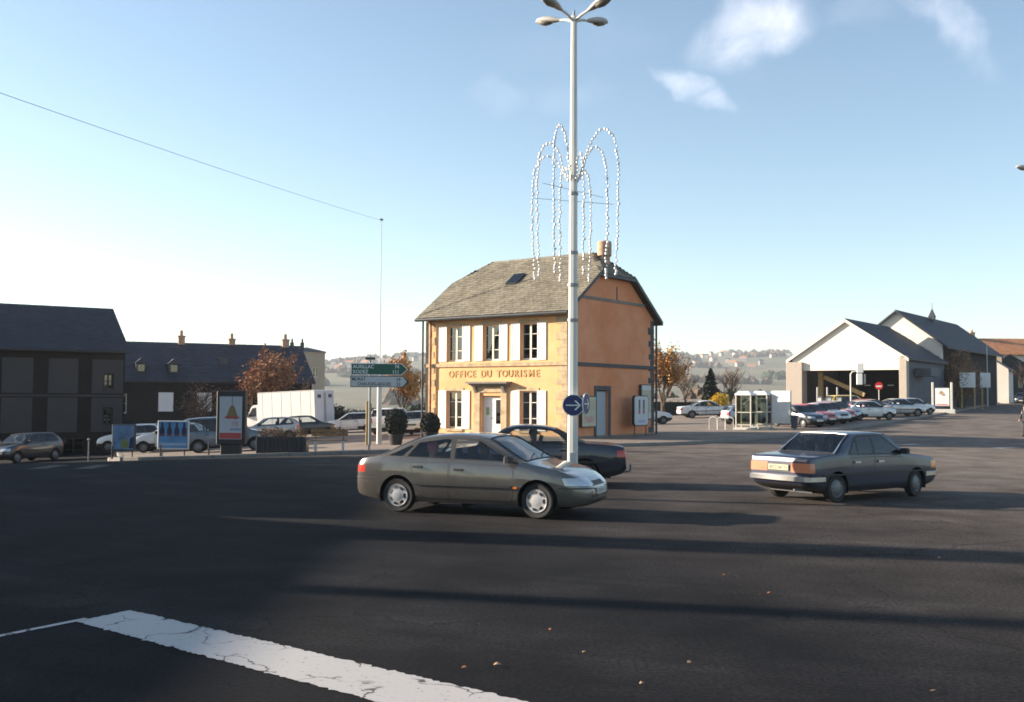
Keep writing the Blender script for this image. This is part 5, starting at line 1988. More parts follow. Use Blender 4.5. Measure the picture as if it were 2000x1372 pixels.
# ------------------------------------------------------------------ phone boxes, board, bin, hoops
def phone_box(x, y, rz, label):
    r = empty('phone_box', (x, y, g(x, y) + .13), rz, label, 'phone box', 'glazed phone boxes on the pavement')
    al = mat('cream aluminium', (.62, .58, .50), .45, var=.05)
    w = .46
    for sx in (-1, 1):
        for sy in (-1, 1):
            MB().bbox(sx * w - .035, sx * w + .035, sy * w - .035, sy * w + .035, .12, 2.08, .008).build('corner_post', al, r)
    mb = MB(); mb.bbox(-w - .07, w + .07, -w - .07, w + .07, 2.083, 2.22, .05); mb.bbox(-w + .06, w - .06, -w + .06, w - .06, 2.221, 2.33, .06)
    mb.build('roof', M['white_wood'], r)
    MB().bbox(-w - .09, w + .09, -w - .09, w + .09, -.02, .12, .02).build('base', M['concrete'], r)
    for (a, b_, c, d) in ((-w + .036, w - .036, -w - .006, -w + .006), (-w + .036, w - .036, w - .006, w + .006)):
        MB().box(a, b_, c, d, .32, 2.07).build('pane', M['pb_glass'], r)
    for s in (-1, 1):
        MB().box(s * w - .006, s * w + .006, -w + .036, w - .036, .32, 2.07).build('pane', M['pb_glass'], r)
    for z in (.30, 1.05):
        mb = MB()
        mb.box(-w + .036, w - .036, -w - .012, -w + .012, z - .03, z + .02); mb.box(w - .012, w + .012, -w + .036, w - .036, z - .03, z + .02); mb.box(-w - .012, -w + .012, -w + .036, w - .036, z - .03, z + .02)
        mb.build('rail', al, r)
    mb = MB(); mb.bbox(-.16, .16, w - .2, w - .02, 1.0, 1.62, .02); mb.build('telephone', M['galv_dark'], r)


M['pb_glass'] = glass('phone box glass', (.80, .84, .80), .06)
phone_box(14.3, 62.6, R(-32), 'glazed phone box with white roof standing beside the bicycle hoops')
phone_box(15.5, 63.5, R(-32), 'glazed phone box with white roof standing between its twin and the white panel')


def white_panel():
    x, y = 16.45, 62.6
    r = empty('display_hoarding', (x, y, g(x, y) + .13), R(-35), 'large plain white panel on two posts beside the phone boxes', 'panel')
    MB().bbox(-.60, .60, -.04, .04, .35, 2.35, .03).build('panel', M['sign_white'], r)
    for s in (-1, 1): MB().tube([(s * .62, .0, -.1), (s * .62, .0, 2.38)], .03, 8).build('post', M['galv_dark'], r)
    b_ = empty('litter_bin', (17.0, 61.7, g(17.0, 61.7) + .13), 0, 'small dark litter bin in front of the white panel', 'bin')
    MB().lathe([(0, .1), (.18, .1), (.22, .8), (.24, .82), (.24, .86), (.20, .86), (.19, .5), (0, .5)], 14).build('drum', mat('navy bin', (.02, .035, .07), .5), b_, smooth=True)
    MB().tube([(0, 0, -.02), (0, 0, .12)], .05, 8).build('stem', M['dark_metal'], b_)


white_panel()
for k in range(3):
    x, y = 12.25 + .45 * k, 62.3 - .15 * k
    mb = MB()
    pts = [(0, -.28, -.05), (0, -.28, .62)] + [(0, -.28 + .28 * (1 - math.cos(t)), .62 + .16 * math.sin(t)) for t in np.linspace(.3, math.pi - .3, 7)] + [(0, .28, .62), (0, .28, -.05)]
    mb.tube(pts, .022, 6)
    o = mb.build('bicycle_hoop', M['galv'], loc=(x, y, g(x, y) + .13), rot=(0, 0, R(50)))
    tag(o, 'pale metal bicycle hoop on the pavement beside the phone boxes', 'bicycle rack', 'bicycle hoops')


# ------------------------------------------------------------------ trees
def tree(name, label, x, y, h, spread, leaves, nleaf, seed, leaf=.10, group=None, bare=False, zoff=.1, crown0=.32, narrow=1.0, twigs=True):
    r = empty(name, (x, y, g(x, y) + zoff), 0, label, 'tree', group)
    rng = random.Random(seed)
    tr = MB(); cr = MB()
    tips = []

    def grow(p, d, ln, rad, lev):
        n = 4
        pts = [p]; q = p; dd = d
        for i in range(n):
            dd = (dd + Vector((rng.gauss(0, .13), rng.gauss(0, .13), .05))).normalized()
            q = q + dd * ln / n; pts.append(q)
        rs = [rad * (1 - .55 * i / n) for i in range(n + 1)]
        (tr if lev < 2 else cr).tube(pts, rs, 6 if lev < 2 else 3, cap=False)
        if lev >= 3:
            tips.append(pts[-1]); tips.append(pts[-2]); return
        k = (5, 5, 4)[lev] + rng.randint(0, 2)
        for i in range(k):
            t = .35 + .65 * (i + 1) / k
            pos = pts[0].lerp(pts[-1], t) if lev else pts[min(n, int(t * n))]
            a = rng.uniform(0, 2 * math.pi)
            out = Vector((math.cos(a), math.sin(a), rng.uniform(.25, .9))).normalized()
            nd = (dd * .55 + out * .75).normalized()
            grow(pos, nd, ln * rng.uniform(.52, .72), rad * .45, lev + 1)

    th = h * crown0
    tr.tube([(0, 0, -.2), (0, 0, th * .5), (rng.uniform(-.05, .05), 0, th)], [h * .035, h * .026, h * .022], 8)
    base = Vector((0, 0, th))
    for i in range(6):
        a = 2 * math.pi * i / 6 + rng.uniform(-.3, .3)
        d = Vector((math.cos(a) * spread * .55, math.sin(a) * spread * .55, (h - th) * rng.uniform(.35, .55))).normalized()
        grow(base - Vector((0, 0, rng.uniform(0, th * .3))), d, (h - th) * rng.uniform(.40, .55), h * .014, 1)
    grow(base, Vector((0, 0, 1)), (h - th) * .55, h * .018, 1)
    # pull the crown to size
    mx = max(t.z for t in tips)
    mr = sorted(math.hypot(t.x, t.y) for t in tips)[int(len(tips) * .95)]
    kz = (h - th) / (mx - th); kr = spread / mr
    for mb in (tr, cr):
        for i, v in enumerate(mb.v):
            if v[2] > th * .95:
                mb.v[i] = (v[0] * kr, v[1] * kr, th + (v[2] - th) * kz)
    tips = [Vector((t.x * kr, t.y * kr, th + (t.z - th) * kz)) for t in tips]
    if nleaf:
        per = max(1, nleaf // len(tips))
        for t in tips:
            for _ in range(per):
                s = leaf * rng.uniform(.6, 1.4)
                p = t + Vector((rng.gauss(0, .07 * spread), rng.gauss(0, .07 * spread), rng.gauss(-.02 * h, .035 * h)))
                u = Vector((rng.gauss(0, 1), rng.gauss(0, 1), rng.gauss(0, 1))).normalized(); v = u.orthogonal().normalized()
                cr.add([p - u * s, p + v * s * .55, p + u * s, p - v * s * .55], [(0, 1, 2, 3)], 1)
    tr.build('trunk', M['bark'], r, smooth=True)
    cr.build('crown', [M['twig'], leaves], r)
    return r


tree('beech_tree', 'rust leaved bushy tree behind the white box truck', -20.0, 84, 6.9, 2.35, M['leaf_rust'], 4200, 11, .13, crown0=.12)
tree('bare_tree', 'bare dark tree rising behind the truck beside the beige block', -17.6, 86, 4.6, 1.2, M['leaf_brown'], 300, 12, .07)
tree('orange_tree', 'orange leaved tree behind the mast at the left office corner', -8.4, 80, 5.9, 1.6, M['leaf_orange'], 4600, 13, .11, crown0=.18)
tree('orange_tree', 'tall orange tree showing past the far right corner of the office', 11.5, 78, 6.2, 1.75, M['leaf_orange'], 4200, 14, .10, crown0=.25)
tree('bare_tree', 'thin bare tree between the orange tree and the dark conifer', 16.4, 97, 4.4, 1.3, M['leaf_brown'], 250, 15, .06)
tree('bare_tree', 'bare tree with pale branches in front of the low slate roofed house', -18.2, 60, 4.0, 1.4, M['leaf_brown'], 150, 16, .06, crown0=.2)
tree('bare_tree', 'leafless tree behind the phone boxes', 20.3, 95, 4.6, 1.5, M['leaf_brown'], 200, 17, .06)
tree('brown_tree', 'reddish brown leafed tree against the slate hall up the street', 48.2, 110.5, 6.3, 2.1, M['leaf_brown'], 3400, 18, .13, crown0=.18)
tree('bare_tree', 'bare street tree near the tiled houses up the street', 66.5, 133, 6.0, 1.6, M['leaf_brown'], 200, 19, .06)
tree('bare_tree', 'leafless sapling by the low house with white shutters', -16.6, 62, 3.4, .8, M['leaf_rust'], 320, 20, .06, crown0=.15)


def conifer(x, y, h, rad, label):
    r = empty('conifer', (x, y, g(x, y) + .05), 0, label, 'tree')
    MB().tube([(0, 0, -.1), (0, 0, h * .9)], [.14, .03], 8).build('trunk', M['bark'], r)
    rng = random.Random(7); mb = MB()
    for k in range(26):
        z = h * (.06 + .92 * k / 26); rr = rad * (1 - (k / 26) ** 1.6) + .08
        scatter_leaves(mb, (rng.uniform(-.12, .12), rng.uniform(-.12, .12), z), rr, rr, h * .05, 120, .14, rng, 0, .2)
    mb.build('crown', M['leaf_dark'], r)


conifer(18.4, 95.0, 4.3, .95, 'dark pointed conifer behind the white saloon')


def bush(name, x, y, rx, ry, h, m_, n, label, seed, size=.09, cat='shrub', group=None, core=True):
    r = empty(name, (x, y, g(x, y) + .05), 0, label, cat, group)
    rng = random.Random(seed)
    st = MB()
    for k in range(14):
        a = rng.uniform(0, 6.28)
        st.tube([(0, 0, -.1), (math.cos(a) * rx * .4, math.sin(a) * ry * .4, h * .45), (math.cos(a) * rx * .7, math.sin(a) * ry * .7, h * .8)], [.03, .02, .01], 5)
    st.build('stems', M['bark'], r)
    f = MB()
    for k in range(9):
        a = rng.uniform(0, 6.28); q = rng.uniform(0, .55)
        c = (math.cos(a) * rx * q, math.sin(a) * ry * q, h * rng.uniform(.35, .68))
        scatter_leaves(f, c, rx * .55, ry * .55, h * .34, n // 9, size, rng, 0, .3)
    f.build('foliage', m_, r)
    return r


bush('golden_shrub', 18.75, 92.0, 1.1, .8, 2.1, M['leaf_yellow'], 2600, 'rounded golden yellow shrub behind the white saloon', 21)
bush('brown_hedge', 47.2, 107.0, 1.9, 1.1, 4.6, M['leaf_brown'], 2600, 'tall brown winter hedge growing against the hall end', 22, .12)
for k, (x, y, rx, h) in enumerate(((-20.5, 84, 2.4, 2.0), (-12.5, 88, 2.8, 1.7), (-15.5, 90, 2.2, 2.3), (-10.6, 92, 2.0, 1.6), (-6.8, 90, 2.2, 1.9))):
    bush('dark_shrub', x, y, rx, 1.2, h, M['leaf_dark'], 1500, 'dark evergreen shrub along the far edge of the left car park', 30 + k, .12, group='evergreen shrubs along the left car park')


def hedge(x0, y0, x1, y1, h, label):
    a = Vector((x0, y0)); b_ = Vector((x1, y1)); n = int((b_ - a).length / .6)
    r = empty('hedge', (x0, y0, g(x0, y0) + .05), math.atan2(y1 - y0, x1 - x0), label, 'hedge')
    rng = random.Random(4); mb = MB()
    Ln = (b_ - a).length
    mb.box(0, Ln, -.3, .3, 0, h * .85)
    for k in range(n):
        scatter_leaves(mb, (Ln * (k + .5) / n, 0, h * .5), .55, .45, h * .52, 150, .08, rng, 0, .6)
    mb.build('foliage', M['leaf_dark'], r)


hedge(10.8, 95, 17.4, 96, 1.75, 'low dark green hedge along the car park behind the white saloon')


# ------------------------------------------------------------------ neighbouring buildings
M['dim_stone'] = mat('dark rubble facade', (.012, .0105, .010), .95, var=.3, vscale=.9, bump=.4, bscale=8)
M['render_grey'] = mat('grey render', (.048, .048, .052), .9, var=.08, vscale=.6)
M['render_beige'] = mat('beige render', (.42, .34, .26), .9, var=.08, vscale=.5)
M['cream_wall'] = mat('cream render', (.76, .69, .60), .9, var=.06, vscale=.5)
M['white_wall'] = mat('off white render', (.66, .60, .54), .9, var=.08, vscale=.4)
M['slate_wall'] = mat('slate hung wall', (.075, .085, .11), .7, var=.2, vscale=1.5)
M['tile_roof'] = mat('orange clay tile', (.42, .16, .07), .85, var=.2, vscale=1.2, bump=.4, bscale=6, color2=(.46, .20, .09))
M['pillar'] = mat('speckled pillar render', (.40, .34, .29), .9, var=.12, vscale=8, bump=.3, bscale=30)


def gable_house(name, label, x, y, rz, W, D, H, rise, wm, rm, ov=.35, og=.25, sink=.8, openings=(), panes=True, chimneys=(), slates=None, cat='building', base=None, wname='window', win=(2, 2), wfm=None):
    """ridge runs along local x; front is local -y; openings in the front: (x0,x1,z0,z1)"""
    z = g(x, y) if base is None else base
    r = empty(name, (x, y, z), rz, label, cat)
    mb = MB()
    wall_faces(mb, 0, W, -sink, H, 0, list(openings), .18)
    mb.add([(0, D, -sink), (W, D, -sink), (W, D, H), (0, D, H)], [(3, 2, 1, 0)])
    for X, fl in ((0, True), (W, False)):
        p = [(X, 0, -sink), (X, D, -sink), (X, D, H), (X, D / 2, H + rise), (X, 0, H)]
        mb.add(p, [tuple(range(4, -1, -1)) if fl else tuple(range(5))])
    mb.build('wall', wm, r)
    sl = rise / (D / 2); e = .14
    ez = H - sl * ov + e + .02; rz_ = H + rise + e + .02
    mb = MB()
    for s in (0, 1):
        ya = -ov if s == 0 else D + ov
        q = [(-og, ya, ez), (W + og, ya, ez), (W + og, D / 2, rz_), (-og, D / 2, rz_)]
        if s: q = [q[1], q[0], q[3], q[2]]
        mb.add(q, [(0, 1, 2, 3)])
        mb.add([(a, b_, c - e) for a, b_, c in q], [(3, 2, 1, 0)])
        for i in (0, 1, 3):
            a, c = q[i], q[(i + 1) % 4]
            mb.add([a, c, (c[0], c[1], c[2] - e), (a[0], a[1], a[2] - e)], [(0, 3, 2, 1)])
    roof = mb.build('roof', rm, r)
    if slates:
        V = Vector((0, D / 2 + ov, rz_ - ez)); Ls = V.length; V.normalize()
        su, sv, sm = slates
        slate_field(roof, Vector((-og, -ov, ez + .002)), Vector((1, 0, 0)), V, lambda u, v: v < Ls - .05 and -su < u < W + 2 * og + su, int((W + 2 * og) / su) + 1, int(Ls / sv) + 1, su, sv, sm, seed=9, umax=W + 2 * og)
    for (cx, cy, w, h) in chimneys:
        zt = (ez + sl * (cy + ov)) if cy < D / 2 else rz_ - sl * (cy - D / 2)
        mb = MB(); mb.box(cx - w / 2, cx + w / 2, cy - w / 2, cy + w / 2, zt - .5, zt + h); mb.box(cx - w / 2 - .06, cx + w / 2 + .06, cy - w / 2 - .06, cy + w / 2 + .06, zt + h, zt + h + .12)
        mb.lathe([(0, zt + h + .12), (w * .28, zt + h + .12), (w * .22, zt + h + .6), (0, zt + h + .6)], 10, c=(cx, cy, 0))
        mb.build('chimney', M['terracotta'], roof)
    if panes:
        for (a, c, e_, f) in openings:
            window(r, a, c, e_, f, .10, rows=win[0], cols=win[1], frame=.06, fm=wfm)
    if openings:
        MB().box(.2, W - .2, .6, min(D - .3, 2.0), -.2, H - .1).build('room', M['room_dark'], r)
    return r


def house_left():
    """dark two storey house on the left, its front in shade"""
    W, D = 9.6, 9.0
    ops = [(1.0, 1.7, 4.2, 5.2), (8.42, 8.93, 4.0, 4.9), (8.42, 8.93, 1.9, 2.9), (.6, 1.9, .0, 1.15), (3.6, 4.6, -.2, 1.15), (6.3, 7.4, -.2, 1.15)]
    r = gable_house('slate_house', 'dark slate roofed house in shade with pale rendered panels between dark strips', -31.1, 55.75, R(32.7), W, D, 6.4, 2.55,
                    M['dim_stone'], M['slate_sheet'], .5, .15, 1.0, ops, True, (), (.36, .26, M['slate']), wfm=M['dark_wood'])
    for z0, z1 in ((1.5, 3.5), (3.75, 5.75)):
        for a, b_ in ((.15, .9), (1.85, 2.3), (3.0, 4.6), (5.4, 7.0)):
            MB().bbox(a, b_, -.035, .0, z0, z1, .01).build('render_panel', M['render_grey'], r)
        wz0, wz1 = (4.0, 4.9) if z0 > 2 else (1.9, 2.9)
        mb = MB(); mb.box(7.75, 8.39, -.035, .0, z0, z1); mb.box(8.96, 9.5, -.035, .0, z0, z1); mb.box(8.39, 8.96, -.035, 0, z0, wz0 - .1); mb.box(8.39, 8.96, -.035, 0, wz1 + .03, z1)
        mb.build('render_panel', M['render_grey'], r)
    MB().bbox(-.02, W + .02, -.10, -.0, 3.55, 3.67, .015).build('string_course', M['render_grey'], r)
    for z in (4.0, 1.9): MB().bbox(8.36, 9.0, -.08, .02, z - .09, z - .005, .01).build('sill', M['render_grey'], r)
    MB().tube([(0, -.52, 6.2), (W, -.52, 6.2)], .07, 8).build('gutter', M['dark_metal'], r)
    return r


house_left()


def low_house():
    ops = [(4.65, 5.85, 2.45, 4.05), (7.75, 8.95, 2.45, 4.05), (11.4, 12.4, 2.3, 3.9), (1.2, 2.2, 2.3, 3.9)]
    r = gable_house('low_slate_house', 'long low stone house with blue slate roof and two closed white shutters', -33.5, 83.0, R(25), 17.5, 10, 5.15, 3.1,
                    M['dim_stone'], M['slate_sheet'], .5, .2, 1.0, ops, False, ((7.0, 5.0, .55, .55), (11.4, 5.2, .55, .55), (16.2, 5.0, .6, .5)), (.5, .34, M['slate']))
    for (a, c, e, f) in ops[:2]:
        for (u, v) in ((a + .01, (a + c) / 2 - .004), ((a + c) / 2 + .004, c - .01)):
            shutter(r, u, v, e + .01, f - .01, .05)
    for (a, c, e, f) in ops[2:]:
        window(r, a, c, e, f, .1, rows=2)
    # lucarnes low on the roof
    sl = 3.1 / 5.0
    for cx in (3.3, 5.9):
        d = empty('dormer', (cx, .55, 5.15 + sl * .55 + .2)); d.parent = r
        mb = MB(); mb.box(-.4, .4, 0, 1.1, -.1, .75); mb.build('cheek', M['render_grey'], d)
        mb = MB(); mb.prism([(-.52, .75), (.52, .75), (0, 1.2)], 'y', -.12, 1.6); mb.build('dormer_roof', M['slate'], d)
        MB().box(-.26, .26, -.02, -.001, .1, .65).build('pane', M['win_glass'], d)
    MB().bbox(9.9, 10.6, 2.0, 2.6, 5.15 + sl * 2.1 + .1, 5.15 + sl * 2.6 + .35, .02).build('roof_light', M['dark_metal'], r)
    return r


low_house()


def beige_block():
    x, y = -28.6, 131.0
    r = empty('beige_block', (x, y, g(x, y)), R(12), 'plain beige rendered block with low roof behind the rust tree', 'building')
    W, D, H = 4.6, 9.0, 9.3
    mb = MB(); wall_faces(mb, 0, W, -1, H, 0, [(1.0, 1.8, 6.0, 7.3), (3.0, 3.8, 6.0, 7.3), (1.0, 1.8, 2.6, 4.0), (3.0, 3.8, 2.6, 4.0)], .15)
    mb.add([(W, 0, -1), (W, D, -1), (W, D, H), (W, 0, H)], [(0, 1, 2, 3)]); mb.add([(0, 0, -1), (0, D, -1), (0, D, H), (0, 0, H)], [(3, 2, 1, 0)])
    mb.add([(0, D, -1), (W, D, -1), (W, D, H), (0, D, H)], [(3, 2, 1, 0)]); mb.add([(0, 0, H), (W, 0, H), (W, D, H), (0, D, H)], [(0, 1, 2, 3)])
    mb.build('wall', M['render_beige'], r)
    for a in ((1.0, 1.8, 6.0, 7.3), (3.0, 3.8, 6.0, 7.3), (1.0, 1.8, 2.6, 4.0), (3.0, 3.8, 2.6, 4.0)): window(r, *a, .08, rows=2)
    mb = MB(); o_ = .2
    mb.add([(-o_, -o_, H + .01), (W + o_, -o_, H + .01), (W + o_, D + o_, H + .01), (-o_, D + o_, H + .01), (W * .5, 2.5, H + .7), (W * .5, D - 2.5, H + .7)], [(0, 1, 4), (1, 2, 5, 4), (2, 3, 5), (3, 0, 4, 5), (3, 2, 1, 0)])
    mb.build('roof', M['slate_sheet'], r)
    for cx in (.4, 1.7):
        mb = MB(); mb.box(cx - .25, cx + .25, 1.2, 1.7, H, H + 1.2); mb.lathe([(0, H + 1.2), (.16, H + 1.2), (.1, H + 1.75), (0, H + 1.75)], 8, c=(cx, 1.45, 0)); mb.build('chimney', M['dark_metal'], r)


beige_block()

# houses outside the frame on the left whose shadows cross the junction
gable_house('corner_house', 'stone corner house by the junction mouth casting its roof shadow on the road', -27.0, 2.0, R(90), 20.6, 9.0, 5.9, 2.55, M['render_beige'], M['slate_sheet'], .4, .2, .5,
            [(2 + 3.2 * k, 3.1 + 3.2 * k, 3.4, 5.0) for k in range(6)], True, ((20.0, 4.4, 1.0, 2.9), (15.5, 4.4, .4, 3.6)))
gable_house('corner_house', 'rendered house next to the narrow passage, slate roof, facing the junction', -27.0, 23.9, R(90), 19.3, 9.0, 6.1, 2.6, M['white_wall'], M['slate_sheet'], .4, .2, 1.6,
            [(2 + 3.2 * k, 3.1 + 3.2 * k, 3.4, 5.0) for k in range(5)], True, ((9.6, 4.4, .8, .6),), base=-.35)


# ------------------------------------------------------------------ the halls on the right
def open_hall():
    x, y = 28.1, 103.0
    zb = .98
    r = empty('open_hall', (x, y, zb), R(-36.9), 'open fronted hall with cream gable on masonry pillars', 'building')
    W, D, H, rise = 11.1, 14.0, 5.2, 3.65
    sl = rise / (W / 2)
    # cream gable infill over the opening
    mb = MB()
    poly = [(.35, 4.0), (W - .3, 4.0), (W - .1, H - .1), (W / 2, H + rise), (.1, H - .1)]
    mb.prism(poly, 'y', 0, .25); mb.build('gable', M['cream_wall'], r)
    MB().bbox(-.4, 1.25, -.35, 1.0, -1, H - .35, .03).build('pillar', M['pillar'], r)
    MB().bbox(W - .45, W + .25, -.3, .45, -1, H + .1, .03).build('pillar', M['pillar'], r)
    MB().box(W - .2, W, .46, D, -1, H - .05).build('side_wall', M['slate_wall'], r)
    MB().box(0, .2, 1.01, D, -1, H - .05).build('side_wall', M['slate_wall'], r)
    MB().box(.2, W - .2, D - .3, D, -1, H).build('back_wall', M['room_dark'], r)
    mb = MB(); e = .16; ov = .45
    for s in (0, 1):
        xa = -ov if s == 0 else W + ov
        za = H - sl * ov + e; zr = H + rise + e
        q = [(xa, -.25, za), (xa, D, za), (W / 2, D, zr), (W / 2, -.25, zr)]
        if s == 0: q = q[::-1]
        mb.add(q, [(0, 1, 2, 3)]); mb.add([(a, b_, c - e) for a, b_, c in q], [(3, 2, 1, 0)])
        for i in range(4):
            a, c = q[i], q[(i + 1) % 4]
            mb.add([a, c, (c[0], c[1], c[2] - e), (a[0], a[1], a[2] - e)], [(0, 3, 2, 1)])
    roof = mb.build('roof', M['slate_sheet'], r)
    V = Vector((-(W / 2 + ov), 0, rise + sl * ov)); Ls = V.length; V.normalize()
    slate_field(roof, Vector((W + ov, -.25, H - sl * ov + e + .002)), Vector((0, 1, 0)), V, lambda u, v: v < Ls - .05 and 0 < u < D + .25, 30, int(Ls / .36) + 1, .5, .36, M['slate'], seed=3)
    for s in (0, 1):
        xa, xb = (-.43, W / 2 - .01) if s == 0 else (W / 2 + .01, W + .43)
        f = (lambda x: H + e - .02 + sl * x) if s == 0 else (lambda x: H + e - .02 + sl * (W - x))
        MB().prism([(xa, f(xa)), (xb, f(xb)), (xb, f(xb) - .30), (xa, f(xa) - .30)], 'y', -.30, -.252).build('bargeboard', M['cream_wall'], r)
    # timber inside: post, inclined beam
    MB().bbox(2.0, 2.45, 2.0, 2.4, -.5, 3.9, .02).build('timber_post', M['wood_pale'], r)
    Mb = Matrix.Translation((4.6, 2.2, 2.5)) @ Matrix.Rotation(R(24), 4, 'Y')
    MB().box(-2.2, 2.2, -.15, .15, -.2, .2, M=Mb).build('inclined_beam', M['wood_pale'], r)
    for k in range(3):
        MB().tube([(3.4 + 2.3 * k, 5, 2.6), (4.0 + 2.3 * k, 5, 2.6)], .05, 6).build('lamp_tube', M['sign_white'], r)
    # lit canopy bracket on the street side
    MB().bbox(W + .1, W + 1.6, 3.0, 6.2, H - 1.75, H - 1.0, .03).build('canopy', M['slate_wall'], r)
    return r


open_hall()


def tall_hall():
    x, y = 38.4, 114.8
    zb = 1.25
    r = empty('tall_hall', (x, y, zb), R(-36.9), 'tall slate roofed hall with cream gable rising behind the open hall', 'building')
    W, D, H, rise = 9.4, 26.0, 6.9, 3.6
    sl = rise / (W / 2)
    mb = MB()
    poly = [(0, -1), (W, -1), (W, H), (W / 2, H + rise), (0, H)]
    mb.prism(poly, 'y', 0, .3); mb.build('gable', M['cream_wall'], r)
    MB().box(W - .3, W, .301, D, -1, H).build('side_wall', M['dim_stone'], r)
    MB().box(0, .3, .301, D, -1, H).build('side_wall', M['dim_stone'], r)
    MB().prism(poly, 'y', D, D + .3).build('gable', M['cream_wall'], r)
    mb = MB(); e = .18; ov = .7
    for s in (0, 1):
        xa = -ov if s == 0 else W + ov
        za = H - sl * ov + e; zr = H + rise + e
        q = [(xa, -.5, za), (xa, D + .5, za), (W / 2, D + .5, zr), (W / 2, -.5, zr)]
        if s == 0: q = q[::-1]
        mb.add(q, [(0, 1, 2, 3)]); mb.add([(a, b_, c - e) for a, b_, c in q], [(3, 2, 1, 0)])
        for i in range(4):
            a, c = q[i], q[(i + 1) % 4]
            mb.add([a, c, (c[0], c[1], c[2] - e), (a[0], a[1], a[2] - e)], [(0, 3, 2, 1)])
    roof = mb.build('roof', M['slate_sheet'], r)
    V = Vector((-(W / 2 + ov), 0, rise + sl * ov)); Ls = V.length; V.normalize()
    slate_field(roof, Vector((W + ov, -.5, H - sl * ov + e + .002)), Vector((0, 1, 0)), V, lambda u, v: v < Ls - .05 and 0 < u < D + 1, 55, int(Ls / .36) + 1, .5, .36, M['slate'], seed=3)
    mb = MB(); cx, cy, cz = W / 2 + .6, 12.0, H + rise - .3
    mb.box(cx - .3, cx + .3, cy - .32, cy + .32, cz - 1, cz + .5)
    mb.build('turret', M['slate_wall'], roof)
    mb = MB(); mb.add([(cx - .38, cy - .40, cz + .5), (cx + .38, cy - .40, cz + .5), (cx + .38, cy + .40, cz + .5), (cx - .38, cy + .40, cz + .5), (cx, cy, cz + 1.6)], [(0, 1, 4), (1, 2, 4), (2, 3, 4), (3, 0, 4), (3, 2, 1, 0)])
    mb.tube([(cx, cy, cz + 1.5), (cx, cy, cz + 2.2)], .03, 6)
    mb.build('turret_cap', M['slate'], roof)
    for k in range(5):
        w_ = 2.2 + 4.6 * k
        MB().box(W, W + .03, w_, w_ + 1.6, 2.2, 4.6).build('bay_door', M['room_dark'], r)


tall_hall()

gable_house('tiled_building', 'long pale building with orange tiled roof closing the street', 70.0, 170.0, R(2), 44, 10, 7.7, 2.7, M['white_wall'], M['tile_roof'], .5, .3, 1,
            [(2 + 3.6 * k, 3.1 + 3.6 * k, 4.6, 6.4) for k in range(12)] + [(2 + 3.6 * k, 3.1 + 3.6 * k, 1.2, 3.2) for k in range(12)], True, ((9, 5, .8, .9),))


def gable_front(name, label, x, y, rz, W, D, H, rise, wm, rm, ops=()):
    """gable end to the front"""
    r = empty(name, (x, y, g(x, y)), rz, label, 'building')
    mb = MB(); wall_faces(mb, 0, W, -1, H, 0, list(ops), .15)
    mb.add([(0, 0, H), (W, 0, H), (W / 2, 0, H + rise)], [(0, 1, 2)])
    mb.add([(W, 0, -1), (W, D, -1), (W, D, H), (W, 0, H)], [(0, 1, 2, 3)]); mb.add([(0, 0, -1), (0, D, -1), (0, D, H), (0, 0, H)], [(3, 2, 1, 0)])
    mb.add([(0, D, -1), (W, D, -1), (W, D, H), (W / 2, D, H + rise), (0, D, H)], [(4, 3, 2, 1, 0)])
    mb.build('wall', wm, r)
    mb = MB(); sl = rise / (W / 2); ov = .35; e = .12
    for s in (0, 1):
        xa = -ov if s == 0 else W + ov
        q = [(xa, -.3, H - sl * ov + e), (xa, D + .2, H - sl * ov + e), (W / 2, D + .2, H + rise + e), (W / 2, -.3, H + rise + e)]
        if s == 0: q = q[::-1]
        mb.add(q, [(0, 1, 2, 3)]); mb.add([(a, b_, c - e) for a, b_, c in q], [(3, 2, 1, 0)])
        for i in range(4):
            a, c = q[i], q[(i + 1) % 4]
            mb.add([a, c, (c[0], c[1], c[2] - e), (a[0], a[1], a[2] - e)], [(0, 3, 2, 1)])
    mb.build('roof', rm, r)
    for o_ in ops: window(r, *o_, .08, rows=2)
    if ops: MB().box(.2, W - .2, .5, 1.5, -.2, H - .1).build('room', M['room_dark'], r)


gable_front('white_house', 'white gabled cottage beside the slender white street lamp', 63.3, 141.0, R(-30), 4.6, 8, 4.6, 1.6, M['white_wall'], M['slate_sheet'], [(1.6, 2.7, 1.8, 3.0)])
gable_front('tan_house', 'tan house with slate roof behind the white gabled cottage', 67.0, 152.0, R(-25), 5.2, 9, 6.4, 1.8, M['render_beige'], M['slate_sheet'], [(1.0, 1.9, 3.9, 5.2), (3.2, 4.1, 3.9, 5.2)])
gable_front('grey_house', 'grey house in shade at the far end of the street', 73.0, 158.0, R(-20), 7.0, 9, 4.8, 2.2, M['render_grey'], M['slate_sheet'], [(1.0, 2.1, 2.0, 3.6), (4.6, 5.7, 2.0, 3.6)])


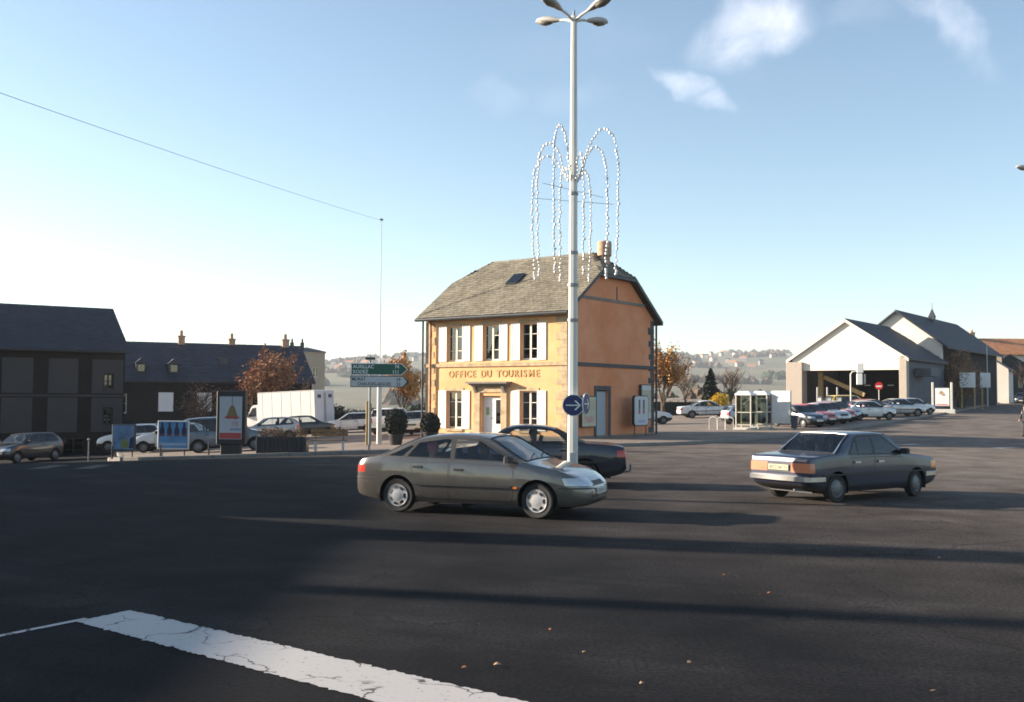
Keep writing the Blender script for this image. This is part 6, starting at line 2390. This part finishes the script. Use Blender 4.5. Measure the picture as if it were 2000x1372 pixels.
# ------------------------------------------------------------------ boards along the street
def street_boards():
    x, y = 39.4, 93.8
    z = g(x, y) + .13
    r = empty('framed_poster_stand', (x, y, z), R(-28), 'cream framed poster stand with white poster on the street verge', 'advertising board')
    for s in (-1, 1):
        mb = MB(); mb.bbox(s * .80 - .1, s * .80 + .1, -.1, .1, .2, 2.75, .03); mb.build('post', M['concrete'], r)
    MB().bbox(-1.1, 1.1, -.2, .2, -.1, .3, .03).build('base', M['concrete'], r)
    MB().bbox(-.69, .69, -.06, .06, .5, 2.3, .02).build('case', M['dark_metal'], r)
    MB().box(-.60, .60, -.066, -.061, .6, 2.22).build('poster', M['sign_white'], r)
    MB().prism([(-.3, 1.75), (-.1, 2.0), (.12, 1.85), (.3, 1.55), (.1, 1.5), (-.1, 1.62)], 'y', -.070, -.067).build('picture_print', mat('violet brown ink', (.18, .13, .20), .6, var=.4, color2=(.5, .33, .15), vscale=5), r)
    MB().box(-.5, .5, -.070, -.067, .66, .74).build('red_line', M['sign_red'], r)
    x, y = 46.6, 108.3 - 1.2
    x, y = 47.6, 106.0
    r = empty('information_board', (x, y, g(x, y) + .13), R(-24), 'grey white information board on wooden posts beside the brown hedge', 'sign')
    MB().bbox(-1.15, .35, -.04, .04, 2.2, 3.75, .02).build('panel', M['sign_white'], r)
    for s in (-.95, .25): MB().bbox(s - .08, s + .08, .05, .2, -.1, 3.85, .02).build('post', M['wood_pale'], r)
    x, y = 50.2, 108.6
    r = empty('information_board', (x, y, g(x, y) + .13), R(-24), 'smaller white board on one post further along the hedge', 'sign')
    MB().bbox(-.5, .5, -.04, .04, 2.2, 3.75, .02).build('panel', M['sign_white'], r)
    MB().bbox(-.4, -.22, .05, .2, -.1, 3.85, .02).build('post', M['wood_pale'], r)
    # red round sign
    x, y = 29.6, 82.6
    r = empty('no_entry_sign', (x, y, g(x, y) + .13), R(-22), 'round red no entry sign above the parked cars', 'road sign')
    MB().tube([(0, .03, -.1), (0, .03, 2.5)], .035, 8).build('post', M['galv'], r)
    MB().lathe([(0, -.015), (.31, -.015), (.31, .012), (0, .012)], 28, 'y', c=(0, 0, 2.45)).build('disc', M['sign_red'], r, smooth=True)
    MB().box(-.21, .21, -.021, -.016, 2.36, 2.48).build('white_bar', M['sign_white'], r)
    # white totem with hanging signs
    x, y = 28.0, 83.2
    r = empty('white_sign_totem', (x, y, g(x, y) + .13), R(-20), 'white post with two stacked white box signs in front of the open hall', 'sign')
    MB().tube([(-.45, 0, -.1), (-.45, 0, 3.4), (-.3, 0, 3.6), (.1, 0, 3.65)], .06, 8).build('post', M['galv'], r)
    mb = MB(); mb.bbox(.0, .48, -.1, .1, 2.55, 3.45, .04); mb.build('box_sign', M['sign_white'], r)
    mb = MB(); mb.bbox(.02, .55, -.1, .1, 3.52, 4.3, .04); mb.build('box_sign', M['sign_white'], r)
    MB().bbox(.55, .72, -.08, .08, 2.6, 3.4, .03).build('side_plate', M['galv_dark'], r)
    for k in range(3):
        x, y = 26.6 + k * .75, 88.5 - .35 * k
        q = empty('fuel_pump', (x, y, g(x, y) + .13), R(-30), 'slim pale fuel pump under the open hall front', 'fuel pump', 'fuel pumps by the open hall')
        MB().bbox(-.2, .2, -.15, .15, 0, 1.5, .03).build('case', M['galv_dark'], q)
        MB().bbox(-.24, -.17, -.17, .17, 0, 2.3, .02).build('side_post', M['galv'], q)
        MB().bbox(-.15, .15, -.155, -.151, 1.0, 1.35, .0005).build('dial', M['sign_white'], q)


street_boards()

# small traffic island kerb at the right edge of the junction
isl = MB()
pts = [(21.15 + 1.3 * math.cos(a), 39.6 + .8 * math.sin(a)) for a in np.linspace(0, 2 * math.pi, 28, endpoint=False)]
isl.prism(pts[::-1], 'z', -.05, .16)
o = isl.build('traffic_island', mat('orange brown island setts', (.34, .19, .10), .9, var=.25, vscale=3)); o['kind'] = 'structure'


# ------------------------------------------------------------------ vehicles
P_BROWN = paint('taupe metallic', (.130, .120, .112), .5, .24, 1.0)
P_NAVY = paint('navy paint', (.010, .016, .036), .2, .25)
P_BLUE = paint('grey blue paint', (.012, .020, .052), .15, .32, .5)
P_WHITE = paint('white paint', (.72, .70, .68), 0, .35)
P_SILVER = paint('silver paint', (.42, .43, .45), .5, .33)
P_RED = paint('red paint', (.52, .025, .02), 0, .35)
P_DARK = paint('charcoal paint', (.03, .035, .04), .3, .3)
P_PALEBLUE = paint('pale blue paint', (.40, .50, .58), .2, .35)
P_GREEN = paint('pale green paint', (.45, .55, .48), 0, .4)
P_YELLOW = paint('yellow paint', (.70, .47, .06), 0, .4)
P_MAROON = paint('maroon paint', (.22, .02, .04), .2, .35)
P_TEAL = paint('blue green paint', (.05, .10, .12), .3, .35)

hatch = make_car('hatchback_saloon', SPEC_HATCH, P_BROWN)
place_car(hatch, -.53, 18.92, -20.7, 'grey brown five door car crossing the junction with silver hubcaps')
navy = make_car('navy_saloon', SPEC_SALOON2, P_NAVY)
place_car(navy, .42, 24.9, 178, 'dark navy saloon with a tow bar passing behind the lamp post')
blue = make_car('old_saloon', SPEC_SALOON, P_BLUE)
place_car(blue, 7.22, 22.15, 34, 'older blue saloon with orange tail lights driving away to the right')

SPEC_SMALL.pop('steer', None)
proto = {'small': make_car('hatchback', SPEC_SMALL, P_WHITE, 'mid'), 'estate': make_car('people_carrier', SPEC_ESTATE, P_SILVER, 'mid'),
         'saloon': make_car('parked_saloon', {**SPEC_SALOON2, 'extra': []}, P_WHITE, 'mid')}
BASE_PAINT = {'small': P_WHITE, 'estate': P_SILVER, 'saloon': P_WHITE}
used = set()


def parked(kind, pm, x, y, heading, label, group='cars parked in the left car park', lift=.13):
    src = proto[kind]
    if kind in used: r = copy_tree(src)
    else:
        r = src
    def recol(o):
        for sl in o.material_slots:
            if sl.material is BASE_PAINT[kind]:
                sl.link = 'OBJECT'; sl.material = pm
        for c in o.children: recol(c)
    if kind not in used:
        used.add(kind)
        proto[kind] = copy_tree(src)     # clean copy kept for the next ones
    recol(r)
    place_car(r, x, y, heading, label, group, z=lift)
    return r


GL = 'cars parked in the left car park'
GR = 'cars parked in the right car park'
parked('small', P_DARK, -23.7, 50.0, 252, 'dark hatchback with sunlit windscreen stopped by the dark slate house', None, 0)
parked('small', P_WHITE, -20.6, 56.2, 183, 'white hatchback, bonnet showing left of the small dark blue board', GL)
parked('small', P_WHITE, -17.35, 52.4, 186, 'white hatchback, bonnet showing between the two blue boards', GL)
parked('estate', paint('steel blue paint', (.10, .13, .17), .3, .35), -13.55, 49.0, 12, 'tall steel blue people carrier behind the bottle board', GL)
parked('small', P_SILVER, -14.75, 62.5, 190, 'silver hatchback parked just in front of the white truck cab', GL)
parked('small', P_DARK, -13.0, 66.0, 12, 'charcoal hatchback under the side of the white truck', GL)
parked('small', P_WHITE, -11.3, 72.0, 186, 'white hatchback parked behind the white truck', GL)
parked('saloon', P_TEAL, -8.9, 77.0, 165, 'dark teal saloon parked behind the signpost', GL)
parked('estate', P_WHITE, -7.55, 66.0, 75, 'white people carrier parked behind the mast', GL)
parked('small', P_GREEN, -5.55, 61.0, 262, 'pale green hatchback nosing out past the office corner', GL)
parked('small', P_WHITE, 9.65, 74.0, 2, 'white hatchback half hidden by the far right corner of the office', GR)
parked('saloon', P_WHITE, 16.3, 86.2, 3, 'white saloon parked in front of the golden shrub', GR)
parked('small', P_WHITE, 20.9, 90.2, 185, 'white hatchback parked behind the phone boxes, beyond the white saloon', GR)
parked('small', P_PALEBLUE, 16.4, 70.6, 10, 'pale blue hatchback parked right behind the phone boxes', GR)
parked('small', P_NAVY, 18.4, 65.8, -62, 'navy hatchback at the street end of the parked row', GR)
parked('small', P_RED, 19.9, 68.2, -60, 'red hatchback parked beside the navy hatchback', GR)
parked('saloon', P_SILVER, 21.3, 70.9, -62, 'silver saloon parked between the two red hatchbacks', GR)
parked('small', P_RED, 22.8, 73.2, -60, 'red hatchback parked between a silver saloon and a pale blue hatchback', GR)
parked('small', P_PALEBLUE, 24.0, 75.9, -58, 'light blue hatchback parked beside the white hatchback, deep in the row', GR)
parked('small', P_WHITE, 26.5, 76.0, 12, 'white hatchback parked by the kerb in the middle of the row', GR)
parked('estate', P_YELLOW, 28.4, 86.2, 15, 'yellow van roof showing above the parked white hatchback', GR)
parked('small', P_MAROON, 28.3, 80.6, -60, 'maroon hatchback parked between white hatchback and silver saloon', GR)
parked('saloon', P_SILVER, 31.2, 83.2, 10, 'silver saloon at the far end of the parked row', GR)
parked('small', P_WHITE, 34.2, 87.4, 20, 'small white hatchback last in the row, beside the poster stand', GR)
parked('saloon', P_NAVY, 68.3, 137.0, 238, 'dark blue saloon coming down the shaded far street', None, 0)
for k in proto:          # remove the spare clean copies
    def kill(o):
        for c in list(o.children): kill(c)
        bpy.data.objects.remove(o)
    kill(proto[k])


def box_truck():
    r = empty('box_truck', (0, 0, 0))
    wp = P_WHITE
    MB().bbox(-3.6, 1.55, -1.1, 1.1, .78, 3.12, .03).build('cargo_box', mat('white truck panel', (.78, .77, .75), .5, var=.04), r)
    for s in (-1, 1):
        d = MB(); d.box(-3.635, -3.602, min(s * .012, s * 1.06), max(s * .012, s * 1.06), .84, 3.04); dd = d.build('rear_door', mat('grey white door', (.50, .52, .56), .5, var=.05), r)
        MB().box(-3.645, -3.636, s * .62 - .2, s * .62 + .2, 2.55, 2.8).build('vent', M['dark_metal'], dd)
        MB().tube([(-3.66, s * .08, .95), (-3.66, s * .08, 2.9)], .016, 6).build('lock_bar', M['galv_dark'], dd)
        MB().bbox(-3.68, -3.60, s * .9 - .17, s * .9 + .17, .60, .77, .01).build('tail_light', M['tail_red'], r)
    for s in (-1, 1):
        for k in range(6):
            xj = -3.2 + k * .86
            MB().box(xj - .012, xj + .012, min(s * 1.101, s * 1.108), max(s * 1.101, s * 1.108), .84, 3.05).build('panel_joint', M['galv'], r)
        for zz in (.80, 3.06): MB().box(-3.58, 1.52, min(s * 1.101, s * 1.112), max(s * 1.101, s * 1.112), zz, zz + .05).build('edge_rail', M['galv'], r)
    mb = MB(); mb.box(-3.62, 3.0, -.45, .45, .45, .75); mb.box(-3.68, -3.5, -1.05, 1.05, .45, .58); mb.build('chassis', M['black_plastic'], r)
    # cab
    prof = [(1.65, .55), (3.35, .45), (3.42, .95), (3.30, 1.12), (2.75, 1.32), (2.25, 2.12), (2.05, 2.24), (1.65, 2.26)]
    mb = MB(); mb.prism(prof, 'y', -.98, .98); mb.build('cab', wp, r)
    for s in (-1, 1):
        y0 = s * .981
        mb = MB(); mb.prism([(1.80, 1.42), (2.58, 1.40), (2.15, 2.02), (1.80, 2.06)], 'y', min(y0, y0 + s * .008), max(y0, y0 + s * .008)); mb.build('side_window', M['win_dark'], r)
        MB().bbox(3.30, 3.43, s * .7 - .14, s * .7 + .14, .72, .92, .01).build('headlight', M['head_glass'], r)
        MB().bbox(2.62, 2.75, min(s * 1.0, s * 1.22), max(s * 1.0, s * 1.22), 1.4, 1.7, .02).build('door_mirror', M['black_plastic'], r)
    mb = MB(); mb.add([(2.76, -.85, 1.345), (2.76, .85, 1.345), (2.28, .8, 2.11), (2.28, -.8, 2.11)], [(0, 1, 2, 3)]); mb.build('windscreen', M['win_dark'], r)
    MB().bbox(3.36, 3.5, -.98, .98, .42, .66, .03).build('bumper', M['black_plastic'], r)
    tm, km = make_wheel_meshes(.36, .22, 'old', 'truck')
    for xa in (2.75, -1.9):
        for s in (-1, 1):
            w = empty('wheel', (xa, s * .86, .36), math.pi if s > 0 else 0); w.parent = r
            obj('tyre', tm, w); obj('rim', km, w)
    return r


M['win_dark'] = mat('dark cab glass', (.03, .035, .04), .08, coat=.5)
place_car(box_truck(), -16.4, 74.5, 153, 'white box truck parked in the left car park, grey rear doors', 'vehicles in the left car park', z=.13, cat='truck')


# ------------------------------------------------------------------ people
def skin_mesh(name, joints, edges, radii, mt, sub=2):
    names = list(joints)
    me = bpy.data.meshes.new(name)
    me.from_pydata([joints[n] for n in names], [(names.index(a), names.index(b_)) for a, b_ in edges], [])
    o = bpy.data.objects.new(name, me); COL.objects.link(o)
    md = o.modifiers.new('skin', 'SKIN')
    for i, n in enumerate(names):
        rr = radii[n]
        me.skin_vertices[0].data[i].radius = rr if isinstance(rr, tuple) else (rr, rr)
        me.skin_vertices[0].data[i].use_root = (n == 'pelvis')
    md.use_smooth_shade = True
    s = o.modifiers.new('sub', 'SUBSURF'); s.levels = sub; s.render_levels = sub
    dg = bpy.context.evaluated_depsgraph_get()
    out = bpy.data.meshes.new_from_object(o.evaluated_get(dg))
    bpy.data.objects.remove(o); bpy.data.meshes.remove(me)
    out.name = name
    out.materials.clear(); out.materials.append(mt)
    out.polygons.foreach_set('use_smooth', [True] * len(out.polygons))
    return out


def person(loc, rz, label, coat, trousers, pose, parent=None, hair=None):
    r = empty('person', loc, rz, label, 'person')
    J = pose
    E = [('pelvis', 'waist'), ('waist', 'chest'), ('chest', 'neck'), ('neck', 'head0'), ('head0', 'head1'), ('head1', 'head2')]
    for s in 'lr':
        E += [('chest', 'sh_' + s), ('sh_' + s, 'el_' + s), ('el_' + s, 'wr_' + s), ('wr_' + s, 'hand_' + s), ('pelvis', 'hip_' + s), ('hip_' + s, 'kn_' + s), ('kn_' + s, 'an_' + s), ('an_' + s, 'toe_' + s)]
        for k in range(4):
            E.append(('hand_' + s, f'f{k}_{s}'))
        E.append(('wr_' + s, f'th_{s}'))
    Rd = dict(pelvis=(.14, .11), waist=(.125, .10), chest=(.15, .11), neck=.055, head0=.075, head1=.088, head2=.065)
    for s in 'lr':
        Rd.update({'sh_' + s: .055, 'el_' + s: .042, 'wr_' + s: .028, 'hand_' + s: (.035, .018), 'hip_' + s: .08, 'kn_' + s: .056, 'an_' + s: .038, 'toe_' + s: (.04, .028), 'th_' + s: .010})
        for k in range(4): Rd[f'f{k}_{s}'] = .009
    # fingers and thumbs hang from the hands
    J = {k: Vector(v) for k, v in J.items()}
    for s in 'lr':
        d = (J['hand_' + s] - J['wr_' + s]).normalized(); side = d.cross(Vector((1, 0, .2))).normalized()
        for k, ln in enumerate((.075, .085, .08, .06)):
            J[f'f{k}_{s}'] = J['hand_' + s] + d * ln + side * (-.027 + .018 * k) + Vector((.012, 0, 0))
        J[f'th_{s}'] = J['wr_' + s] + d * .055 + Vector((.05, 0, 0))
    body = obj('body', skin_mesh('body', {k: tuple(v) for k, v in J.items() if k != 'face'}, E, Rd, M['skin'], 1), r)
    # nose and ears
    h = J['head1']; f = J['face']
    nb = MB(); nb.ball(h + f * .092 + Vector((0, 0, -.005)), .016, 6, 5)
    sd = f.cross(Vector((0, 0, 1))).normalized()
    for s in (-1, 1): nb.ball(h + sd * s * .088, .02, 6, 5, squash=(1, .6, 1.4))
    nb.build('face_detail', M['skin'], body, smooth=True)
    eb = MB()
    for s in (-1, 1): eb.ball(h + f * .082 + sd * s * .032 + Vector((0, 0, .022)), .011, 6, 5)
    eb.ball(h + f * .084 + Vector((0, 0, -.045)), .016, 6, 4, squash=(1, 1, .4))
    eb.build('eyes_and_mouth', M['hair'], body, smooth=True)
    hb = MB(); hb.ball(h + Vector((0, 0, .035)) - f * .018, .108, 12, 8, squash=(1, .95, 1.0)); hb.build('hair', hair or M['hair'], r, smooth=True)
    # coat and trousers
    CJ = {k: tuple(J[k]) for k in ('pelvis', 'waist', 'chest', 'neck', 'sh_l', 'el_l', 'wr_l', 'sh_r', 'el_r', 'wr_r')}
    CE = [('pelvis', 'waist'), ('waist', 'chest'), ('chest', 'neck')] + [e for s in 'lr' for e in (('chest', 'sh_' + s), ('sh_' + s, 'el_' + s), ('el_' + s, 'wr_' + s))]
    CR = dict(pelvis=(.185, .155), waist=(.165, .14), chest=(.19, .15), neck=.068, sh_l=.085, el_l=.068, wr_l=.048, sh_r=.085, el_r=.068, wr_r=.048)
    obj('coat', skin_mesh('coat', CJ, CE, CR, coat, 2), r)
    TJ = {k: tuple(J[k]) for k in ('pelvis', 'hip_l', 'kn_l', 'an_l', 'hip_r', 'kn_r', 'an_r')}
    TE = [e for s in 'lr' for e in (('pelvis', 'hip_' + s), ('hip_' + s, 'kn_' + s), ('kn_' + s, 'an_' + s))]
    TR = dict(pelvis=(.16, .13), hip_l=.105, kn_l=.078, an_l=.062, hip_r=.105, kn_r=.078, an_r=.062)
    obj('trousers', skin_mesh('trousers', TJ, TE, TR, trousers, 2), r)
    for s in 'lr':
        a, t = J['an_' + s], J['toe_' + s]
        MB().tube([a + Vector((-.05, 0, -.045)), a.lerp(t, .5) + Vector((0, 0, -.02)), t], [.05, .052, .035], 8).build('shoe', M['sign_black'], r, smooth=True)
    return r


F = Vector((1, 0, 0))
WALK = dict(pelvis=(0, 0, .95), waist=(.01, 0, 1.12), chest=(.02, 0, 1.34), neck=(.025, 0, 1.50), head0=(.035, 0, 1.56), head1=(.045, 0, 1.64), head2=(.03, 0, 1.70), face=F,
            sh_l=(.02, .19, 1.40), el_l=(-.08, .25, 1.14), wr_l=(.0, .24, .92), hand_l=(.03, .24, .86), sh_r=(.02, -.19, 1.40), el_r=(.0, -.26, 1.13), wr_r=(.14, -.25, .94), hand_r=(.18, -.25, .89),
            hip_l=(0, .10, .90), kn_l=(.20, .10, .52), an_l=(.24, .10, .10), toe_l=(.42, .11, .07), hip_r=(0, -.10, .90), kn_r=(-.02, -.10, .50), an_r=(-.28, -.10, .14), toe_r=(-.14, -.11, .05))
SIT = dict(pelvis=(0, 0, .10), waist=(-.04, 0, .27), chest=(-.09, 0, .48), neck=(-.10, 0, .63), head0=(-.09, 0, .70), head1=(-.075, 0, .78), head2=(-.09, 0, .84), face=F,
           sh_l=(-.08, .19, .54), el_l=(.10, .24, .34), wr_l=(.34, .16, .42), hand_l=(.40, .14, .44), sh_r=(-.08, -.19, .54), el_r=(.10, -.24, .34), wr_r=(.34, -.16, .42), hand_r=(.40, -.14, .44),
           hip_l=(.05, .10, .10), kn_l=(.46, .11, .16), an_l=(.62, .11, -.16), toe_l=(.78, .12, -.18), hip_r=(.05, -.10, .10), kn_r=(.46, -.11, .16), an_r=(.62, -.11, -.16), toe_r=(.78, -.12, -.18))
cloth = lambda n, c: mat(n, c, .9, var=.15, vscale=6)
xw, yw = 28.35, 56.6
person((xw, yw, g(xw, yw)), R(200), 'person in dark coat and trousers walking at the right edge of the road', cloth('dark coat cloth', (.02, .025, .035)), cloth('dark trousers cloth', (.025, .025, .03)), WALK)
bpy.context.view_layer.update()


def in_car(car, x, y, z, label, coat, pose=SIT, hair=None):
    p = person((0, 0, 0), 0, label, coat, cloth('trouser cloth', (.03, .03, .04)), pose, hair=hair)
    mw = car.matrix_basis @ Vector((x, y, z))
    p.location = mw; p.rotation_euler = car.rotation_euler
    return p


in_car(navy, -.02, .36, .44, 'driver in dark clothes seen through the side window of the navy saloon', cloth('driver coat', (.03, .03, .04)))
in_car(hatch, -.02, .36, .40, 'driver in a dark jacket at the wheel of the grey brown car', cloth('dark jacket cloth', (.03, .028, .03)))
in_car(blue, -.06, .36, .38, 'driver in a brown jacket at the wheel of the older blue saloon', cloth('brown jacket cloth', (.10, .06, .04)))
in_car(hatch, -.74, -.38, .365, 'passenger in pink red coat and hat on the back seat of the grey brown car', cloth('pink red coat', (.80, .16, .20)), hair=cloth('pink red hat', (.80, .18, .22)))

# ------------------------------------------------------------------ fallen leaves on the road
rng = random.Random(12)
lm = [mat('dry orange leaf', (.30, .12, .04), .9), mat('dry tan leaf', (.32, .20, .10), .9)]
spots = [(2.5, 12.1), (2.62, 12.0), (2.75, 11.0), (2.4, 10.95), (2.62, 10.9), (.95, 7.5), (.6, 8.4), (.35, 9.2), (-.1, 8.0), (-.35, 7.9), (3.0, 7.35), (-.3, 9.4), (5.6, 13.5), (1.4, 8.1)]
for (x, y) in spots:
    s = rng.uniform(.02, .034); a = rng.uniform(0, 6.28)
    mb = MB(); pts = []
    for k in range(9):
        t = k / 8; w = math.sin(math.pi * t) ** .8 * .55
        pts.append((s * (2 * t - 1), s * w, .012 + .012 * math.sin(3 * t) + rng.uniform(0, .006)))
    lo = [(p[0], -p[1], p[2] * .7) for p in pts[1:-1]]
    mb.add(pts + lo, [(0, 1, 9)] + [(k, k + 1, k + 9, k + 8) for k in range(1, 7)] + [(7, 8, 15)])
    o = mb.build('fallen_leaf', rng.choice(lm), loc=(x, y, g(x, y) + .004), rot=(0, 0, a))
    tag(o, 'curled dry autumn leaf lying on the asphalt', 'leaf', 'dry leaves on the road')


# ------------------------------------------------------------------ far country: woods, hedgerows, village
def woods():
    rng = random.Random(2)
    mb = MB()
    def blob(x, y, s, m):
        z = g(x, y)
        n = 6
        rows = [(.0, .9), (.35, 1.0), (.75, .7), (1.0, .15)]
        vs = []
        ph = rng.uniform(0, 6)
        for (h, w) in rows:
            for k in range(n):
                a = 2 * math.pi * k / n + ph + h
                q = s * w * rng.uniform(.7, 1.2)
                vs.append((x + q * math.cos(a), y + q * math.sin(a), z - .5 + h * s * 1.7 * rng.uniform(.9, 1.1)))
        fs = [(i * n + k, i * n + (k + 1) % n, (i + 1) * n + (k + 1) % n, (i + 1) * n + k) for i in range(3) for k in range(n)]
        fs.append(tuple(3 * n + k for k in range(n)))
        mb.add(vs, fs, m)
    for c in range(95):
        cx, cy = rng.uniform(-700, 950), rng.uniform(520, 2600)
        m = rng.choice((0, 0, 1))
        ln = rng.uniform(30, 120); th = rng.uniform(-.4, .4); wd = rng.uniform(4, 26)
        for k in range(int(ln * wd / 60) + 14):
            t = rng.uniform(-.5, .5) * ln; u = rng.gauss(0, 1) * wd * .4
            blob(cx + t * math.cos(th) - u * math.sin(th), cy + t * math.sin(th) + u * math.cos(th), rng.uniform(3, 6.5), m)
    # the wooded crest
    for k in range(1900):
        x = rng.uniform(-1200, 1500); y = rng.uniform(2450, 2750)
        if math.sin(x / 110) + math.sin(x / 43 + 1) > -.3: blob(x, y, rng.uniform(5, 9), rng.choice((0, 0, 1)))
    # scrub on the near bank
    for k in range(260):
        x = rng.uniform(-45, 42); y = rng.uniform(150, 260)
        blob(x, y, rng.uniform(.7, 1.5), rng.choice((0, 1, 1)))
    o = mb.build('distant_woods', [mat('far evergreen', (.035, .05, .03), .95, var=.3, vscale=.05), mat('far winter wood', (.12, .085, .06), .95, var=.3, vscale=.05)])
    tag(o, 'distant woods and hedgerows on the hazy hillside', 'woods', kind='stuff')


woods()
rng = random.Random(31)
hm = []
M['far_wall'] = mat('weathered far wall', (.34, .31, .28), .9)
for k in range(3):
    mb = MB(); w, d, h, rs = ((9, 8, 5.5, 2.5), (12, 8, 5, 2.8), (7, 7, 6, 2.4))[k]
    mb.prism([(-w / 2, -1), (w / 2, -1), (w / 2, h), (-w / 2, h)], 'y', -d / 2, d / 2, 0)
    mb.prism([(-d / 2, h + .001), (d / 2, h + .001), (0, h + rs)], 'x', -w / 2 - .3, w / 2 + .3, 1)
    mb.box(-w * .3, -w * .3 + 1.1, -d / 2 - .05, -d / 2 - .002, 1, 2.6, 2); mb.box(w * .15, w * .15 + 1.1, -d / 2 - .05, -d / 2 - .002, 1, 2.6, 2)
    hm.append(mb.mesh('far_house', [M['far_wall'], M['slate_sheet'] if k != 1 else M['tile_roof'], M['room_dark']]))
cl = [(-260, 1600, 14), (-330, 1800, 12), (330, 1700, 10), (400, 1950, 10), (520, 1850, 8)]
for (cx, cy, n) in cl:
    for k in range(n):
        x, y = cx + rng.gauss(0, 62), cy + rng.gauss(0, 75)
        o = obj('far_house', rng.choice(hm), None, (x, y, g(x, y)), (0, 0, rng.uniform(-.6, .6)))
        tag(o, 'small pale house of the village on the hazy far hillside', 'house', 'village houses on the far hillside')

# ------------------------------------------------------------------ air
hz = MB(); hz.box(-4200, 4300, -700, 4400, -14.5, 150)
hm_ = bpy.data.materials.new('winter haze')
hm_.use_nodes = True
hm_.node_tree.nodes.clear()
ho = hm_.node_tree.nodes.new('ShaderNodeOutputMaterial'); pv = hm_.node_tree.nodes.new('ShaderNodeVolumePrincipled')
pv.inputs['Color'].default_value = (.84, .90, 1.0, 1)
pv.inputs['Density'].default_value = .00018
pv.inputs['Anisotropy'].default_value = 0.2
hm_.node_tree.links.new(pv.outputs[0], ho.inputs['Volume'])
o = hz.build('haze', hm_)
o['kind'] = 'stuff'
